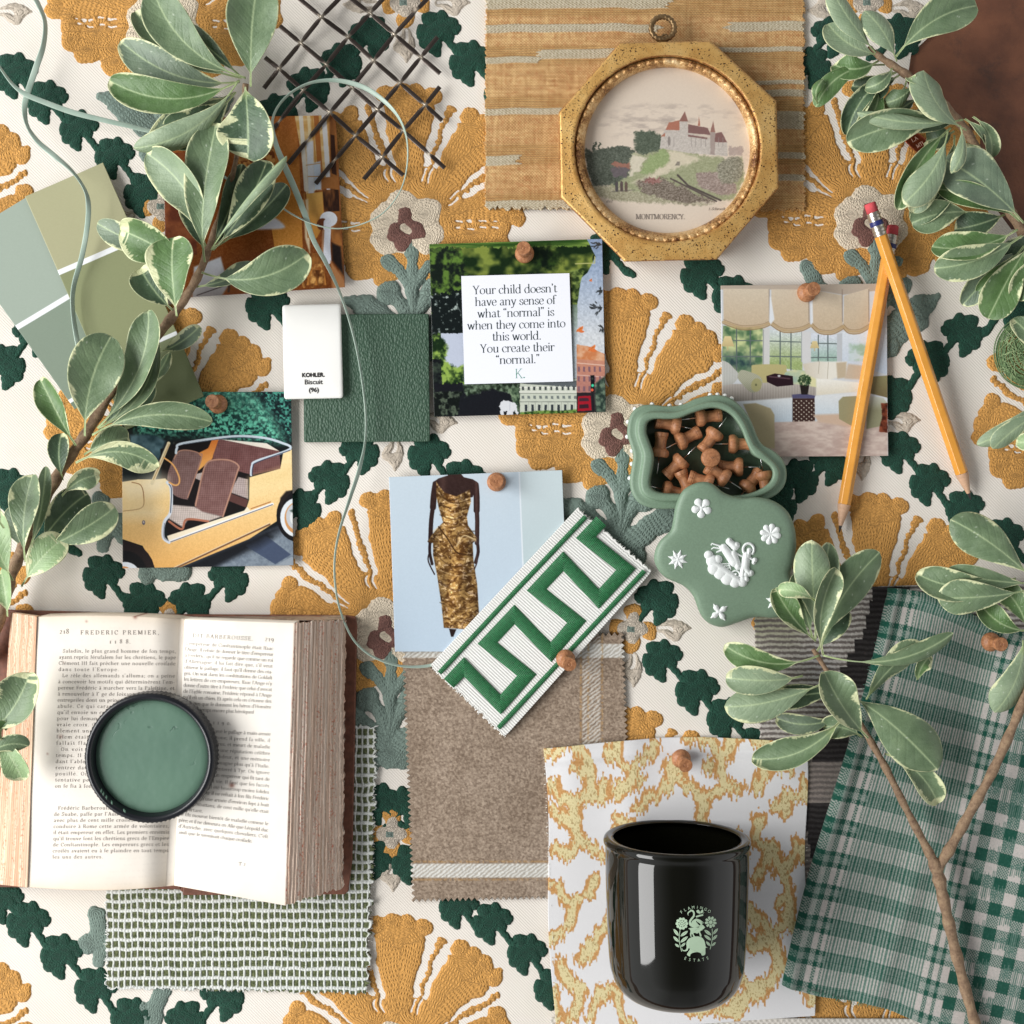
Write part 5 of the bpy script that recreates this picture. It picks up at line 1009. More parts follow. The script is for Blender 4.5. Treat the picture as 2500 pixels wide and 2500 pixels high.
def castle(P):
    P.at(1340, 60, .5311); P.C[:] = (226, 210, 192)
    px, py = P.loc()
    ck = np.clip((fbm(px/60, py/22, 4, 4)-.45)*4, 0, 1)*np.clip(1-((px-560)/350)**2-((py-460)/110)**2, 0, 1)**.5; P.C = P.C*(1-.5*ck[:, None])+np.array((132, 120, 116))*.5*ck[:, None]
    eng = lambda c, a=30: (lambda x, y: np.array(c, float)+((fbm(x/5, y/4, 3, 3)-.5)*a*3)[:, None])
    P.wob = 6
    P.poly([(165, 570), (200, 580), (230, 570), (300, 560), (350, 560), (395, 580), (385, 640), (370, 700), (330, 740), (200, 740), (170, 640)], eng((64, 74, 62), 30), 4)
    P.poly([(400, 500), (450, 488), (500, 498), (520, 530), (510, 580), (460, 596), (404, 590), (395, 550)], eng((64, 78, 62), 26), 5, sm=True); P.ell(210, 560, 7, 22, (66, 76, 62)); P.ell(232, 562, 7, 18, (66, 76, 62))
    P.poly([(380, 595), (460, 595), (520, 568), (600, 570), (700, 600), (830, 620), (893, 610), (900, 720), (850, 800), (600, 820), (350, 800), (240, 760), (330, 720), (372, 690)], eng((150, 156, 118), 16), 6)
    P.poly([(470, 600), (530, 568), (560, 600), (540, 650), (450, 690), (420, 680)], eng((140, 160, 104), 14), 4); P.poly([(380, 600), (450, 610), (420, 670), (370, 700)], (214, 206, 184), 5); P.poly([(545, 575), (640, 590), (700, 620), (620, 650), (520, 690), (420, 730), (380, 730), (480, 680), (560, 630)], (214, 204, 178), 8)
    P.poly([(285, 640), (300, 632), (378, 636), (372, 664), (310, 662)], (142, 92, 76)); P.poly([(285, 655), (370, 660), (360, 700), (290, 705)], (84, 76, 82), 2)
    st = eng((196, 188, 180), 16); P.wob = .8
    P.poly([(515, 520), (535, 480), (600, 485), (600, 440), (637, 440), (640, 500), (745, 525), (760, 540), (820, 542), (822, 605), (640, 590), (510, 568)], st)
    P.poly([(536, 484), (552, 450), (600, 440), (600, 486)], (168, 100, 78)); P.poly([(598, 446), (626, 398), (640, 446)], (132, 86, 76)); P.poly([(640, 458), (730, 475), (745, 508), (640, 498)], (116, 78, 76)); P.poly([(640, 505), (730, 520), (728, 528), (640, 514)], (120, 84, 80)); P.poly([(684, 465), (690, 422), (696, 465)], (168, 100, 80)); P.poly([(742, 495), (755, 442), (766, 495)], (142, 98, 88)); P.poly([(742, 495), (766, 495), (762, 600), (742, 596)], (160, 144, 138)); P.poly([(762, 540), (766, 500), (795, 494), (820, 542)], (118, 80, 78)); P.poly([(512, 515), (535, 497), (535, 514)], (168, 104, 82))
    for x in (550, 575, 655, 675, 700, 720, 780, 800): P.line([(x, 520), (x, 560)], 3, (140, 130, 128), .7)
    P.ell(553, 535, 7, 22, (120, 112, 108), a=.8); P.poly([(590, 630), (602, 630), (602, 648), (580, 648)], (90, 84, 78), 2, .7)
    P.wob = 8
    P.poly([(400, 730), (450, 700), (520, 705), (600, 740), (700, 790), (760, 810), (640, 828), (520, 810), (430, 770)], eng((112, 100, 88), 44), 6); P.poly([(430, 715), (480, 695), (520, 712), (480, 740)], eng((136, 90, 84), 40), 4)
    P.wob = 5
    P.line([(560, 708), (770, 812)], 8, (72, 60, 58)); P.line([(592, 692), (640, 740), (790, 808)], 9, (62, 52, 50)); P.poly([(680, 680), (780, 676), (860, 740), (870, 770), (800, 790), (680, 740)], eng((150, 132, 124), 34), 4)
    P.poly([(780, 640), (830, 612), (880, 615), (895, 660), (870, 720), (800, 730), (776, 690)], eng((132, 130, 112), 46), 5, sm=True); P.poly([(826, 560), (892, 560), (892, 600), (830, 604)], (176, 158, 150), 3); P.poly([(200, 740), (340, 745), (440, 780), (600, 820), (760, 822), (700, 830), (330, 815), (230, 790)], eng((160, 156, 128), 34), 6)
    P.wob = 1
    for x, c in ((312, (60, 56, 60)), (334, (70, 54, 54)), (355, (84, 64, 56))): P.poly([(x-7, 728), (x, 718), (x+7, 728), (x+6, 768), (x-6, 768)], c)
    P.line([(290, 768), (395, 760)], 4, (80, 76, 70), .7); P.C += (np.clip(np.sin(py*1.15+6*fbm(px/30, py/30, 2)), -1, 1)*5*((py > 400) & (py < 830)))[:, None]; P.C[:] = P.C*.86+np.array((222, 208, 190))*.14+(fbm(px/9, py/7, 6, 3)[:, None]-.5)*22*((py > 560) & (py < 825))[:, None]; P.noise(.5, 10, 4)
na2 = 150; rr = np.linspace(0, 1, 160); V = []; 
g1, g2 = np.meshgrid(np.linspace(-1, 1, 330), np.linspace(-1, 1, 330)); 
# square grid mapped to a disc
dx = g1*np.sqrt(1-g2**2/2); dy = g2*np.sqrt(1-g1**2/2); PXX = 1629+dx*203; PYY = 366+dy*203; zz = .0108
Pc = Paint(PXX, PYY, (0, 0, 0)); castle(Pc); k = PX*(HC-zz)/HC
mesh('engraving', np.stack([(PXX.ravel()-1250)*k, (1250-PYY.ravel())*k, np.full(PXX.size, zz)], 1)-FO, gridF(330, 330)[:, ::-1], M_MATTE, FR, lin(np.clip(Pc.C, 0, 255))*.86)
textmesh([('MONTMORENCY.', 1612, 535, 8, 120, 0, 'c', 0), ('J. Schroeder', 1752, 513, 4.2, 46, .2, 'c', .0), ('del', 1488, 494, 4.2, 16, .2, 'c', 0)], 'caption', M_INKS, FR, (lambda f: (lambda X, Y: f(X, Y)-FO))(flatfn(.0110)), 13, 5, 4)
t = np.linspace(0, 2*math.pi, 49)[:-1]; V = []; F = []
def torus(c, R, r, n=64, k=10, tw=9, wob=.25):
    V = []; F = []
    for i in range(n):
        a = 2*math.pi*i/n; ca, sa = math.cos(a), math.sin(a)
        for j in range(k):
            b = 2*math.pi*j/k; rr = r*(1+wob*math.sin(b*2+a*tw*2)); V.append((c[0]+(R+rr*math.cos(b))*ca, c[1]+(R+rr*math.cos(b))*sa*.98, c[2]+rr*math.sin(b)))
    for i in range(n):
        for j in range(k): F.append((i*k+j, ((i+1) % n)*k+j, ((i+1) % n)*k+(j+1) % k, i*k+(j+1) % k))
    return np.array(V), F
M_OLD = simple('aged_brass', (128, 104, 72), .45, .25, 400, .3, .0003, .7)
mesh('hanging_ring', *[x if i else x-FO for i, x in enumerate(torus(np.array(W(1618, 69, .012)), 28*PX, 6.3*PX))], M_OLD, FR)
mesh('ring_eyelet', *[x if i else x-FO for i, x in enumerate(torus(np.array(W(1622, 92, .012)), 7*PX, 3*PX, 24, 8))], M_OLD, FR)

def fray_threads(parent, a, b, n, ln, c, z, seed, side=1):
    r = np.random.default_rng(seed); a = np.array(a, float); b = np.array(b, float); d = b-a; L_ = np.hypot(*d); d /= L_; nn = np.array((-d[1], d[0]))*side; vs = []
    for i in range(n):
        p = a+d*r.uniform(0, L_)-nn*3; l_ = ln*r.uniform(.25, 1.0); q_ = [p]
        for k in range(4): q_.append(q_[-1]+(nn*r.uniform(.6, 1)+d*r.uniform(-.7, .7))*l_/4)
        vs.append(tube([W(x, y, max(.0012, z-.0007*k)) for k, (x, y) in enumerate(q_)], .00017, 5))
    V, F = join(vs); return mesh('loose_threads', V, F, c, parent)
SW = [o for o in bpy.data.objects if o.name.startswith('fabric_swatch') or o.name.startswith('checked_cloth')]
def sw(w): return [o for o in SW if w in o['label']][0]
M_T1 = simple('tan_thread', (196, 154, 100), .9, .2); M_T2 = simple('white_thread', (226, 226, 220), .9, .1); M_T3 = simple('green_thread', (70, 120, 100), .9, .2); M_T4 = simple('brown_wool_fibre', (140, 122, 104), .9, .2)
T_ = sw('slub'); fray_threads(T_, (1184, 500), (1960, 512), 150, 20, M_T1, .0030, 1); fray_threads(T_, (1188, 0), (1184, 505), 90, 12, M_T1, .0030, 2); fray_threads(T_, (1965, 505), (1962, 0), 90, 12, M_T1, .0030, 3)
T_ = sw('basket'); fray_threads(T_, (262, 2410), (898, 2422), 70, 12, M_T2, .0028, 4); fray_threads(T_, (898, 2422), (920, 1772), 90, 14, M_T2, .0028, 5); fray_threads(T_, (262, 1800), (262, 2410), 70, 14, M_T2, .0028, 6)
T_ = sw('flannel'); fray_threads(T_, (984, 1600), (1010, 2196), 90, 8, M_T4, .0030, 7); fray_threads(T_, (1010, 2196), (1350, 2190), 60, 8, M_T4, .0030, 8)
T_ = sw('coral'); fray_threads(T_, (1326, 1830), (1356, 2500), 60, 9, M_T2, .0040, 9, 1); fray_threads(T_, (1986, 2470), (1962, 1815), 50, 9, M_T2, .0040, 10)
T_ = sw('checked'); fray_threads(T_, (1924, 2408), (2400, 2520), 90, 14, M_T3, .0060, 11); fray_threads(T_, (2168, 1444), (1926, 2400), 60, 7, M_T3, .0070, 12)
fray_threads(trim, TA, TD, 60, 10, M_T2, .0060, 13, 1); fray_threads(trim, TC, TB, 60, 10, M_T2, .0060, 14, 1)
# ---------------- wooden push pins
m = N('turned_cherry_wood'); v = m.coord(); mp = m.n('ShaderNodeMapping'); m.l(v, mp.inputs[0]); mp.inputs['Scale'].default_value = (1, 1, .25)
m.base(m.ramp(m.noise(700, 5, mp.outputs[0], .7), [(.3, L4((128, 80, 50))), (.55, L4((170, 116, 78))), (.75, L4((196, 144, 104)))])).set(Roughness=.5); m.bump(m.noise(1500, 3, v), .3, .0002); M_WOOD = m.m
M_STEEL = simple('pin_steel', (205, 205, 205), .22, metal=1.0)
body = lathe([(0, 0), (.0046, 0), (.0052, .0003), (.0057, .0014), (.0058, .0028), (.0053, .0040), (.0042, .0050), (.0036, .0056), (.0035, .0062), (.0034, .0098), (.0037, .0114), (.0040, .0119), (.0040, .0122), (.0038, .0124), (.0041, .0127), (.0042, .0145), (.0040, .0149), (.0014, .0149), (.0012, .0147), (.0009, .0147), (.0007, .0149), (0, .0149)], 28)
pinV = lathe([(0, -.0105), (.0002, -.0098), (.00038, -.0088), (.00042, .0002), (0, .0002)], 8)
pb = mesh('wooden_body', *body, M_WOOD); pp = mesh('steel_pin', *pinV, M_STEEL)
bod, pin = pb.data, pp.data; bod.set_sharp_from_angle(angle=math.radians(32)); bpy.data.objects.remove(pb); bpy.data.objects.remove(pp)
def tack(label, loc, direction, group):
    t = thing('push_pin', label, 'push pin', loc, group); t.rotation_mode = 'QUATERNION'; t.rotation_quaternion = Vector(direction).to_track_quat('Z', 'Y')
    for n_, d_ in (('wooden_body', bod), ('steel_pin', pin)): o = bpy.data.objects.new(n_, d_); COL.objects.link(o); o.parent = t
    return t
GP = 'wooden push pins holding things down'
for lab, x, y, z, dx, dy in [('wooden push pin stuck in the photograph of the yellow car', 535, 988, .003, -.12, .10), ('wooden push pin stuck at the top of the quotation card', 1281, 622, .004, -.10, .14), ('wooden push pin in the photograph of the gold dress', 1212, 1177, .0035, .03, .02),
        ('wooden push pin at the top edge of the sitting room photograph', 1966, 716, .003, .22, .02), ('wooden push pin beside the lower edge of the green key trim', 1379, 1606, .0075, .28, -.30), ('wooden push pin in the white and ochre coral linen', 1661, 1849, .0060, .16, -.26), ('wooden push pin in the green checked cloth', 2414, 1566, .0085, .26, -.04)]:
    tack(lab, W(x, y, z), (dx*.55, dy*.55, 1), GP)
# ---------------- green stoneware trinket box and its lid
def st(name, c, rough=.5):
    m = N(name); v = m.coord(); a = L4(c); m.base(m.ramp(m.noise(900, 3, v), [(.35, tuple(x*.93 for x in a[:3])+(1,)), (.65, tuple(min(1, x*1.06) for x in a[:3])+(1,))])).set(Roughness=rough); m.bump(m.noise(1800, 3, v), .25, .0002); return m.m
M_SAGE = st('sage_stoneware', (117, 140, 118)); M_SAGED = st('sage_glazed_inside', (70, 92, 72), .35); M_BISQ = simple('white_bisque', (226, 230, 228), .55, .03, 600, .2, .0003)
cb = lambda pts: [(1530+x*.3754, 960+y*.3754) for x, y in pts]
outer = catmull(cb([(2, 250), (25, 140), (85, 84), (160, 74), (260, 84), (360, 74), (450, 35), (560, 12), (660, 26), (740, 84), (800, 165), (845, 270), (885, 335), (960, 378), (1020, 440), (1041, 530), (1020, 610), (960, 668), (870, 705), (740, 740), (600, 752), (420, 748), (300, 752), (180, 750), (90, 720), (38, 660), (20, 580), (32, 480), (42, 400), (18, 320)]), 6, True)
inner = catmull(cb([(124, 250), (134, 190), (180, 166), (260, 166), (340, 160), (430, 125), (540, 95), (620, 105), (690, 150), (745, 230), (785, 330), (825, 400), (890, 440), (940, 485), (950, 530), (930, 580), (870, 625), (790, 655), (700, 668), (560, 665), (420, 655), (320, 655), (220, 648), (165, 622), (150, 575), (166, 480), (172, 400), (142, 310)]), 6, True)
def resamp(p, n=240):
    p = np.vstack([p, p[:1]]); d = np.r_[0, np.cumsum(np.hypot(*np.diff(p, axis=0).T))]; t = np.linspace(0, d[-1], n, endpoint=False); return np.stack([np.interp(t, d, p[:, 0]), np.interp(t, d, p[:, 1])], 1)
def radial(p, cen, n=260):
    p = np.vstack([p, p[:1]]); out = []
    for i in range(n):
        a = 2*math.pi*i/n; d = (math.cos(a), math.sin(a)); best = 0
        q = p-cen; r = q[:-1]; e = q[1:]-r; den = d[0]*e[:, 1]-d[1]*e[:, 0]; den = np.where(abs(den) < 1e-9, 1e-9, den)
        t = (r[:, 0]*e[:, 1]-r[:, 1]*e[:, 0])/den; u = (r[:, 0]*d[1]-r[:, 1]*d[0])/den; ok = (t > 0) & (u >= 0) & (u <= 1); out.append(cen+np.array(d)*(t[ok].max() if ok.any() else 1))
    return np.array(out)
cen = np.array((1730., 1110.)); RO = radial(outer, cen); RI = radial(inner, cen)
BX = thing('trinket_box', 'open sage green stoneware trinket box full of wooden push pins', 'box', W(1730, 1110, .0))
BO = np.array(BX.location)
def lv(t, z): return [tuple(np.array(W(*(RI[i]+(RO[i]-RI[i])*t), z))-BO) for i in range(len(RO))]
loft([lv(.92, .001), lv(1.0, .003), lv(1.0, .0165), lv(.98, .0180), lv(.92, .0188), lv(.80, .0190), lv(.60, .0190), lv(.52, .0196), lv(.50, .0215), lv(.45, .0226), lv(.36, .0230), lv(.14, .0230), lv(.05, .0226), lv(0, .0214), lv(-.02, .0190), lv(-.06, .0080), lv(-.10, .0062)], 'box_wall', M_SAGE, BX)
def lv2(t, z): return [tuple(np.array(W(*(cen+(RI[i]-cen)*t), z))-BO) for i in range(len(RO))]
loft([lv2(1.0, .0068), lv2(.98, .0060), lv2(.5, .0058), lv2(.02, .0058)], 'box_floor', M_SAGED, BX, cap=True)
for i in list(range(118, 176, 7))+list(range(196, 214, 5)):
    p = RO[i]; n_ = (p-cen)/np.hypot(*(p-cen)); c_ = np.array(W(*(p+n_*0.5), .011))-BO
    v_, f_ = lathe([(0, -.0022), (.0016, -.0014), (.0021, 0), (.0016, .0014), (0, .0022)], 8); mesh('relief_leaf', v_*np.array((.7, .7, 1.6))+c_, f_, M_BISQ, BX)
GT = 'wooden push pins lying in the green box'
tk = [((345, 215), (240, 195), 'push pin in the box, upper left under the rim, point to the right'), ((455, 160), (575, 145), 'wooden push pin in the box, tucked under the upper rim'), ((585, 245), (520, 335), 'wooden push pin in the box with its point aimed to the upper right rim'), ((330, 320), (440, 265), 'wooden push pin in the box whose point reaches the leftmost pin'), ((210, 415), (222, 310), 'leftmost wooden push pin in the box, by the wall'),
      ((370, 425), (285, 510), 'push pin in the box left of the upturned one, point up and right'), ((665, 330), (785, 330), 'wooden push pin in the box by the right wall with its point to the left'), ((755, 480), (640, 478), 'wooden push pin in the box below the right wall, point to the right'), ((655, 565), (545, 495), 'wooden push pin in the box pointing down under the lid edge'), ((770, 630), (835, 550), 'wooden push pin in the box at the lower right beside the lid'), ((885, 510), (900, 605), 'rightmost wooden push pin in the box, head hidden in the corner'), ((560, 590), (440, 552), 'wooden push pin in the box half covered by the top of the lid'), ((415, 650), (380, 575), 'wooden push pin in the box just left of the lid top'), ((235, 625), (340, 650), 'wooden push pin in the box at the lower left corner')]
for i, (f, e, lab) in enumerate(tk):
    f = cb([f])[0]; e = cb([e])[0]; z = .0114+(.0035 if i in (8, 11) else 0); a = W(*f, z); b = W(*e, z+.0002); d = (b-a).normalized(); d.z = -.10 if i % 2 else .05
    tack(lab, a, d, GT)
tack('upturned wooden push pin in the middle of the box, its flat base up', W(*cb([(550, 420)])[0], .0212), (0.02, .03, -1), GT)
# lid, leaning with its upper edge on the box
lp_ = [(1649, 1236), (1665, 1200), (1691, 1182), (1718, 1176), (1741, 1182), (1770, 1204), (1811, 1215), (1853, 1214), (1891, 1224), (1922, 1248), (1939, 1285), (1944, 1330), (1938, 1372), (1930, 1403), (1946, 1440), (1946, 1474), (1925, 1498), (1890, 1508), (1845, 1506), (1801, 1520), (1762, 1531), (1728, 1520), (1708, 1496), (1692, 1455), (1668, 1430), (1622, 1408), (1600, 1378), (1598, 1350), (1610, 1322), (1636, 1296), (1643, 1270)]
lc = np.array((1772., 1352.)); RL = radial(catmull(lp_, 6, True), lc)
def zl(x, y): return .0375-.0000620*(y-1200)-.0000080*(x-1700)
LD = thing('box_lid', 'sage green stoneware lid with white classical reliefs, leaning on the box', 'lid', W(1772, 1352, .0)); LO = np.array(LD.location)
def ll(t, dz): return [tuple(np.array(W(*(p := lc+(RL[i]-lc)*t), zl(*p)+dz))-LO) for i in range(len(RL))]
loft([ll(.93, -.0132), ll(.985, -.0130), ll(.998, -.0118), ll(1.0, -.0060), ll(.995, -.0036), ll(.975, -.0018), ll(.94, -.0007), ll(.88, -.0001), ll(.7, .0002), ll(.4, .0003), ll(.02, .0003)], 'lid_body', M_SAGE, LD, cap=True)
def relief(name, prims, h=.0012, cell=.9, cut=()):
    """low white relief on the lid; prims ('c',x,y,r) / ('s',x0,y0,x1,y1,r0,r1) in photo px"""
    xs = [p[1] for p in prims]+[p[3] for p in prims if p[0] == 's']; ys = [p[2] for p in prims]+[p[4] for p in prims if p[0] == 's']; mr = 14
    X, Y = np.meshgrid(np.arange(min(xs)-mr, max(xs)+mr, cell), np.arange(min(ys)-mr, max(ys)+mr, cell)); H_ = np.full(X.shape, -1.0); D = np.full(X.shape, 99.)
    for p in prims:
        if p[0] == 'c': d = np.hypot(X-p[1], Y-p[2])-p[3]; r = p[3]
        else: dd, t = sdseg(X, Y, *p[1:5]); Ln = math.hypot(p[3]-p[1], p[4]-p[2]); r = (p[5]+(p[6]-p[5])*t/Ln); d = dd-r
        r = np.maximum(r, .6); hh = np.sqrt(np.clip(1-(np.clip(d+r, 0, None)/r)**2, 0, 1))*np.minimum(1, r/6.0); H_ = np.maximum(H_, np.where(d < 0, hh, -1)); D = np.minimum(D, d)
    z = np.where(D < 0, (1-np.exp(D/3.5))*.62+.38*np.clip(H_, 0, 1), 0)*h-np.clip(D, 0, 2)*.0006
    q_ = gridF(*X.shape); q_ = q_[(D < 1.6).ravel()[q_].any(1)]; us = np.unique(q_); rm = -np.ones(X.size, int); rm[us] = np.arange(len(us)); x, y, zz = X.ravel()[us], Y.ravel()[us], z.ravel()[us]
    Z = zl(x, y)+.0003+zz; k = PX*(HC-Z)/HC
    return mesh(name, np.stack([(x-1250)*k, (1250-y)*k, Z], 1)-LO, rm[q_], M_BISQ, LD)
def flo(cx, cy, n, R, w, a0=0, cr=4, tip=.4):
    return [('s', cx+3*math.cos(a), cy+3*math.sin(a), cx+(R-w)*math.cos(a), cy+(R-w)*math.sin(a), 2.0, w) if tip > .5 else ('s', cx+2*math.cos(a), cy+2*math.sin(a), cx+R*.55*math.cos(a), cy+R*.55*math.sin(a), w*.6, w) for a in [a0+2*math.pi*i/n for i in range(n)]]+([] if tip > .5 else [('s', cx+R*.5*math.cos(a), cy+R*.5*math.sin(a), cx+R*math.cos(a), cy+R*math.sin(a), w, .6) for a in [a0+2*math.pi*i/n for i in range(n)]])+[('c', cx, cy, cr)]
relief('flower_relief', flo(1713, 1240, 5, 25, 9.5, .4, 4, 1)); relief('flower_relief', flo(1881, 1304, 8, 26, 7.2, .2, 3, 1)); relief('leaf_relief', flo(1655, 1366, 8, 24, 4.6, .3, 5)); relief('leaf_relief', flo(1756, 1494, 4, 24, 6.5, .95, 2)); relief('leaf_relief', flo(1893, 1468, 6, 23, 5, .3, 4))
e = lambda *a: (lambda x, y, *r: ('c', 1560+x*.3663, 1280+y*.3663, r[0]*.43))(*a)
g_ = lambda x, y, X, Y, a, b: ('s', 1560+x*.3663, 1280+y*.3663, 1560+X*.3663, 1280+Y*.3663, a*.3663, b*.3663)
pr_ = [e(465, 205, 26), e(490, 245, 36), e(525, 235, 26), e(500, 295, 36), e(545, 320, 42), e(590, 358, 40), e(640, 382, 34), e(690, 384, 28), e(716, 368, 16), g_(500, 260, 680, 390, 26, 24), g_(565, 155, 635, 250, 26, 34), g_(600, 115, 640, 150, 22, 26), e(650, 140, 20), e(602, 108, 16), g_(630, 200, 660, 280, 26, 24), g_(550, 150, 590, 190, 14, 24),
       g_(560, 150, 490, 128, 9, 5), g_(490, 128, 482, 138, 5, 4), g_(565, 165, 500, 155, 8, 5), g_(500, 155, 485, 165, 5, 4), g_(560, 170, 520, 185, 9, 5), g_(640, 190, 690, 215, 7, 6), g_(690, 215, 720, 200, 6, 6), g_(716, 205, 706, 290, 24, 30), g_(706, 290, 735, 330, 26, 18), e(745, 325, 18), e(712, 335, 20), g_(700, 220, 690, 340, 10, 22), e(735, 172, 14), g_(735, 180, 725, 215, 14, 20), e(772, 238, 15), e(765, 255, 12), g_(740, 225, 775, 245, 9, 9),
       g_(545, 265, 600, 262, 5, 4), g_(555, 280, 606, 276, 5, 4), g_(566, 295, 612, 290, 5, 4), g_(600, 262, 612, 300, 4, 4), e(645, 335, 10)]+[e(645+26*math.cos(a), 335+26*math.sin(a), 6) for a in np.arange(0, 6.28, .35)]+[e(730+36*math.cos(a), 168+40*math.sin(a), 8) for a in np.arange(2.4, 7.1, .22)]
relief('chariot_relief', pr_, .0022, .7)
# ---------------- two pencils
m = N('yellow_lacquer'); v = m.coord(); m.base(m.ramp(m.noise(120, 3, v), [(.3, L4((214, 148, 60))), (.7, L4((224, 158, 72)))])).set(Roughness=.25); m.b.inputs['Coat Weight'].default_value = .3; m.bump(m.noise(500, 3, v), .12, .0003); M_LAC = m.m
M_RUB = simple('pink_eraser', (200, 78, 84), .85, .12, 500, .4, .0003); M_FER = simple('ferrule_metal', (206, 198, 186), .28, .12, 700, .3, .0003, .9); M_BLUE = simple('blue_band', (38, 44, 104), .4); M_CEDAR = simple('bare_cedar', (196, 158, 128), .6, .12, 900, .3, .0002); M_LEAD = simple('graphite', (56, 52, 52), .35, .1, 900)
def pencil(label, a, b, za, zb, roll):
    A = W(*a, za); B = W(*b, zb); d = B-A; Lp = d.length; t = thing('pencil', label, 'pencil', A, 'yellow pencils'); t.rotation_mode = 'QUATERNION'; t.rotation_quaternion = d.to_track_quat('Z', 'Y')
    R = .0040; r6 = R*1.0
    hexs = lambda r, z: [(r*math.cos(roll+i*math.pi/3), r*math.sin(roll+i*math.pi/3), z) for i in range(6)]
    ze = .0062; zf = .0200; zc = Lp-.0150
    # barrel with softened arrises and a scalloped sharpened end
    V = []; F = []; nn = 48
    def ringh(z, rf): return [(rf(i)*math.cos(roll+2*math.pi*i/nn), rf(i)*math.sin(roll+2*math.pi*i/nn), z(i) if callable(z) else z) for i in range(nn)]
    hr = lambda i: R*min(.972, math.cos(math.pi/6)/math.cos(((2*math.pi*i/nn) % (math.pi/3))-math.pi/6))
    cone = lambda z: max(.0010, .0036*(Lp-z)/.0150)
    zz = lambda i: zc+.0006-.0011*abs(math.sin(3*2*math.pi*i/nn))*-1
    rr_ = [ringh(zf, lambda i: hr(i)*.96), ringh(zf+.001, hr), ringh(lambda i: zc-.0006+.0022*(hr(i)/R-.866)/.106*-1, hr)]
    V = np.concatenate([np.array(q_) for q_ in rr_]); 
    for k in range(2):
        for j in range(nn): F.append((k*nn+j, k*nn+(j+1) % nn, (k+1)*nn+(j+1) % nn, (k+1)*nn+j))
    mesh('barrel', V, F, M_LAC, t)
    mesh('eraser', *lathe([(0, 0), (.0030, .0001), (.0034, .0006), (.0035, .0066), (0, .0066)], 24), M_RUB, t)
    pf = [(.0036, ze-.0002)]
    for z in np.linspace(ze, zf+.0006, 30): pf.append((.0037+(.00022 if (int((z-ze)/.0011) % 2) else 0), z))
    mesh('ferrule', *lathe(pf, 24), M_FER, t)
    mesh('blue_band', *lathe([(.00385, ze+.0052), (.0040, ze+.0054), (.0040, ze+.0080), (.00385, ze+.0082)], 24), M_BLUE, t)
    mesh('sharpened_wood', *lathe([(.00392, zc-.0022), (.0036, zc), (.0011, Lp-.0042)], 24), M_CEDAR, t); mesh('lead', *lathe([(.00115, Lp-.0046), (.0003, Lp), (0, Lp)], 16), M_LEAD, t)
    return t
pencil('yellow pencil lying underneath the other and pointing down to the ochre flower', (2181, 551), (2049, 1300), .0062, .0050, .3); pencil('yellow pencil lying on top of the other and slanting down to the right', (2123, 496), (2370, 1220), .0172, .0040, .1)
# ---------------- open book
M_BOARD = simple('brown_calf', (116, 72, 54), .6, .3, 200, .4, .0006)
BK = thing('open_book', 'old open book with brown boards and yellowed French text', 'book', W(440, 1840, 0)); KO = np.array(BK.location)
def prism(pts, z0, z1, name, mat, parent, org):
    n = len(pts); V = [np.array(W(x, y, z1))-org for x, y in pts]+[np.array(W(x, y, z1))-org-np.array((0, 0, z1-z0)) for x, y in pts]
    o = mesh(name, V, [tuple(range(n))[::-1]]+[(i, i+1 if i < n-1 else 0, n+(i+1) % n, n+i) for i in range(n)], mat, parent, smooth=False); bevel(o, .0006); return o
prism([(-30, 1488), (440, 1500), (440, 2172), (-30, 2166)], .0016, .0046, 'cover_board', M_BOARD, BK, KO); prism([(446, 1500), (846, 1502), (868, 1506), (871, 1530), (860, 2100), (850, 2176), (842, 2184), (446, 2186)], .0016, .0046, 'cover_board', M_BOARD, BK, KO)
prism([(438, 1501), (448, 1501), (448, 2180), (438, 2174)], .0016, .0040, 'spine', M_BOARD, BK, KO)
def zleft(x): t = np.clip((x-70)/370, 0, 1); return .0290+.0030*np.sin(np.pi*t*.9)-.0060*np.clip((t-.82)/.18, 0, 1)**2.2
def zright(x): t = np.clip((x-438)/275, 0, 1); return .0240+.0090*(1-(1-np.clip(t/.60, 0, 1))**2.2)+.0025*t
def pagep(P):
    X, Y = P.X, P.Y; f = fbm(X/50, Y/60, 3, 4)[:, None]; P.C[:] = np.array((240, 232, 221))+(f-.5)*16
    P.C += np.clip(1-(X[:, None]-60)/60, 0, 1)*0
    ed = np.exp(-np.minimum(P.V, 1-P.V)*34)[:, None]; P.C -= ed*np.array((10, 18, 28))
    for x, y, r, a in ((330, 1511, 5, .7), (211, 1522, 3, .4), (148, 1798, 5, .35), (568, 1917, 6, .7), (116, 1840, 2.5, .5), (155, 1620, 2, .3), (62, 1594, 2, .3)): m = (np.exp(-((X-x)**2+(Y-y)**2)/r**2)*a)[:, None]; P.C[:] = P.C*(1-m)+np.array((120, 66, 52))*m
    gh = (np.clip(np.sin(Y*2*np.pi/14.9), 0, 1)*np.clip(vn(X/4, Y/5, 9)-.45, 0, 1)*10*((X > 150) & (X < 420)))[:, None]; P.C -= gh
def pagep2(P):
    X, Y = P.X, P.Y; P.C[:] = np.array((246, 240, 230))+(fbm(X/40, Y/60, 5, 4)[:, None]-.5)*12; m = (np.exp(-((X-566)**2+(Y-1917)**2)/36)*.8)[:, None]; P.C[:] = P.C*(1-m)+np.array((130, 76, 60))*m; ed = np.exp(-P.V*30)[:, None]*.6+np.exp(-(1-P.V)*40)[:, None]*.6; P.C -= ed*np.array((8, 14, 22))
def sub(o): o.data.transform(__import__('mathutils').Matrix.Translation(-Vector(KO))); return o
LPg = [(88, 1506), (452, 1512), (425, 2162), (66, 2166)]; RPg = [(451, 1512), (719, 1521), (697, 2211), (425, 2162)]
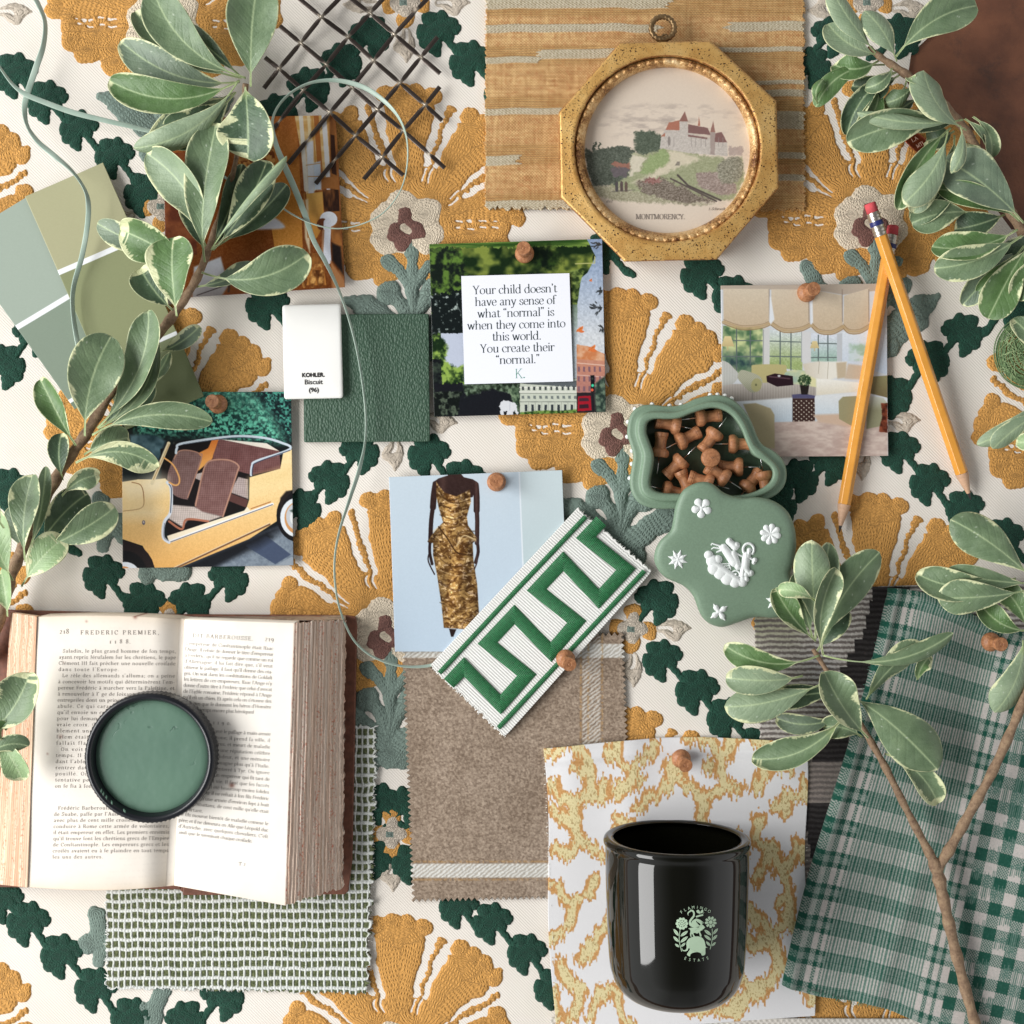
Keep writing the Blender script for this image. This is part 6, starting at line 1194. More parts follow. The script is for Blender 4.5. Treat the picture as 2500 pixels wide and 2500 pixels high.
sub(sheet('left_page', LPg, 0, pagep, M_MATTE, BK, 2.2, None, lambda X, Y, U, V: zleft(X+26*V*U+10*V), .0245, lambda U, V, X, Y: (X, Y+(10*np.sin(np.pi*U)*V*V-6*np.sin(np.pi*U)*(1-V)**2)), persp=True, gain=.93))
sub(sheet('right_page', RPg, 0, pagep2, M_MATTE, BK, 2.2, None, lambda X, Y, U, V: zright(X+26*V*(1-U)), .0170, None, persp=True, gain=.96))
def edgep(c1, c2, red, k, seed):
    def f(P):
        n = P.U*k; i = np.floor(n+vn(P.V*14, n*.0, seed)*.7+vn(P.V*50, n*0, seed+3)*.2); a = vn(i*3.7, P.V*2, seed)[:, None]; c = np.array(c1)*(1-a)+np.array(c2)*a
        ln = (((n+vn(P.V*14, n*.0, seed)*.7) % 1) < .28)[:, None]*(.35+.65*vn(i*9.1, P.V*9, seed+8)[:, None]); c = c*(1-ln*.34)
        r = (np.clip(vn(P.U*60, P.V*190, seed+5)-.66, 0, 1)*3.2*np.clip(.4+np.sin(P.U*23+2)*.8, 0, 1))[:, None]; P.C[:] = c*(1-r)+np.array(red)*r; P.C += (fbm(P.X/9, P.Y/30, 4)[:, None]-.5)*16
    return f
hz = lambda k, s: (lambda X, Y, U, V: .0006*vn(U*k+vn(V*14, U*0, s)*.7, V*6, s)+.0004*saw(U*k*.5))
sub(sheet('right_fore_edge', [(719, 1521), (842, 1514), (836, 2166), (697, 2211)], 0, edgep((206, 172, 148), (246, 228, 212), (190, 108, 84), 34, 3), M_MATTE, BK, 1.3, lambda U, V: .0350-.0200*U**1.2, hz(34, 3), .004, lambda U, V, X, Y: (X+(fbm(V*60, U*0, 4, 4)-.5)*9*np.exp(-(1-U)*12), Y+(vn(U*34, V*0, 2)-.5)*9*np.exp(-(1-V)*26)+(vn(U*34, V*0, 6)-.5)*5*np.exp(-V*30)), persp=True, gain=.88))
sub(sheet('left_fore_edge', [(26, 1496), (90, 1505), (67, 2167), (-16, 2158)], 0, edgep((196, 150, 116), (236, 216, 190), (196, 110, 70), 16, 8), M_MATTE, BK, 1.5, lambda U, V: .0090+.0205*U**.7, hz(16, 8), .006, None, persp=True, gain=.92))
sub(sheet('page_tops', [(460, 1508), (846, 1508), (842, 1516), (719, 1523)][:0] or [(452, 1506), (842, 1503), (842, 1515), (452, 1514)], 0, edgep((140, 116, 98), (206, 188, 168), (160, 100, 80), 3, 5), M_MATTE, BK, 1.5, lambda U, V: .006+.012*V, None, .004, None, persp=True))
LT = [('218', 145, 1547, 7.5, 25, 0, 'l'), ('FREDERIC PREMIER,', 196, 1549, 6.6, 196, 0, 'l'), ('1 1 8 8.', 267, 1571, 6.5, 54, 0, 'l')]
lines = ['  Saladin, le plus grand homme de ſon temps,', 'ayant repris Jéruſalem ſur les chrétiens, le pape', 'Clément III fait prêcher une nouvelle croiſade', '@dans toute l’Europe.', '  Le zèle des allemands s’alluma; on a peine', 'à concevoir les motifs qui déterminèrent l’em-', 'pereur Frédéric à marcher vers la Paleſtine, et', 'à renouveler à l’âge de ſoixante et dix ans des', 'entrepriſes dont un prince ſage devait être dés-', 'abuſé. Ce qui caractériſe ces temps, c’eſt', 'qu’il envoie un comte de l’empire à Saladin', 'pour lui demander Jéruſalem et Damas et la', 'vraie croix. Cette croix était inconteſta-', 'blement une très faible raiſon; Jéru-', 'ſalem était une ville dont il', 'fallait flatter le pape.', '  On voit ici quel était l’esprit du', 'temps. Il était à craindre que pen-', 'dant l’abſence de Frédéric, Rome ne', 'rentrer dans les droits dont il l’avait dé-', 'pouillé. On lui fit préſent de tentes,', 'tentative pendant ſon voyage, et', '@on ſe fia à ſon ſerment.']
wds = {13: 287, 15: 287}
for i, t_ in enumerate(lines):
    full = not t_.startswith('@'); t_ = t_.lstrip('@'); LT.append((t_, 144-i*.45, 1593+i*15.0, 5.6, (287-i*.2)*min(1, len(t_)/40) if full else 150, 0.0, 'l', .004+.00*i))
l2 = ['  Frédéric Barberouſſe, duc', 'de Suabe, paſſe par l’Autriche, et', 'avec plus de cent mille croiſés vient', 'conduire à Rome cette armée de volontaires,', 'il était empereur en effet. Les premiers ennemis', 'qu’il trouve ſont les chrétiens grecs de l’Empire', 'de Conſtantinople. Les empereurs grecs et les', 'croiſés avaient eu à ſe plaindre en tout temps', '@les uns des autres.']
for i, t_ in enumerate(l2):
    full = not t_.startswith('@'); t_ = t_.lstrip('@'); LT.append((t_, 132-i*.5, 1977+i*14.9, 5.6, [175, 206, 232, 284, 284, 284, 284, 284, 125][i], 0, 'l', -.004))
def pfn(zf_): 
    def f(X, Y):
        X = np.asarray(X, float); Y = np.asarray(Y, float)+0*X; Z = zf_(X, Y)+.00018; k = PX*(HC-Z)/HC; return np.stack([(X-1250)*k, (1250-Y)*k, Z], -1)-KO
    return f
zL = lambda X, Y: zleft(X+26*((Y-1510)/655)*((X-80)/360)+10*((Y-1510)/655)); zR = lambda X, Y: zright(X+26*((Y-1510)/655)*(1-(X-445)/270))
textmesh(LT, 'printed_text', M_INKB, BK, pfn(zL), 8, 3.8, 2)
RT = [('DIT BARBEROUSSE.', 470, 1556, 6.4, 150, 0, 'l', .055), ('219', 646, 1565, 7.5, 24, 0, 'l', .05)]
r1 = ['L’empereur de Conſtantinople était Iſaac', 'l’Ange. Il refuſe de donner le titre d’empereur', 'à Frédéric, qu’il ne regarde que comme un roi', 'd’Allemagne; il lui fait dire que, s’il veut', 'obtenir le paſſage, il faut qu’il donne des ota-', 'ges. On voit dans les conſtitutions de Goldaſt', 'les lettres de ces empereurs. Iſaac l’Ange n’y', 'donne d’autre titre à Frédéric que celui d’avocat', 'de l’Egliſe romaine. Frédéric répond à l’Ange', 'qu’il eſt un chien. Et après cela on s’étonne des', 'épithètes que ſe donnent les héros d’Homère', 'dans des temps encore plus héroïques!']
for i, t_ in enumerate(r1): LT2 = RT.append((t_, 452-i*.6, 1574+i*14.6, 5.5, 216 if i < 11 else 175, 0, 'l', .062-i*.0015))
RT.append(('1 1 9 0.', 520, 1768, 6.2, 46, 0, 'l', .05))
r2 = ['  Frédéric ayant forcé le paſſage à main armée', 'bat le ſultan d’Icone; il prend ſa ville, il', 'paſſe le mont Taurus, et meurt de maladie', 'en Cilicie, laiſſant une réputation célèbre', 'd’équité et de grandeur, et une mémoire', 'plus chère à l’Allemagne plus qu’à l’Italie.', '  On dit qu’il fut enterré à Tyr. On ignore', 'où eſt la cendre d’un empereur qui fit tant de', 'bruit pendant ſa vie. Il faut que ſes ſuccès', 'dans l’Aſie aient été beaucoup moins ſolides', 'qu’éclatans; car il ne reſtait à ſon fils Frédéric', 'de Suabe qu’une armée d’environ ſept à huit', 'mille combattans, de cent mille qu’elle était', 'en partant.', 'Le fils mourut bientôt de maladie comme le', 'père; et il ne demeura en Aſie que Léopold duc', 'd’Autriche, avec quelques chevaliers. C’eſt', 'ainſi que ſe terminait chaque croiſade.']
for i, t_ in enumerate(r2): RT.append((t_, 441-i*.35, 1784+i*14.9-(2 if i > 13 else 0), 5.4, 60 if i == 13 else (182 if i == 17 else 220), 0, 'l', .055+i*.004))
RT.append(('T 2', 582, 2113, 5.6, 18, 0, 'l', .05))
textmesh(RT, 'printed_text', M_INKB, BK, pfn(zR), 7.5, 3.4, 2)
# ---------------- pot of green paint on the book
JR = thing('paint_pot', 'shallow round black pot filled with sage green paint, standing on the open book', 'paint pot', W(380, 1841, .0348))
M_BLK = simple('black_plastic', (20, 22, 28), .30, .1, 300, .1, .0003)
R1 = 158*PX*(HC-.044)/HC; R2 = 137*PX*(HC-.044)/HC
V, F = lathe([(0, .0006), (R1-.002, 0), (R1-.0005, .001), (R1, .002), (R1, .0118), (R1-.0004, .0128), (R1-.0016, .0134), (R1-.0030, .0133), (R2+.0012, .0120), (R2+.0003, .0100), (R2, .0060), (R2-.002, .0030)], 180)
a = np.arctan2(V[:, 1], V[:, 0]); idx_ = np.arange(len(V))//180; kn = np.where((idx_ >= 3) & (idx_ <= 4), 1, 0)*.00035*np.cos(np.round(a/(2*math.pi)*180)*math.pi); V[:, 0] += kn*np.cos(a); V[:, 1] += kn*np.sin(a)
mesh('pot_rim', V, F, M_BLK, JR)
m = N('sage_paint'); v = m.coord(); n1 = m.noise(22, 2, v, .5); cr = m.math('ABSOLUTE', m.math('SUBTRACT', m.noise(28, 4, v, .6), .5)); cr = m.ramp(cr, [(.0, (1, 1, 1, 1)), (.012, (0, 0, 0, 1))]); msk = m.ramp(m.noise(34, 1, v), [(.55, (0, 0, 0, 1)), (.62, (1, 1, 1, 1))]); cr = m.math('MULTIPLY', cr, msk)
m.base(m.mix(cr, m.ramp(n1, [(.3, L4((84, 114, 98))), (.7, L4((92, 123, 105)))]), L4((44, 74, 62)))).set(Roughness=.42); m.bump(m.math('ADD', m.noise(40, 3, v), m.math('MULTIPLY', cr, -.35)), .35, .002); M_PT = m.m
rg = [0, .2, .4, .6, .75, .86, .93, .97, 1.0]; V = [(0, 0, .0082)]; F = []; n = 72
for r in rg[1:]:
    for j in range(n): b_ = 2*math.pi*j/n; V.append((r*(R2+.0004)*math.cos(b_), r*(R2+.0004)*math.sin(b_), .0082-(.0010*max(0, (r-.9)/.1)**2 if j % 2 else .0009*max(0, (r-.9)/.1)**2)))
F = [(0, 1+j, 1+(j+1) % n) for j in range(n)]+[(1+i*n+j, 1+(i+1)*n+j, 1+(i+1)*n+(j+1) % n, 1+i*n+(j+1) % n) for i in range(len(rg)-2) for j in range(n)]
mesh('paint', V, F, M_PT, JR)
ds = random.Random(4)
for i in range(6):
    a_ = ds.uniform(3.6, 5.2); mesh('paint_smear', *tube([((R2+.0006+.0006*q_)*math.cos(a_+q_*.03), (R2+.0006+.0006*q_)*math.sin(a_+q_*.03), .0118+.0006*q_) for q_ in range(3)], [.0003, .0007, .0003], 6, flat=.5), M_PT, JR)
# ---------------- black glass tumbler lying on its side
RG = 358/2*PX*(HC-.042)/HC; GX = W(1652, 0, .042).x; Y0 = W(0, 1999, 0.0).y
m = N('black_glass'); m.base(L4((12, 12, 7))).set(Roughness=.035, IOR=1.52); m.b.inputs['Specular IOR Level'].default_value = .45; M_GLS = m.m
TG = thing('glass_tumbler', 'black glass candle tumbler lying on its side on the coral linen', 'tumbler', (GX, Y0, RG)); TG.rotation_euler = (math.radians(90), 0, 0)
# lathe axis z -> world -y ; rim at z=0 pointing to +y, base at +z -> -y
LG = .0930; prof = [(0, LG-.0075), (.020, LG-.0078), (RG-.010, LG-.010), (RG-.0068, LG-.018), (RG-.0058, LG-.03), (RG-.0056, .006), (RG-.0056, .0018), (RG-.0048, .0004), (RG-.0024, -.0001), (RG-.0008, .0006), (RG-.0001, .0020), (RG-.0002, .0036), (RG-.0009, .0052), (RG-.0012, .008), (RG-.0013, .02), (RG-.0022, .05), (RG-.0034, LG-.022), (RG-.0044, LG-.016), (RG-.0070, LG-.0090), (RG-.0120, LG-.0034), (RG-.0180, LG-.0006), (.020, LG), (0, LG-.0004)]
pc = catmull(np.array(prof), 3); V, F = lathe([tuple(x) for x in pc], 128); mesh('glass_body', V, [f[::-1] for f in F], M_GLS, TG)
M_EMB = simple('pale_green_print', (176, 200, 172), .5)
GC = Vector((GX, 0, RG)); RW = RG-.0021
def rwall(ly): return RG-np.interp(ly, [.008, .02, .05, LG-.022, LG-.016], [.0012, .0013, .0022, .0034, .0044])
def wrap(px_, py_, lift=.0003):
    """photo px on the tumbler wall -> local coordinates (cylinder along world y)"""
    px_ = np.asarray(px_, float); py_ = np.asarray(py_, float)
    z = np.full(px_.shape, RG*1.9); RW = rwall(.06)+0*px_
    for _ in range(10):
        x = (px_-1250)*PX*(HC-z)/HC; dx = np.clip(x-GX, -RW*.98, RW*.98); z = RG+np.sqrt(RW**2-dx**2)
        y = (1250-py_)*PX*(HC-z)/HC; RW = rwall(Y0-y)
    nx = dx/RW; nz_ = (z-RG)/RW
    return np.stack([x-GX+nx*lift, -(z+nz_*lift-RG)*-1, -(y-Y0)*1], -1)
def embl(name, polys, cutlines=()):
    V = []; F = []
    for pts in polys:
        pts = np.array(pts, float); o_ = len(V); w = wrap(1600+pts[:, 0]*.16484, 2180+pts[:, 1]*.16484)
        V += [tuple((a_[0], a_[1], a_[2])) for a_ in w]; F.append(tuple(range(o_, o_+len(pts))))
    V = np.array(V); 
    # local frame of the tumbler: x -> x, world z -> local y, world -y -> local z
    return mesh(name, V, F, M_EMB, TG, smooth=False)
def stroke(pts, w, sm=True, tap=False):
    p = catmull(pts, 5) if sm else np.array(pts, float); t = np.gradient(p, axis=0); t /= np.linalg.norm(t, axis=1)[:, None]+1e-9; n_ = np.stack([-t[:, 1], t[:, 0]], 1); k = np.ones(len(p))
    if tap: k = np.sin(np.linspace(.15, math.pi-.15, len(p)))
    ww = (np.interp(np.linspace(0, 1, len(p)), np.linspace(0, 1, len(w)), w) if isinstance(w, (list, tuple)) else w)*k
    out = []
    for i in range(len(p)-1): out.append([p[i]+n_[i]*(ww[i] if np.ndim(ww) else ww)/2, p[i+1]+n_[i+1]*(ww[i+1] if np.ndim(ww) else ww)/2, p[i+1]-n_[i+1]*(ww[i+1] if np.ndim(ww) else ww)/2, p[i]-n_[i]*(ww[i] if np.ndim(ww) else ww)/2])
    return out
def leafp(b, t, w):
    b = np.array(b, float); t = np.array(t, float); d = t-b; n_ = np.array((-d[1], d[0]))/np.hypot(*d); L_ = []
    for s in (1, -1): L_.append([tuple(b+d*q_+n_*s*(w*math.sin(math.pi*q_)**.8*.5+1.3)) for q_ in np.linspace(0.02, .98, 8)]+[tuple(b+d*q_+n_*s*1.6) for q_ in np.linspace(.98, .02, 8)])
    return L_
PO = []
PO += stroke([(488, 330), (480, 305), (495, 280), (520, 268)], [5, 14, 18, 20]); PO += stroke([(512, 262), (545, 260), (568, 290), (566, 340), (535, 380), (512, 420), (518, 465), (560, 490), (610, 495)], [22, 26, 24, 26, 28, 30, 34, 36, 20]); PO.append(catmull([(530, 470), (540, 420), (575, 390), (620, 378), (600, 420), (640, 470), (650, 490), (600, 503), (560, 500)], 4, True).tolist())
for k in range(4): PO += stroke([(585+k*10, 400+k*8-10), (640+k*8, 395+k*18), (690-k*4, 425+k*20), (712-k*18, 446+k*16)], [14, 16, 12, 4])
PO += stroke([(600, 352), (650, 335), (705, 322)], 24); PO += [catmull([(606, 262), (630, 246), (655, 270), (662, 305), (640, 300), (615, 290)], 4, True).tolist(), catmull([(668, 300), (668, 270), (690, 246), (706, 258), (700, 285)], 4, True).tolist()]; PO += stroke([(700, 300), (720, 288)], 5)
PO.append(catmull([(488, 524), (520, 515), (580, 508), (640, 506), (650, 480), (680, 468), (700, 472), (720, 495), (732, 505), (715, 530), (700, 535), (690, 552), (668, 556), (660, 580), (672, 600), (680, 640), (660, 642), (646, 600), (632, 585), (640, 640), (660, 645)][:-2]+[(618, 600), (590, 590), (562, 590), (568, 615), (582, 640), (560, 642), (545, 605), (530, 620), (536, 645), (518, 642), (512, 600), (518, 560), (505, 535)], 3, True).tolist())
PO.append(catmull([(396, 810), (402, 835), (430, 846), (455, 830), (462, 790), (458, 740), (480, 690), (530, 655), (600, 640), (670, 650), (715, 690), (735, 750), (742, 790), (776, 815), (742, 808), (738, 860), (735, 910), (690, 926), (670, 890), (620, 874), (560, 882), (520, 905), (508, 938), (468, 912), (480, 880), (510, 830), (490, 815), (475, 850), (435, 862), (402, 850), (390, 825)], 3, True).tolist())
for bx, by, tx, ty in ((365, 550, 352, 700), (352, 700, 390, 865)): PO += stroke([(bx, by), ((bx+tx)/2-4, (by+ty)/2), (tx, ty)], 9)
PO += stroke([(836, 525), (838, 680), (806, 832)], 9)
for b, t_, w in (((345, 635), (270, 530), 40), ((370, 640), (482, 560), 42), ((348, 725), (266, 640), 36), ((368, 732), (482, 640), 42), ((355, 800), (290, 752), 30), ((378, 795), (446, 735), 30), ((825, 625), (722, 545), 42), ((850, 610), (922, 520), 36), ((825, 700), (718, 620), 38), ((842, 695), (912, 618), 34), ((810, 782), (745, 715), 32), ((828, 785), (892, 725), 28)): PO += leafp(b, t_, w)
for k in range(10): a_ = k*.628; PO.append([(392+x_, 452+y_) for x_, y_ in [(70*math.cos(a_)+23*math.cos(q_), 70*math.sin(a_)+23*math.sin(q_)) for q_ in np.arange(0, 6.28, .6)]])
for k in range(7): a_ = k*.9+.3; PO.append([(392+34*math.cos(a_)+15*math.cos(q_), 452+34*math.sin(a_)+15*math.sin(q_)) for q_ in np.arange(0, 6.28, .7)])
PO.append([(392+17*math.cos(q_), 452+17*math.sin(q_)) for q_ in np.arange(0, 6.28, .5)])
for k in range(9): a_ = k*.698+.2; PO += stroke([(816+34*math.cos(a_), 430+34*math.sin(a_)), (816+60*math.cos(a_), 430+60*math.sin(a_)), (816+86*math.cos(a_), 430+86*math.sin(a_))], [16, 40, 26], False)
PO.append([(816+28*math.cos(q_), 430+28*math.sin(q_)) for q_ in np.arange(0, 6.28, .4)])
embl('flamingo_emblem', PO)
PK = simple('black_print_line', (14, 14, 12), .4)
def arctext(txt, cx_, cy_, R_, a0, a1, size, inv=False):
    V = []; F = []
    for i, ch in enumerate(txt):
        a_ = a0+(a1-a0)*i/(len(txt)-1); v_, f_ = sans(ch, 1.0); v_ = v_*size; v_[:, 0] -= (v_[:, 0].max()+v_[:, 0].min())/2; v_[:, 0] *= .9
        ux = np.array((math.cos(a_), math.sin(a_))); 
        if not inv: up = ux; rt = np.array((-ux[1], ux[0]))
        else: up = -ux; rt = np.array((ux[1], -ux[0]))
        base = np.array((cx_, cy_))+ux*R_; P_ = base+np.outer(v_[:, 0], rt)+np.outer(v_[:, 1], up); o_ = len(V); w = wrap(1600+P_[:, 0]*.16484, 2180+P_[:, 1]*.16484); V += [tuple(x) for x in w]; F += [tuple(q_+o_ for q_ in f) for f in f_]
    return mesh('lettering', V, F, M_EMB, TG, smooth=False)
arctext('FLAMINGO', 598, 560, 330, math.radians(-127), math.radians(-56), 62); arctext('ESTATE', 600, 560, 455, math.radians(111), math.radians(67), 62, True)
# ---------------- pale green ribbon
m = N('sage_satin_ribbon'); v = m.coord(); m.base(m.ramp(m.noise(60, 3, v), [(.3, L4((150, 172, 158))), (.7, L4((176, 194, 180)))])).set(Roughness=.38); m.b.inputs['Sheen Weight'].default_value = .2; m.bump(m.noise(1800, 3, v), .2, .0002); M_RIB = m.m
def ribbon(name, pts, parent=None, thick=.00035):
    """pts: (x, y, z, width_px, twist_deg)"""
    p = catmull(np.array(pts, float), 14); P3 = np.array([W(a[0], a[1], a[2]) for a in p]); t = np.gradient(P3, axis=0); t /= np.linalg.norm(t, axis=1)[:, None]; V = []; F = []; prof = [(-1, -.3), (-1, .3), (-.75, 1), (0, .55), (.75, 1), (1, .3), (1, -.3), (.75, -1), (-.75, -1)]; k = len(prof)
    for q_, tt, a in zip(P3, t, p):
        s = np.cross(tt, (0, 0, 1)); s /= np.linalg.norm(s)+1e-9; u = np.cross(s, tt); r = math.radians(a[4]); s2 = s*math.cos(r)+u*math.sin(r); u2 = -s*math.sin(r)+u*math.cos(r); hw = a[3]*PX/2
        V += [q_+s2*hw*x+u2*thick*z for x, z in prof]
    for i in range(len(P3)-1):
        for j in range(k): F.append((i*k+j, i*k+(j+1) % k, (i+1)*k+(j+1) % k, (i+1)*k+j))
    return mesh(name, np.array(V), [f[::-1] for f in F], M_RIB, parent)
tag(ribbon('ribbon', [(70, -30, .012, 13, 30), (93, 10, .012, 13, 40), (110, 55, .013, 13, 60), (106, 110, .013, 13, 50), (88, 165, .012, 14, 20), (68, 225, .011, 14, 10), (60, 262, .011, 13, 25), (66, 305, .012, 12, 60), (92, 345, .014, 14, 40), (135, 382, .016, 14, 30), (178, 420, .018, 13, 60), (208, 465, .019, 12, 62), (216, 505, .018, 12, 30), (212, 560, .015, 12, 15), (200, 625, .012, 12, 20), (180, 700, .010, 12, 45), (178, 760, .010, 12, 50), (190, 840, .011, 12, 30), (205, 900, .012, 12, 30)]), 'pale sage ribbon curving from the upper left over the paint chips', 'ribbon')
tag(ribbon('ribbon', [(-30, 120, .018, 8, 60), (0, 165, .018, 8, 60), (30, 205, .017, 9, 40), (62, 230, .017, 12, 10), (110, 250, .016, 13, 10), (180, 275, .014, 13, 0), (260, 295, .012, 12, 0), (340, 314, .010, 12, 20), (440, 345, .008, 10, 30), (560, 440, .007, 9, 45), (665, 486, .008, 9, 60), (700, 515, .009, 9, 70), (760, 545, .011, 9, 70), (820, 558, .013, 8, 72), (880, 548, .014, 8, 72), (935, 520, .015, 8, 74), (975, 470, .016, 8, 76), (993, 410, .017, 8, 74), (993, 340, .017, 8, 72), (972, 285, .017, 9, 55), (930, 240, .016, 11, 30), (880, 210, .015, 12, 30), (815, 196, .014, 10, 40), (750, 205, .013, 8, 60), (695, 240, .011, 8, 70), (666, 290, .010, 8, 60), (672, 345, .009, 12, 30), (690, 395, .009, 15, 5), (715, 450, .009, 15, 5), (745, 525, .009, 14, 5), (765, 585, .010, 12, 10), (795, 640, .011, 11, 30), (830, 715, .013, 9, 55), (858, 800, .013, 8, 60), (878, 890, .012, 8, 62), (892, 1000, .011, 7, 66), (891, 1080, .011, 8, 60), (876, 1150, .011, 11, 40), (855, 1215, .012, 10, 45), (828, 1300, .014, 8, 62), (817, 1370, .016, 8, 70), (820, 1440, .016, 8, 72), (834, 1500, .016, 8, 72), (862, 1560, .014, 8, 70), (905, 1600, .012, 8, 68), (960, 1622, .010, 8, 60), (1010, 1628, .0075, 8, 50), (1060, 1622, .0050, 8, 20), (1100, 1600, .0046, 8, 0)]), 'long thin sage ribbon looping over the lattice and ending under the key trim', 'ribbon')
# ---------------- leafy branches
m = N('leaf_surface'); c = m.attr('col'); v = m.coord(); c = m.mix(.18, c, m.ramp(m.noise(2600, 2, v), [(.35, (.25, .25, .25, 1)), (.65, (.8, .8, .8, 1))]), 'OVERLAY'); m.base(c).set(Roughness=.46); m.b.inputs['Specular IOR Level'].default_value = .42
uvn = m.attr('uvw', 'Vector'); sp = m.n('ShaderNodeSeparateXYZ'); m.l(uvn, sp.inputs[0]); av = m.math('ABSOLUTE', sp.outputs[1])
vein = m.math('SINE', m.math('MULTIPLY', m.math('SUBTRACT', sp.outputs[0], m.math('MULTIPLY', av, .22)), 62)); vein = m.math('POWER', m.math('MULTIPLY_ADD', vein, .5, .5), 6.0)
m.bump(m.math('ADD', m.math('MULTIPLY', vein, -.35), m.math('ADD', m.noise(900, 3, v), m.math('MULTIPLY', m.noise(220, 3, v), 1.2))), .45, .0005); M_LEAF = m.m
m = N('twig_bark'); v = m.coord(); m.base(m.ramp(m.noise(240, 5, v, .7), [(.3, L4((104, 80, 62))), (.55, L4((146, 120, 94))), (.75, L4((164, 142, 112)))])).set(Roughness=.75); m.bump(m.noise(500, 5, v, .7), .8, .0010); M_TWIG = m.m
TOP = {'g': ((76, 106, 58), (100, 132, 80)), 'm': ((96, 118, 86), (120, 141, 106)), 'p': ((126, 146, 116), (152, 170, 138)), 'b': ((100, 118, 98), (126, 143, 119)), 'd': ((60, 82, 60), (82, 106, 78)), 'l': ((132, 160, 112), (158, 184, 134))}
LEAFN = [0]
def leaf(parent, b, t, wpx, tone='m', bend=0.0, z0=.022, z1=.020, arch=.006, cup=.35, roll=0.0, margin=.18, tipc=0.0, pet=.12, org=None):
    """b,t: base and tip in photo px; wpx full width; bend: midrib bow as share of length; cup: fold angle; roll: tilt about the midrib (deg)"""
    LEAFN[0] += 1; s = LEAFN[0]; r = np.random.default_rng(s*13+5)
    b = np.array(b, float); t = np.array(t, float); d = t-b; Ln = np.hypot(*d); nrm = np.array((d[1], -d[0]))/Ln
    nu, nv = 72, 33; u = np.linspace(0, 1, nu); v = np.linspace(-1, 1, nv)
    mid = b+np.outer(u, d)+np.outer(4*u*(1-u)*bend*Ln, nrm)+np.outer((u**2*(1-u))*r.uniform(-.12, .12)*Ln, nrm)
    zm = z0+(z1-z0)*u+arch*np.sin(math.pi*u)**.8-tipc*np.clip((u-.75)/.25, 0, 1)**2
    k = PX*(HC-zm)/HC; M = np.stack([(mid[:, 0]-1250)*k, (1250-mid[:, 1])*k, zm], 1)
    T = np.gradient(M, axis=0); T /= np.linalg.norm(T, axis=1)[:, None]; S_ = np.cross(T, (0, 0, 1)); S_ /= np.linalg.norm(S_, axis=1)[:, None]; U_ = np.cross(S_, T)
    tt = np.clip((u-pet)/(1-pet), 0, 1); pk_ = r.uniform(1.0, 1.3); w = tt**pk_*np.clip(1-tt, 0, 1)**.58; w /= w.max(); w = np.maximum(w*wpx*1.05/2, np.where(u < .95, 2.4*(1-u), 0.15))*k
    roll = roll+r.uniform(-20, 20); cup = cup+r.uniform(-.1, .3)*(1 if cup >= 0 else -1)
    rl = np.radians(roll)*np.clip(u*3, 0, 1)*(1+.25*np.sin(u*4+s)); ph = max(abs(cup), .02)*(.75+.5*u); sg = 1 if cup >= 0 else -1
    th = np.outer(ph*1.25, v); hw = w[:, None]; X = hw*np.sin(th)/(ph[:, None]*1.25); Z = sg*hw*(1-np.cos(th))/(ph[:, None]*1.25)
    Z = Z+hw*.10*np.sin(u[:, None]*r.uniform(7, 13)+s+2*np.sign(v))*v**2+hw*.05*np.abs(v)
    c_, s_ = np.cos(rl)[:, None], np.sin(rl)[:, None]; X2 = X*c_-Z*s_; Z2 = X*s_+Z*c_
    Pt = M[:, None, :]+X2[..., None]*S_[:, None, :]+Z2[..., None]*U_[:, None, :]
    Pt[..., 2] = np.maximum(Pt[..., 2], .0075)
    # pigment
    UU, VV = np.meshgrid(u, v, indexing='ij'); ax = UU*Ln; ay = VV*w[:, None]/k[:, None]
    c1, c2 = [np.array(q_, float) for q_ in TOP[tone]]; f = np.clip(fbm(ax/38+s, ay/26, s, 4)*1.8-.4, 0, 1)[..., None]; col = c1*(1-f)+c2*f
    bl = np.clip(fbm(ax/16+s*3, ay/14, s+7, 3)*2.6-1.1, 0, 1)[..., None]; col = col*(1-bl*.22)+np.array((142, 160, 134))*bl*.22
    av = np.abs(VV); vn_ = (np.exp(-(((UU-.22*av)*11 % 1)-.5)**2/.004)*np.clip(1-av, 0, 1)*.22*(av > .06))[..., None]; col = col*(1-vn_)+(c2*1.12)*vn_
    mr = np.exp(-(ay/1.9)**2)[..., None]*.75; col = col*(1-mr)+np.array((186, 204, 158))*mr
    pm = np.clip(1-(UU-.10)/.10, 0, 1)[..., None]; col = col*(1-pm*.8)+np.array((164, 184, 124))*pm*.8
    if margin > 0:
        ed = np.minimum(w[:, None]/k[:, None]-np.abs(ay), (1-UU)*Ln*.62); jag = vn(ax/2.6+s, ay*0+np.sign(VV)*9, s+3)*.8+vn(ax/26+s, np.sign(VV)*5+0*ay, s+4)*2.2-1.05
        lim = margin*wpx*.34*np.clip(jag, .03, 2)*np.clip(UU*2.4-.5+.4, .15, 1); lim = np.minimum(lim, .6*w[:, None]/k[:, None]); mk = np.clip((lim-ed)/1.4+.5, 0, 1)[..., None]; mk2 = np.clip((1.3-ed), 0, 1)[..., None]*.45*(margin > .1)
        cr = np.array((218, 222, 176))+(vn(ax/9, ay/5, s)[..., None]-.5)*30; mk = np.maximum(mk, mk2); col = col*(1-mk)+cr*mk
    spk = (vn(ax/1.7+s, ay/1.7, s+19) > .965)[..., None]; col = np.where(spk, col*.4+np.array((214, 222, 206))*.6, col)
    under = np.array((150, 172, 128))*(.9+.2*fbm(ax/20, ay/20, s, 2))[..., None]
    if margin > 0: under = under*(1-mk)+np.array((214, 218, 172))*mk
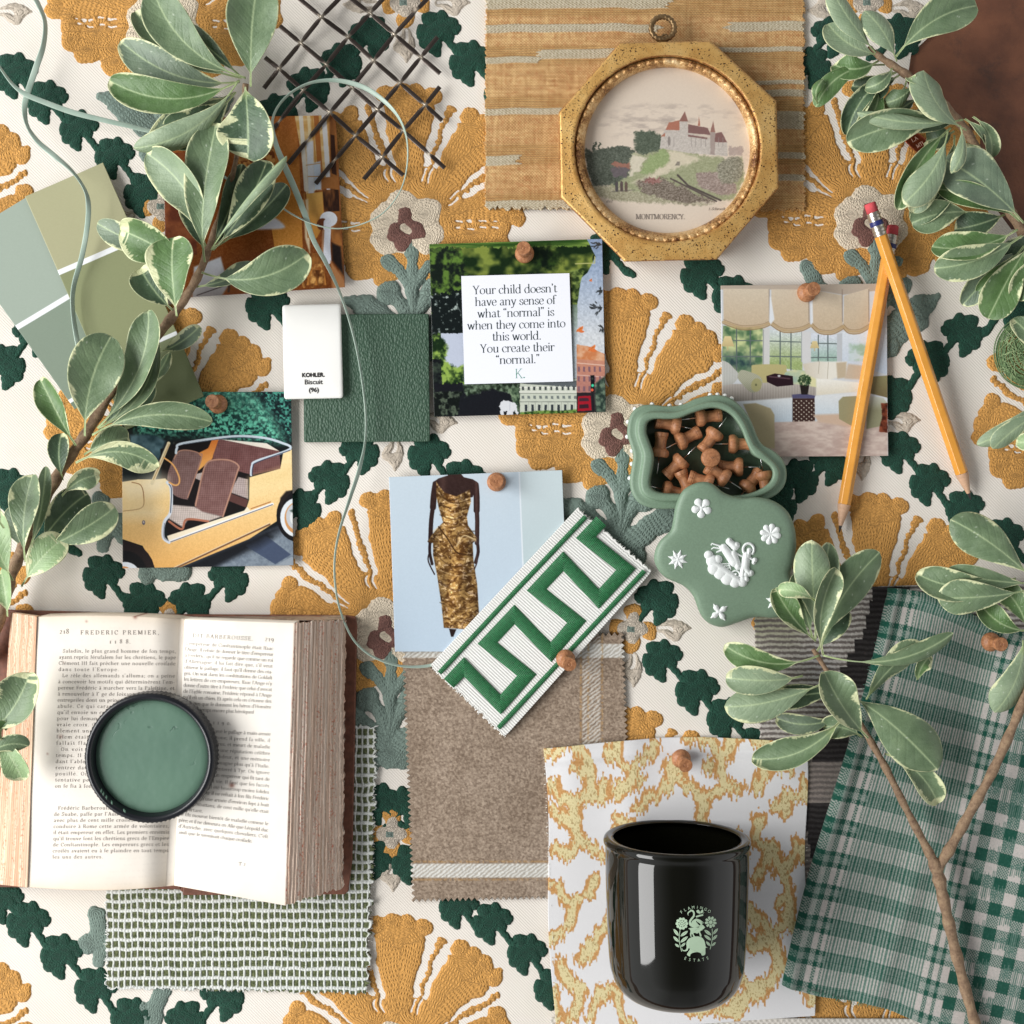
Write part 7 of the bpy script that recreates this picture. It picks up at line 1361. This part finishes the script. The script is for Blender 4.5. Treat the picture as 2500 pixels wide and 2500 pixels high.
    n_ = np.cross(np.gradient(Pt, axis=0), np.gradient(Pt, axis=1)); n_ /= np.linalg.norm(n_, axis=2)[..., None]+1e-12
    if n_[nu//2, nv//2, 2] < 0: n_ = -n_
    A = Pt.reshape(-1, 3); B = (Pt-n_*.00028).reshape(-1, 3); F = gridF(nu, nv); o_ = nu*nv
    idx = np.arange(o_).reshape(nu, nv); lp = np.concatenate([idx[0, :-1], idx[:-1, -1], idx[-1, :0:-1], idx[:0:-1, 0]]); lq = np.roll(lp, -1)
    F = np.vstack([F[:, ::-1] if np.cross(A[F[900, 1]]-A[F[900, 0]], A[F[900, 2]]-A[F[900, 1]])[2] < 0 else F, F+o_, np.stack([lp, lp+o_, lq+o_, lq], 1)])
    V = np.vstack([A, B])-(np.array(org) if org is not None else 0)
    uv = np.stack([np.tile(UU.ravel(), 2), np.tile(VV.ravel(), 2)], 1)
    return mesh('leaf', V, F, M_LEAF, parent, lin(np.clip(np.vstack([col.reshape(-1, 3), under.reshape(-1, 3)]), 0, 255))*.90, uv)
def stem(parent, pts, org, name='stem', mat=None):
    p = catmull(np.array(pts, float), 8); r = np.random.default_rng(len(pts)); P3 = np.array([W(a[0], a[1], a[2]) for a in p])-np.array(org); rad = p[:, 3]*PX/2*(1+.12*np.sin(np.arange(len(p))*1.1)+r.uniform(-.05, .05, len(p)))
    V, F = tube(P3, rad, 14); return mesh(name, V, [f[::-1] if False else f for f in F], mat or M_TWIG, parent)
M_GTWIG = simple('young_green_stem', (134, 142, 92), .6, .25, 300, .5, .0005)
def branch(label, org, stems, leaves):
    T_ = thing('leafy_branch', label, 'branch', W(org[0], org[1], 0)); O_ = np.array(T_.location)
    for sp_ in stems: stem(T_, sp_, O_)
    zz = 0
    for L_ in leaves:
        kw = dict(L_[5]) if len(L_) > 5 else {}; b, t, w, tone = L_[:4]; bend = L_[4]
        kw.setdefault('z0', .020+zz*.0006); kw.setdefault('z1', .020+zz*.0006); zz += 1
        leaf(T_, b, t, w, tone, bend, org=O_, **kw)
    return T_
D_ = lambda **k: k
branch('long variegated leafy branch running down the left side', (0, 1545),
  [[(-40, 1620, .012, 30), (0, 1500, .014, 30), (28, 1400, .016, 30), (60, 1330, .017, 29), (112, 1215, .018, 28), (160, 1130, .018, 27), (210, 1060, .018, 26), (260, 975, .018, 25), (330, 870, .018, 24), (395, 805, .018, 24), (440, 745, .019, 22), (485, 670, .020, 20), (515, 590, .021, 16), (545, 500, .022, 13), (572, 410, .024, 12), (590, 300, .026, 12), (600, 205, .028, 14)]],
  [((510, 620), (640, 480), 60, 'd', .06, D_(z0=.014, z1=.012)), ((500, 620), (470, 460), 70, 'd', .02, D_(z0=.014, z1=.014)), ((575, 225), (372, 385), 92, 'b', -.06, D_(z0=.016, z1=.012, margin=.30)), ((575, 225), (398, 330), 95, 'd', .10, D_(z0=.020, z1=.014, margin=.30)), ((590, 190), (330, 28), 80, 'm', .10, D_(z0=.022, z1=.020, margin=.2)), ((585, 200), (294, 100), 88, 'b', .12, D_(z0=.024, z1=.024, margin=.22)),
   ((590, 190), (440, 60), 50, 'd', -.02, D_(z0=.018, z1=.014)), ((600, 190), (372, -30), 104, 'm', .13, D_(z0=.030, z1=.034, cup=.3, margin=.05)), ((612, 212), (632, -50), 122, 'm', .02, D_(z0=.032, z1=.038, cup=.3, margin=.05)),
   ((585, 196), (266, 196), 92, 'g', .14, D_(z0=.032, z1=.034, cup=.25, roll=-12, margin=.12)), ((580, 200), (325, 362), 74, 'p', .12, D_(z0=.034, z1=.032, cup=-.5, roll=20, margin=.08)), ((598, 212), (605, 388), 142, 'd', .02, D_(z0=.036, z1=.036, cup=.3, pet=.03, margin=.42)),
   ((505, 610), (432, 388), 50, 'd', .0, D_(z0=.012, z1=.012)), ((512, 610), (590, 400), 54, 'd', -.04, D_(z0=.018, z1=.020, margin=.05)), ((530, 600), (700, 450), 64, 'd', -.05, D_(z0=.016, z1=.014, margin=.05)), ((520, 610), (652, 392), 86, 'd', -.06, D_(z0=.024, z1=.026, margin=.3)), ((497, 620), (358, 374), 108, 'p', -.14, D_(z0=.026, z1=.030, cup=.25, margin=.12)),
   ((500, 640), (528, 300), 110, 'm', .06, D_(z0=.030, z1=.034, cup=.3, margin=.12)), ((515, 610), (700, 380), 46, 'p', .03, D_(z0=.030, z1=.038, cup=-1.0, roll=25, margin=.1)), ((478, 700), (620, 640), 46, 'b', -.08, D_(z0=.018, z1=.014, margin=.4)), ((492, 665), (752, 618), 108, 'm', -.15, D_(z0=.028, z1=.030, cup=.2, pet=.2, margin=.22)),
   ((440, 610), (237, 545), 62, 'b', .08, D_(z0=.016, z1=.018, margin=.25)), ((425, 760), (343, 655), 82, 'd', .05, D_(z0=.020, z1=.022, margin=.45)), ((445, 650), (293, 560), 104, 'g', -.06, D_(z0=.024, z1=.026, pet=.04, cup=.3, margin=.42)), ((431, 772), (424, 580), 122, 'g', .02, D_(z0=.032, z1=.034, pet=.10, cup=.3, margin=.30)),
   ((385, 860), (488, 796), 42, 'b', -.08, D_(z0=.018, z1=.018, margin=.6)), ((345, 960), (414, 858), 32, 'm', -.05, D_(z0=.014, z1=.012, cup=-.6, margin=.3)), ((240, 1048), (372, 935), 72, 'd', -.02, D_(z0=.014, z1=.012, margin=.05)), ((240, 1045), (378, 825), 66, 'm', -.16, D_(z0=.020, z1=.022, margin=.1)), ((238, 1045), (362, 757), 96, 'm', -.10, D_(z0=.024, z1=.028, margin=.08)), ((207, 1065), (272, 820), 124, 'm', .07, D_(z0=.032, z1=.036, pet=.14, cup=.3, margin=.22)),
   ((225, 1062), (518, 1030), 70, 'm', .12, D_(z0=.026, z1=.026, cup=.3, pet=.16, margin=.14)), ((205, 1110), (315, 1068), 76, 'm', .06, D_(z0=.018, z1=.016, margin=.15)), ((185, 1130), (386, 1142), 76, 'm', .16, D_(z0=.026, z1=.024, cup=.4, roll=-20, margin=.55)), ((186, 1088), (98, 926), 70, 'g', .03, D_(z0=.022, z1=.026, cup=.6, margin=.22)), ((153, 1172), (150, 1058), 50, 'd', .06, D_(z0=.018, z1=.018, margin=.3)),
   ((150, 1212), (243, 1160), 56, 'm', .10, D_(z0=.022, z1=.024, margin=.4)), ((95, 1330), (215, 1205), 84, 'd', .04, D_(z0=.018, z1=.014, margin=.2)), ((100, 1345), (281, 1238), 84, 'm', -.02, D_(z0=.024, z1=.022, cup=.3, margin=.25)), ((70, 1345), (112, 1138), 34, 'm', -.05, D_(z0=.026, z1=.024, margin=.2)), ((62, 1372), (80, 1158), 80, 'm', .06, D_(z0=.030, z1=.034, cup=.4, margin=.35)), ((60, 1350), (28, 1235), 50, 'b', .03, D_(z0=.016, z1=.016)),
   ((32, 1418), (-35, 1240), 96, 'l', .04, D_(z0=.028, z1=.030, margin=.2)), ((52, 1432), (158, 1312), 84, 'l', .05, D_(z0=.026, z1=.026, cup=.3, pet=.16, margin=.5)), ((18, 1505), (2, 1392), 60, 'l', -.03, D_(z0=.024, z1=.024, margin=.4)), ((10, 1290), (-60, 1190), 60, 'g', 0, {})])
branch('short leafy sprig reaching in from the left edge over the book', (-30, 1830), [[(-80, 1830, .036, 14), (-40, 1800, .037, 12), (-10, 1780, .038, 8)]],
  [((-20, 1790), (55, 1905), 64, 'l', .05, D_(z0=.040, z1=.040, margin=.3)), ((-30, 1790), (72, 1642), 112, 'm', -.10, D_(z0=.044, z1=.046, cup=.3, margin=.35)), ((-35, 1850), (70, 1822), 52, 'm', .16, D_(z0=.044, z1=.044, cup=-.3, margin=.25)), ((-30, 1800), (10, 1780), 50, 'g', .1, D_(z0=.046, z1=.046))])
branch('thick leafy branch crossing the rust brown corner on the right', (2300, 300),
  [[(2120, 115, .034, 12), (2150, 140, .032, 15), (2195, 170, .030, 18), (2240, 200, .028, 19), (2285, 235, .026, 20), (2330, 285, .024, 21), (2365, 330, .022, 22), (2400, 395, .020, 22), (2440, 470, .018, 22), (2480, 540, .017, 24), (2530, 630, .016, 26)]],
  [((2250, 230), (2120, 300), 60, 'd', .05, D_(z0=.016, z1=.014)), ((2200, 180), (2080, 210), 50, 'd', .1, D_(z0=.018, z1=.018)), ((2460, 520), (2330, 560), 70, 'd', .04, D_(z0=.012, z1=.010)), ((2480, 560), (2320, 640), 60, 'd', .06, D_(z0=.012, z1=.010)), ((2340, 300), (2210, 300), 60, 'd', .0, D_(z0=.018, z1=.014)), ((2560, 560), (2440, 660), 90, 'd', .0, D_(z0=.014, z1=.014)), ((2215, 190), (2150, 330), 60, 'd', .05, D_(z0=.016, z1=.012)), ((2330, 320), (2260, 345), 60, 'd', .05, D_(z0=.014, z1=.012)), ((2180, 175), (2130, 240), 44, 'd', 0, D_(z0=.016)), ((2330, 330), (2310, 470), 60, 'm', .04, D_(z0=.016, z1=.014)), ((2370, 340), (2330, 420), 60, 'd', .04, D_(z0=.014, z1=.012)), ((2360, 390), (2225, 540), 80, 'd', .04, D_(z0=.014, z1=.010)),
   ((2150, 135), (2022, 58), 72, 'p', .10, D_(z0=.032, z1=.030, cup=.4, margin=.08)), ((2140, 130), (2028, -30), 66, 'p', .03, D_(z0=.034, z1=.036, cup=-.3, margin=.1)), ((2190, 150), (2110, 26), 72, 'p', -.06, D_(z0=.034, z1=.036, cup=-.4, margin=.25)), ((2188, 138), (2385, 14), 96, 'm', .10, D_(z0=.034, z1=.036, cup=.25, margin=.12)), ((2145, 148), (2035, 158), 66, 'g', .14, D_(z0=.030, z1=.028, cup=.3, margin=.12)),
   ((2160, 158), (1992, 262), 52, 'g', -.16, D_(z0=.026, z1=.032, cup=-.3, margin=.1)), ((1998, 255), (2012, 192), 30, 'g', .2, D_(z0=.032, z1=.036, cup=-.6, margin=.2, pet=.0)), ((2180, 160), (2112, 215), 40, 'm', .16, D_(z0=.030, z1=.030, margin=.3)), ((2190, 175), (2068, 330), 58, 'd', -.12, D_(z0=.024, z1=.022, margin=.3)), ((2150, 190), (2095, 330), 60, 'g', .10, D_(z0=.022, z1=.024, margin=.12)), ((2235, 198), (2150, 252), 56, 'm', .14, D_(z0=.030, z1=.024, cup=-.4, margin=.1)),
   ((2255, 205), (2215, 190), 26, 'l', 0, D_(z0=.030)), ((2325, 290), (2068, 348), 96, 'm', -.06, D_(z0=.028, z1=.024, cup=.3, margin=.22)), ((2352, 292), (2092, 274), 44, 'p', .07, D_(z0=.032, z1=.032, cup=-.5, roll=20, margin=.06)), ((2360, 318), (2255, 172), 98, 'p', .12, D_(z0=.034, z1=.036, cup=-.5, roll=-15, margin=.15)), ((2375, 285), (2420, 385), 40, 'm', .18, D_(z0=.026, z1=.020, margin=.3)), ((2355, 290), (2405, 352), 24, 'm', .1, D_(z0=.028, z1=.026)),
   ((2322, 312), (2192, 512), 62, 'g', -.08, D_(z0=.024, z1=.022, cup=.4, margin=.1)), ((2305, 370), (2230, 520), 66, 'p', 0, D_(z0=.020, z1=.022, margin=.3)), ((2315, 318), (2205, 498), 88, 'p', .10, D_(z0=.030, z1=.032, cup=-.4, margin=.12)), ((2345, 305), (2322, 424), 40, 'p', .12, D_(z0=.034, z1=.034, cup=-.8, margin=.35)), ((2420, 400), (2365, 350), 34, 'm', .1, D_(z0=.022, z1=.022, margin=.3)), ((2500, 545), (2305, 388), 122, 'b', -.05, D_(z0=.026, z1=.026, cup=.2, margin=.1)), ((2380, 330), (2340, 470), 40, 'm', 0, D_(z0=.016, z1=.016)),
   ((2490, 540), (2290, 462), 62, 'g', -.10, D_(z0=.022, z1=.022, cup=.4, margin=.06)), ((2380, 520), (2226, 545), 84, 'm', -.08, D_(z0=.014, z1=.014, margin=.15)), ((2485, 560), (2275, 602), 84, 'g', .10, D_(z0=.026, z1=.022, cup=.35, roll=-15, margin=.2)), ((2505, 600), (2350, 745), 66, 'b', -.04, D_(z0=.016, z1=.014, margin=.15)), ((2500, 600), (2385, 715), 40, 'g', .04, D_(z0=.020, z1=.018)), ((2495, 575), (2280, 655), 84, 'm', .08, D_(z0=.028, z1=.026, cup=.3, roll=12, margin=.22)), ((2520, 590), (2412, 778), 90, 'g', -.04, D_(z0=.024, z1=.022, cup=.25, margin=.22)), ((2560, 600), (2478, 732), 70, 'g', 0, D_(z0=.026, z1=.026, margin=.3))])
branch('small folded leaves poking in from the right edge above the checked cloth', (2560, 1020), [[(2620, 980, .016, 10), (2560, 1000, .016, 8), (2530, 1010, .016, 7)]],
  [((2560, 900), (2472, 778), 52, 'm', -.05, D_(z0=.022, z1=.020, margin=.3)), ((2545, 960), (2384, 1085), 44, 'p', .08, D_(z0=.020, z1=.018, cup=-.5, margin=.2)), ((2550, 975), (2440, 1046), 34, 'g', .1, D_(z0=.016, z1=.016)), ((2560, 1000), (2424, 1096), 56, 'p', -.06, D_(z0=.024, z1=.020, cup=-.4, margin=.2)), ((2580, 1040), (2480, 1080), 46, 'l', .1, D_(z0=.024, z1=.022, margin=.2))])
branch('forked twig with a spray of leaves, lying over the green checked cloth', (2290, 2120),
  [[(2400, 2560, .010, 25), (2378, 2490, .011, 25), (2345, 2370, .014, 26), (2318, 2260, .017, 26), (2300, 2180, .019, 28), (2286, 2120, .020, 30), (2262, 2070, .020, 20), (2215, 1980, .020, 18), (2165, 1880, .020, 17), (2120, 1800, .020, 16), (2070, 1720, .021, 13), (2020, 1640, .022, 12), (1985, 1585, .022, 11)], [(2284, 2128, .020, 26), (2320, 2070, .021, 24), (2370, 1980, .022, 23), (2420, 1890, .022, 22), (2470, 1780, .022, 22), (2510, 1680, .022, 21), (2560, 1560, .022, 20)]],
  [((2060, 1690), (1885, 1710), 60, 'd', -.04, D_(z0=.014, z1=.012)), ((2050, 1750), (1895, 1752), 52, 'b', .10, D_(z0=.014, z1=.012, margin=.3)), ((1995, 1590), (2060, 1480), 70, 'd', 0, D_(z0=.014, z1=.014)), ((2005, 1580), (2148, 1348), 92, 'm', .08, D_(z0=.022, z1=.024, cup=-.2, margin=.15)), ((1990, 1560), (2025, 1325), 66, 'm', .02, D_(z0=.022, z1=.026, margin=.15)), ((1985, 1560), (1945, 1400), 60, 'm', .02, D_(z0=.022, z1=.026)), ((1992, 1560), (1982, 1318), 92, 'p', .0, D_(z0=.026, z1=.034, cup=-.4, margin=.2)),
   ((1992, 1565), (1893, 1436), 66, 'g', .06, D_(z0=.028, z1=.036, cup=.7, margin=.28)), ((1995, 1470), (1900, 1440), 40, 'l', -.10, D_(z0=.040, z1=.038, margin=.5)), ((2010, 1600), (2042, 1388), 70, 'm', .10, D_(z0=.030, z1=.036, cup=.8, roll=-15, margin=.35)), ((2000, 1600), (1768, 1575), 62, 'g', .14, D_(z0=.024, z1=.022, cup=.35, pet=.2, margin=.2)), ((2010, 1600), (2328, 1545), 52, 'm', -.12, D_(z0=.026, z1=.030, cup=-.5, pet=.25, margin=.2)), ((2240, 1660), (2274, 1598), 40, 'g', .1, D_(z0=.020, z1=.022, margin=.35, pet=0)),
   ((2115, 1708), (2248, 1568), 66, 'm', .06, D_(z0=.020, z1=.026, cup=-.3, pet=.02, margin=.3)), ((2010, 1668), (1768, 1725), 92, 'p', .05, D_(z0=.024, z1=.022, cup=-.3, margin=.2)), ((1960, 1650), (1772, 1655), 72, 'p', .06, D_(z0=.024, z1=.024, cup=.3, margin=.3)), ((2120, 1802), (2012, 1640), 100, 'm', .05, D_(z0=.026, z1=.034, cup=.7, margin=.35)), ((2060, 1690), (2290, 1880), 124, 'm', .06, D_(z0=.028, z1=.026, cup=-.25, pet=.14, margin=.12)), ((2105, 1800), (2010, 1775), 60, 'm', -.1, D_(z0=.018, z1=.016)),
   ((2050, 1762), (1836, 1852), 88, 'm', .12, D_(z0=.024, z1=.020, cup=.5, roll=-10, pet=.02, margin=.35)), ((2160, 1840), (2290, 1962), 66, 'm', .12, D_(z0=.018, z1=.014, cup=.4, margin=.35)),
   ])
branch('leafy twig tip hanging over the upper right corner of the checked cloth', (2520, 1450), [[(2600, 1380, .026, 12), (2540, 1420, .026, 11), (2510, 1440, .026, 9)]],
  [((2515, 1540), (2392, 1472), 64, 'g', .14, D_(z0=.020, z1=.016, margin=.12)), ((2510, 1545), (2430, 1425), 60, 'g', -.1, D_(z0=.018, z1=.016)), ((2480, 1412), (2238, 1400), 84, 'm', .10, D_(z0=.022, z1=.018, cup=.3, margin=.22)), ((2530, 1425), (2310, 1395), 60, 'm', .03, D_(z0=.022, z1=.022, margin=.2)), ((2510, 1440), (2288, 1462), 88, 'm', .04, D_(z0=.026, z1=.024, cup=-.3, margin=.2)), ((2520, 1412), (2320, 1268), 104, 'm', -.04, D_(z0=.028, z1=.026, cup=-.3, pet=.08, margin=.2)), ((2498, 1562), (2428, 1740), 84, 'p', .10, D_(z0=.024, z1=.018, cup=-.3, pet=.04, margin=.15))])
# ---------------- green woven disc at the right edge and the copper tag under the branch
m = N('green_sisal'); v = m.coord(); m.base(m.ramp(m.noise(900, 4, v, .7), [(.3, L4((56, 76, 44))), (.55, L4((98, 124, 82))), (.75, L4((150, 170, 128)))])).set(Roughness=.8); M_SIS = m.m
SD = thing('woven_disc', 'round green sisal disc cut by the right edge of the picture', 'woven disc', W(2510, 860, 0)); so = np.array(SD.location)
vs = []
r_ = np.random.default_rng(3)
for i in range(34):
    rr = (88-i*2.3); w_ = []
    c0 = np.array((2518+r_.uniform(-3, 3), 862+r_.uniform(-3, 3)))
    for a_ in np.linspace(1.1, 5.2, 40): w_.append(np.array(W(c0[0]+rr*.9*math.cos(a_+math.pi*0)*1.12, c0[1]+rr*1.02*math.sin(a_), .004+.0000*i+.006*math.sin(min(1, (88-rr)/60)*1.5)+.0004*math.sin(a_*20+i)))-so)
    vs.append(tube(w_, .00042, 6))
V, F = join(vs); mesh('coiled_strands', V, F, M_SIS, SD)
vs = []
for i in range(110):
    a_ = r_.uniform(1.1, 5.2); a2 = a_+r_.uniform(-.5, .5); r1 = r_.uniform(20, 84); r2 = r1+r_.uniform(-34, 34); r2 = min(86, max(5, r2)); w_ = []
    for t_ in np.linspace(0, 1, 8): rr = r1+(r2-r1)*t_; aa = a_+(a2-a_)*t_; w_.append(np.array(W(2518+rr*1.0*math.cos(aa), 862+rr*1.02*math.sin(aa), .0048+.006*math.sin(min(1, (88-rr)/60)*1.5)))-so)
    vs.append(tube(w_, .00016, 5))
V, F = join(vs); mesh('loose_fibres', V, F, simple('pale_sisal', (146, 166, 120), .8), SD)
M_COP = simple('copper_tag', (150, 74, 50), .3, .2, 300, .3, .0004, .8)
TGc = cushion('copper_tag', [(2208, 345), (2238, 322), (2275, 350), (2252, 385)], .0010, .0030, M_COP, None, 6, .0005, 3)
tag(TGc, 'small copper tag with pale letters peeping out below the right branch', 'tag')
textmesh([('LA', 2228, 348, 6, 18, 0, 'l', -.55), ('MTL', 2240, 362, 6, 22, 0, 'l', -.55)], 'lettering', simple('rose_letters', (232, 190, 170), .5), TGc, flatfn(.0034), 10, 6, 3)
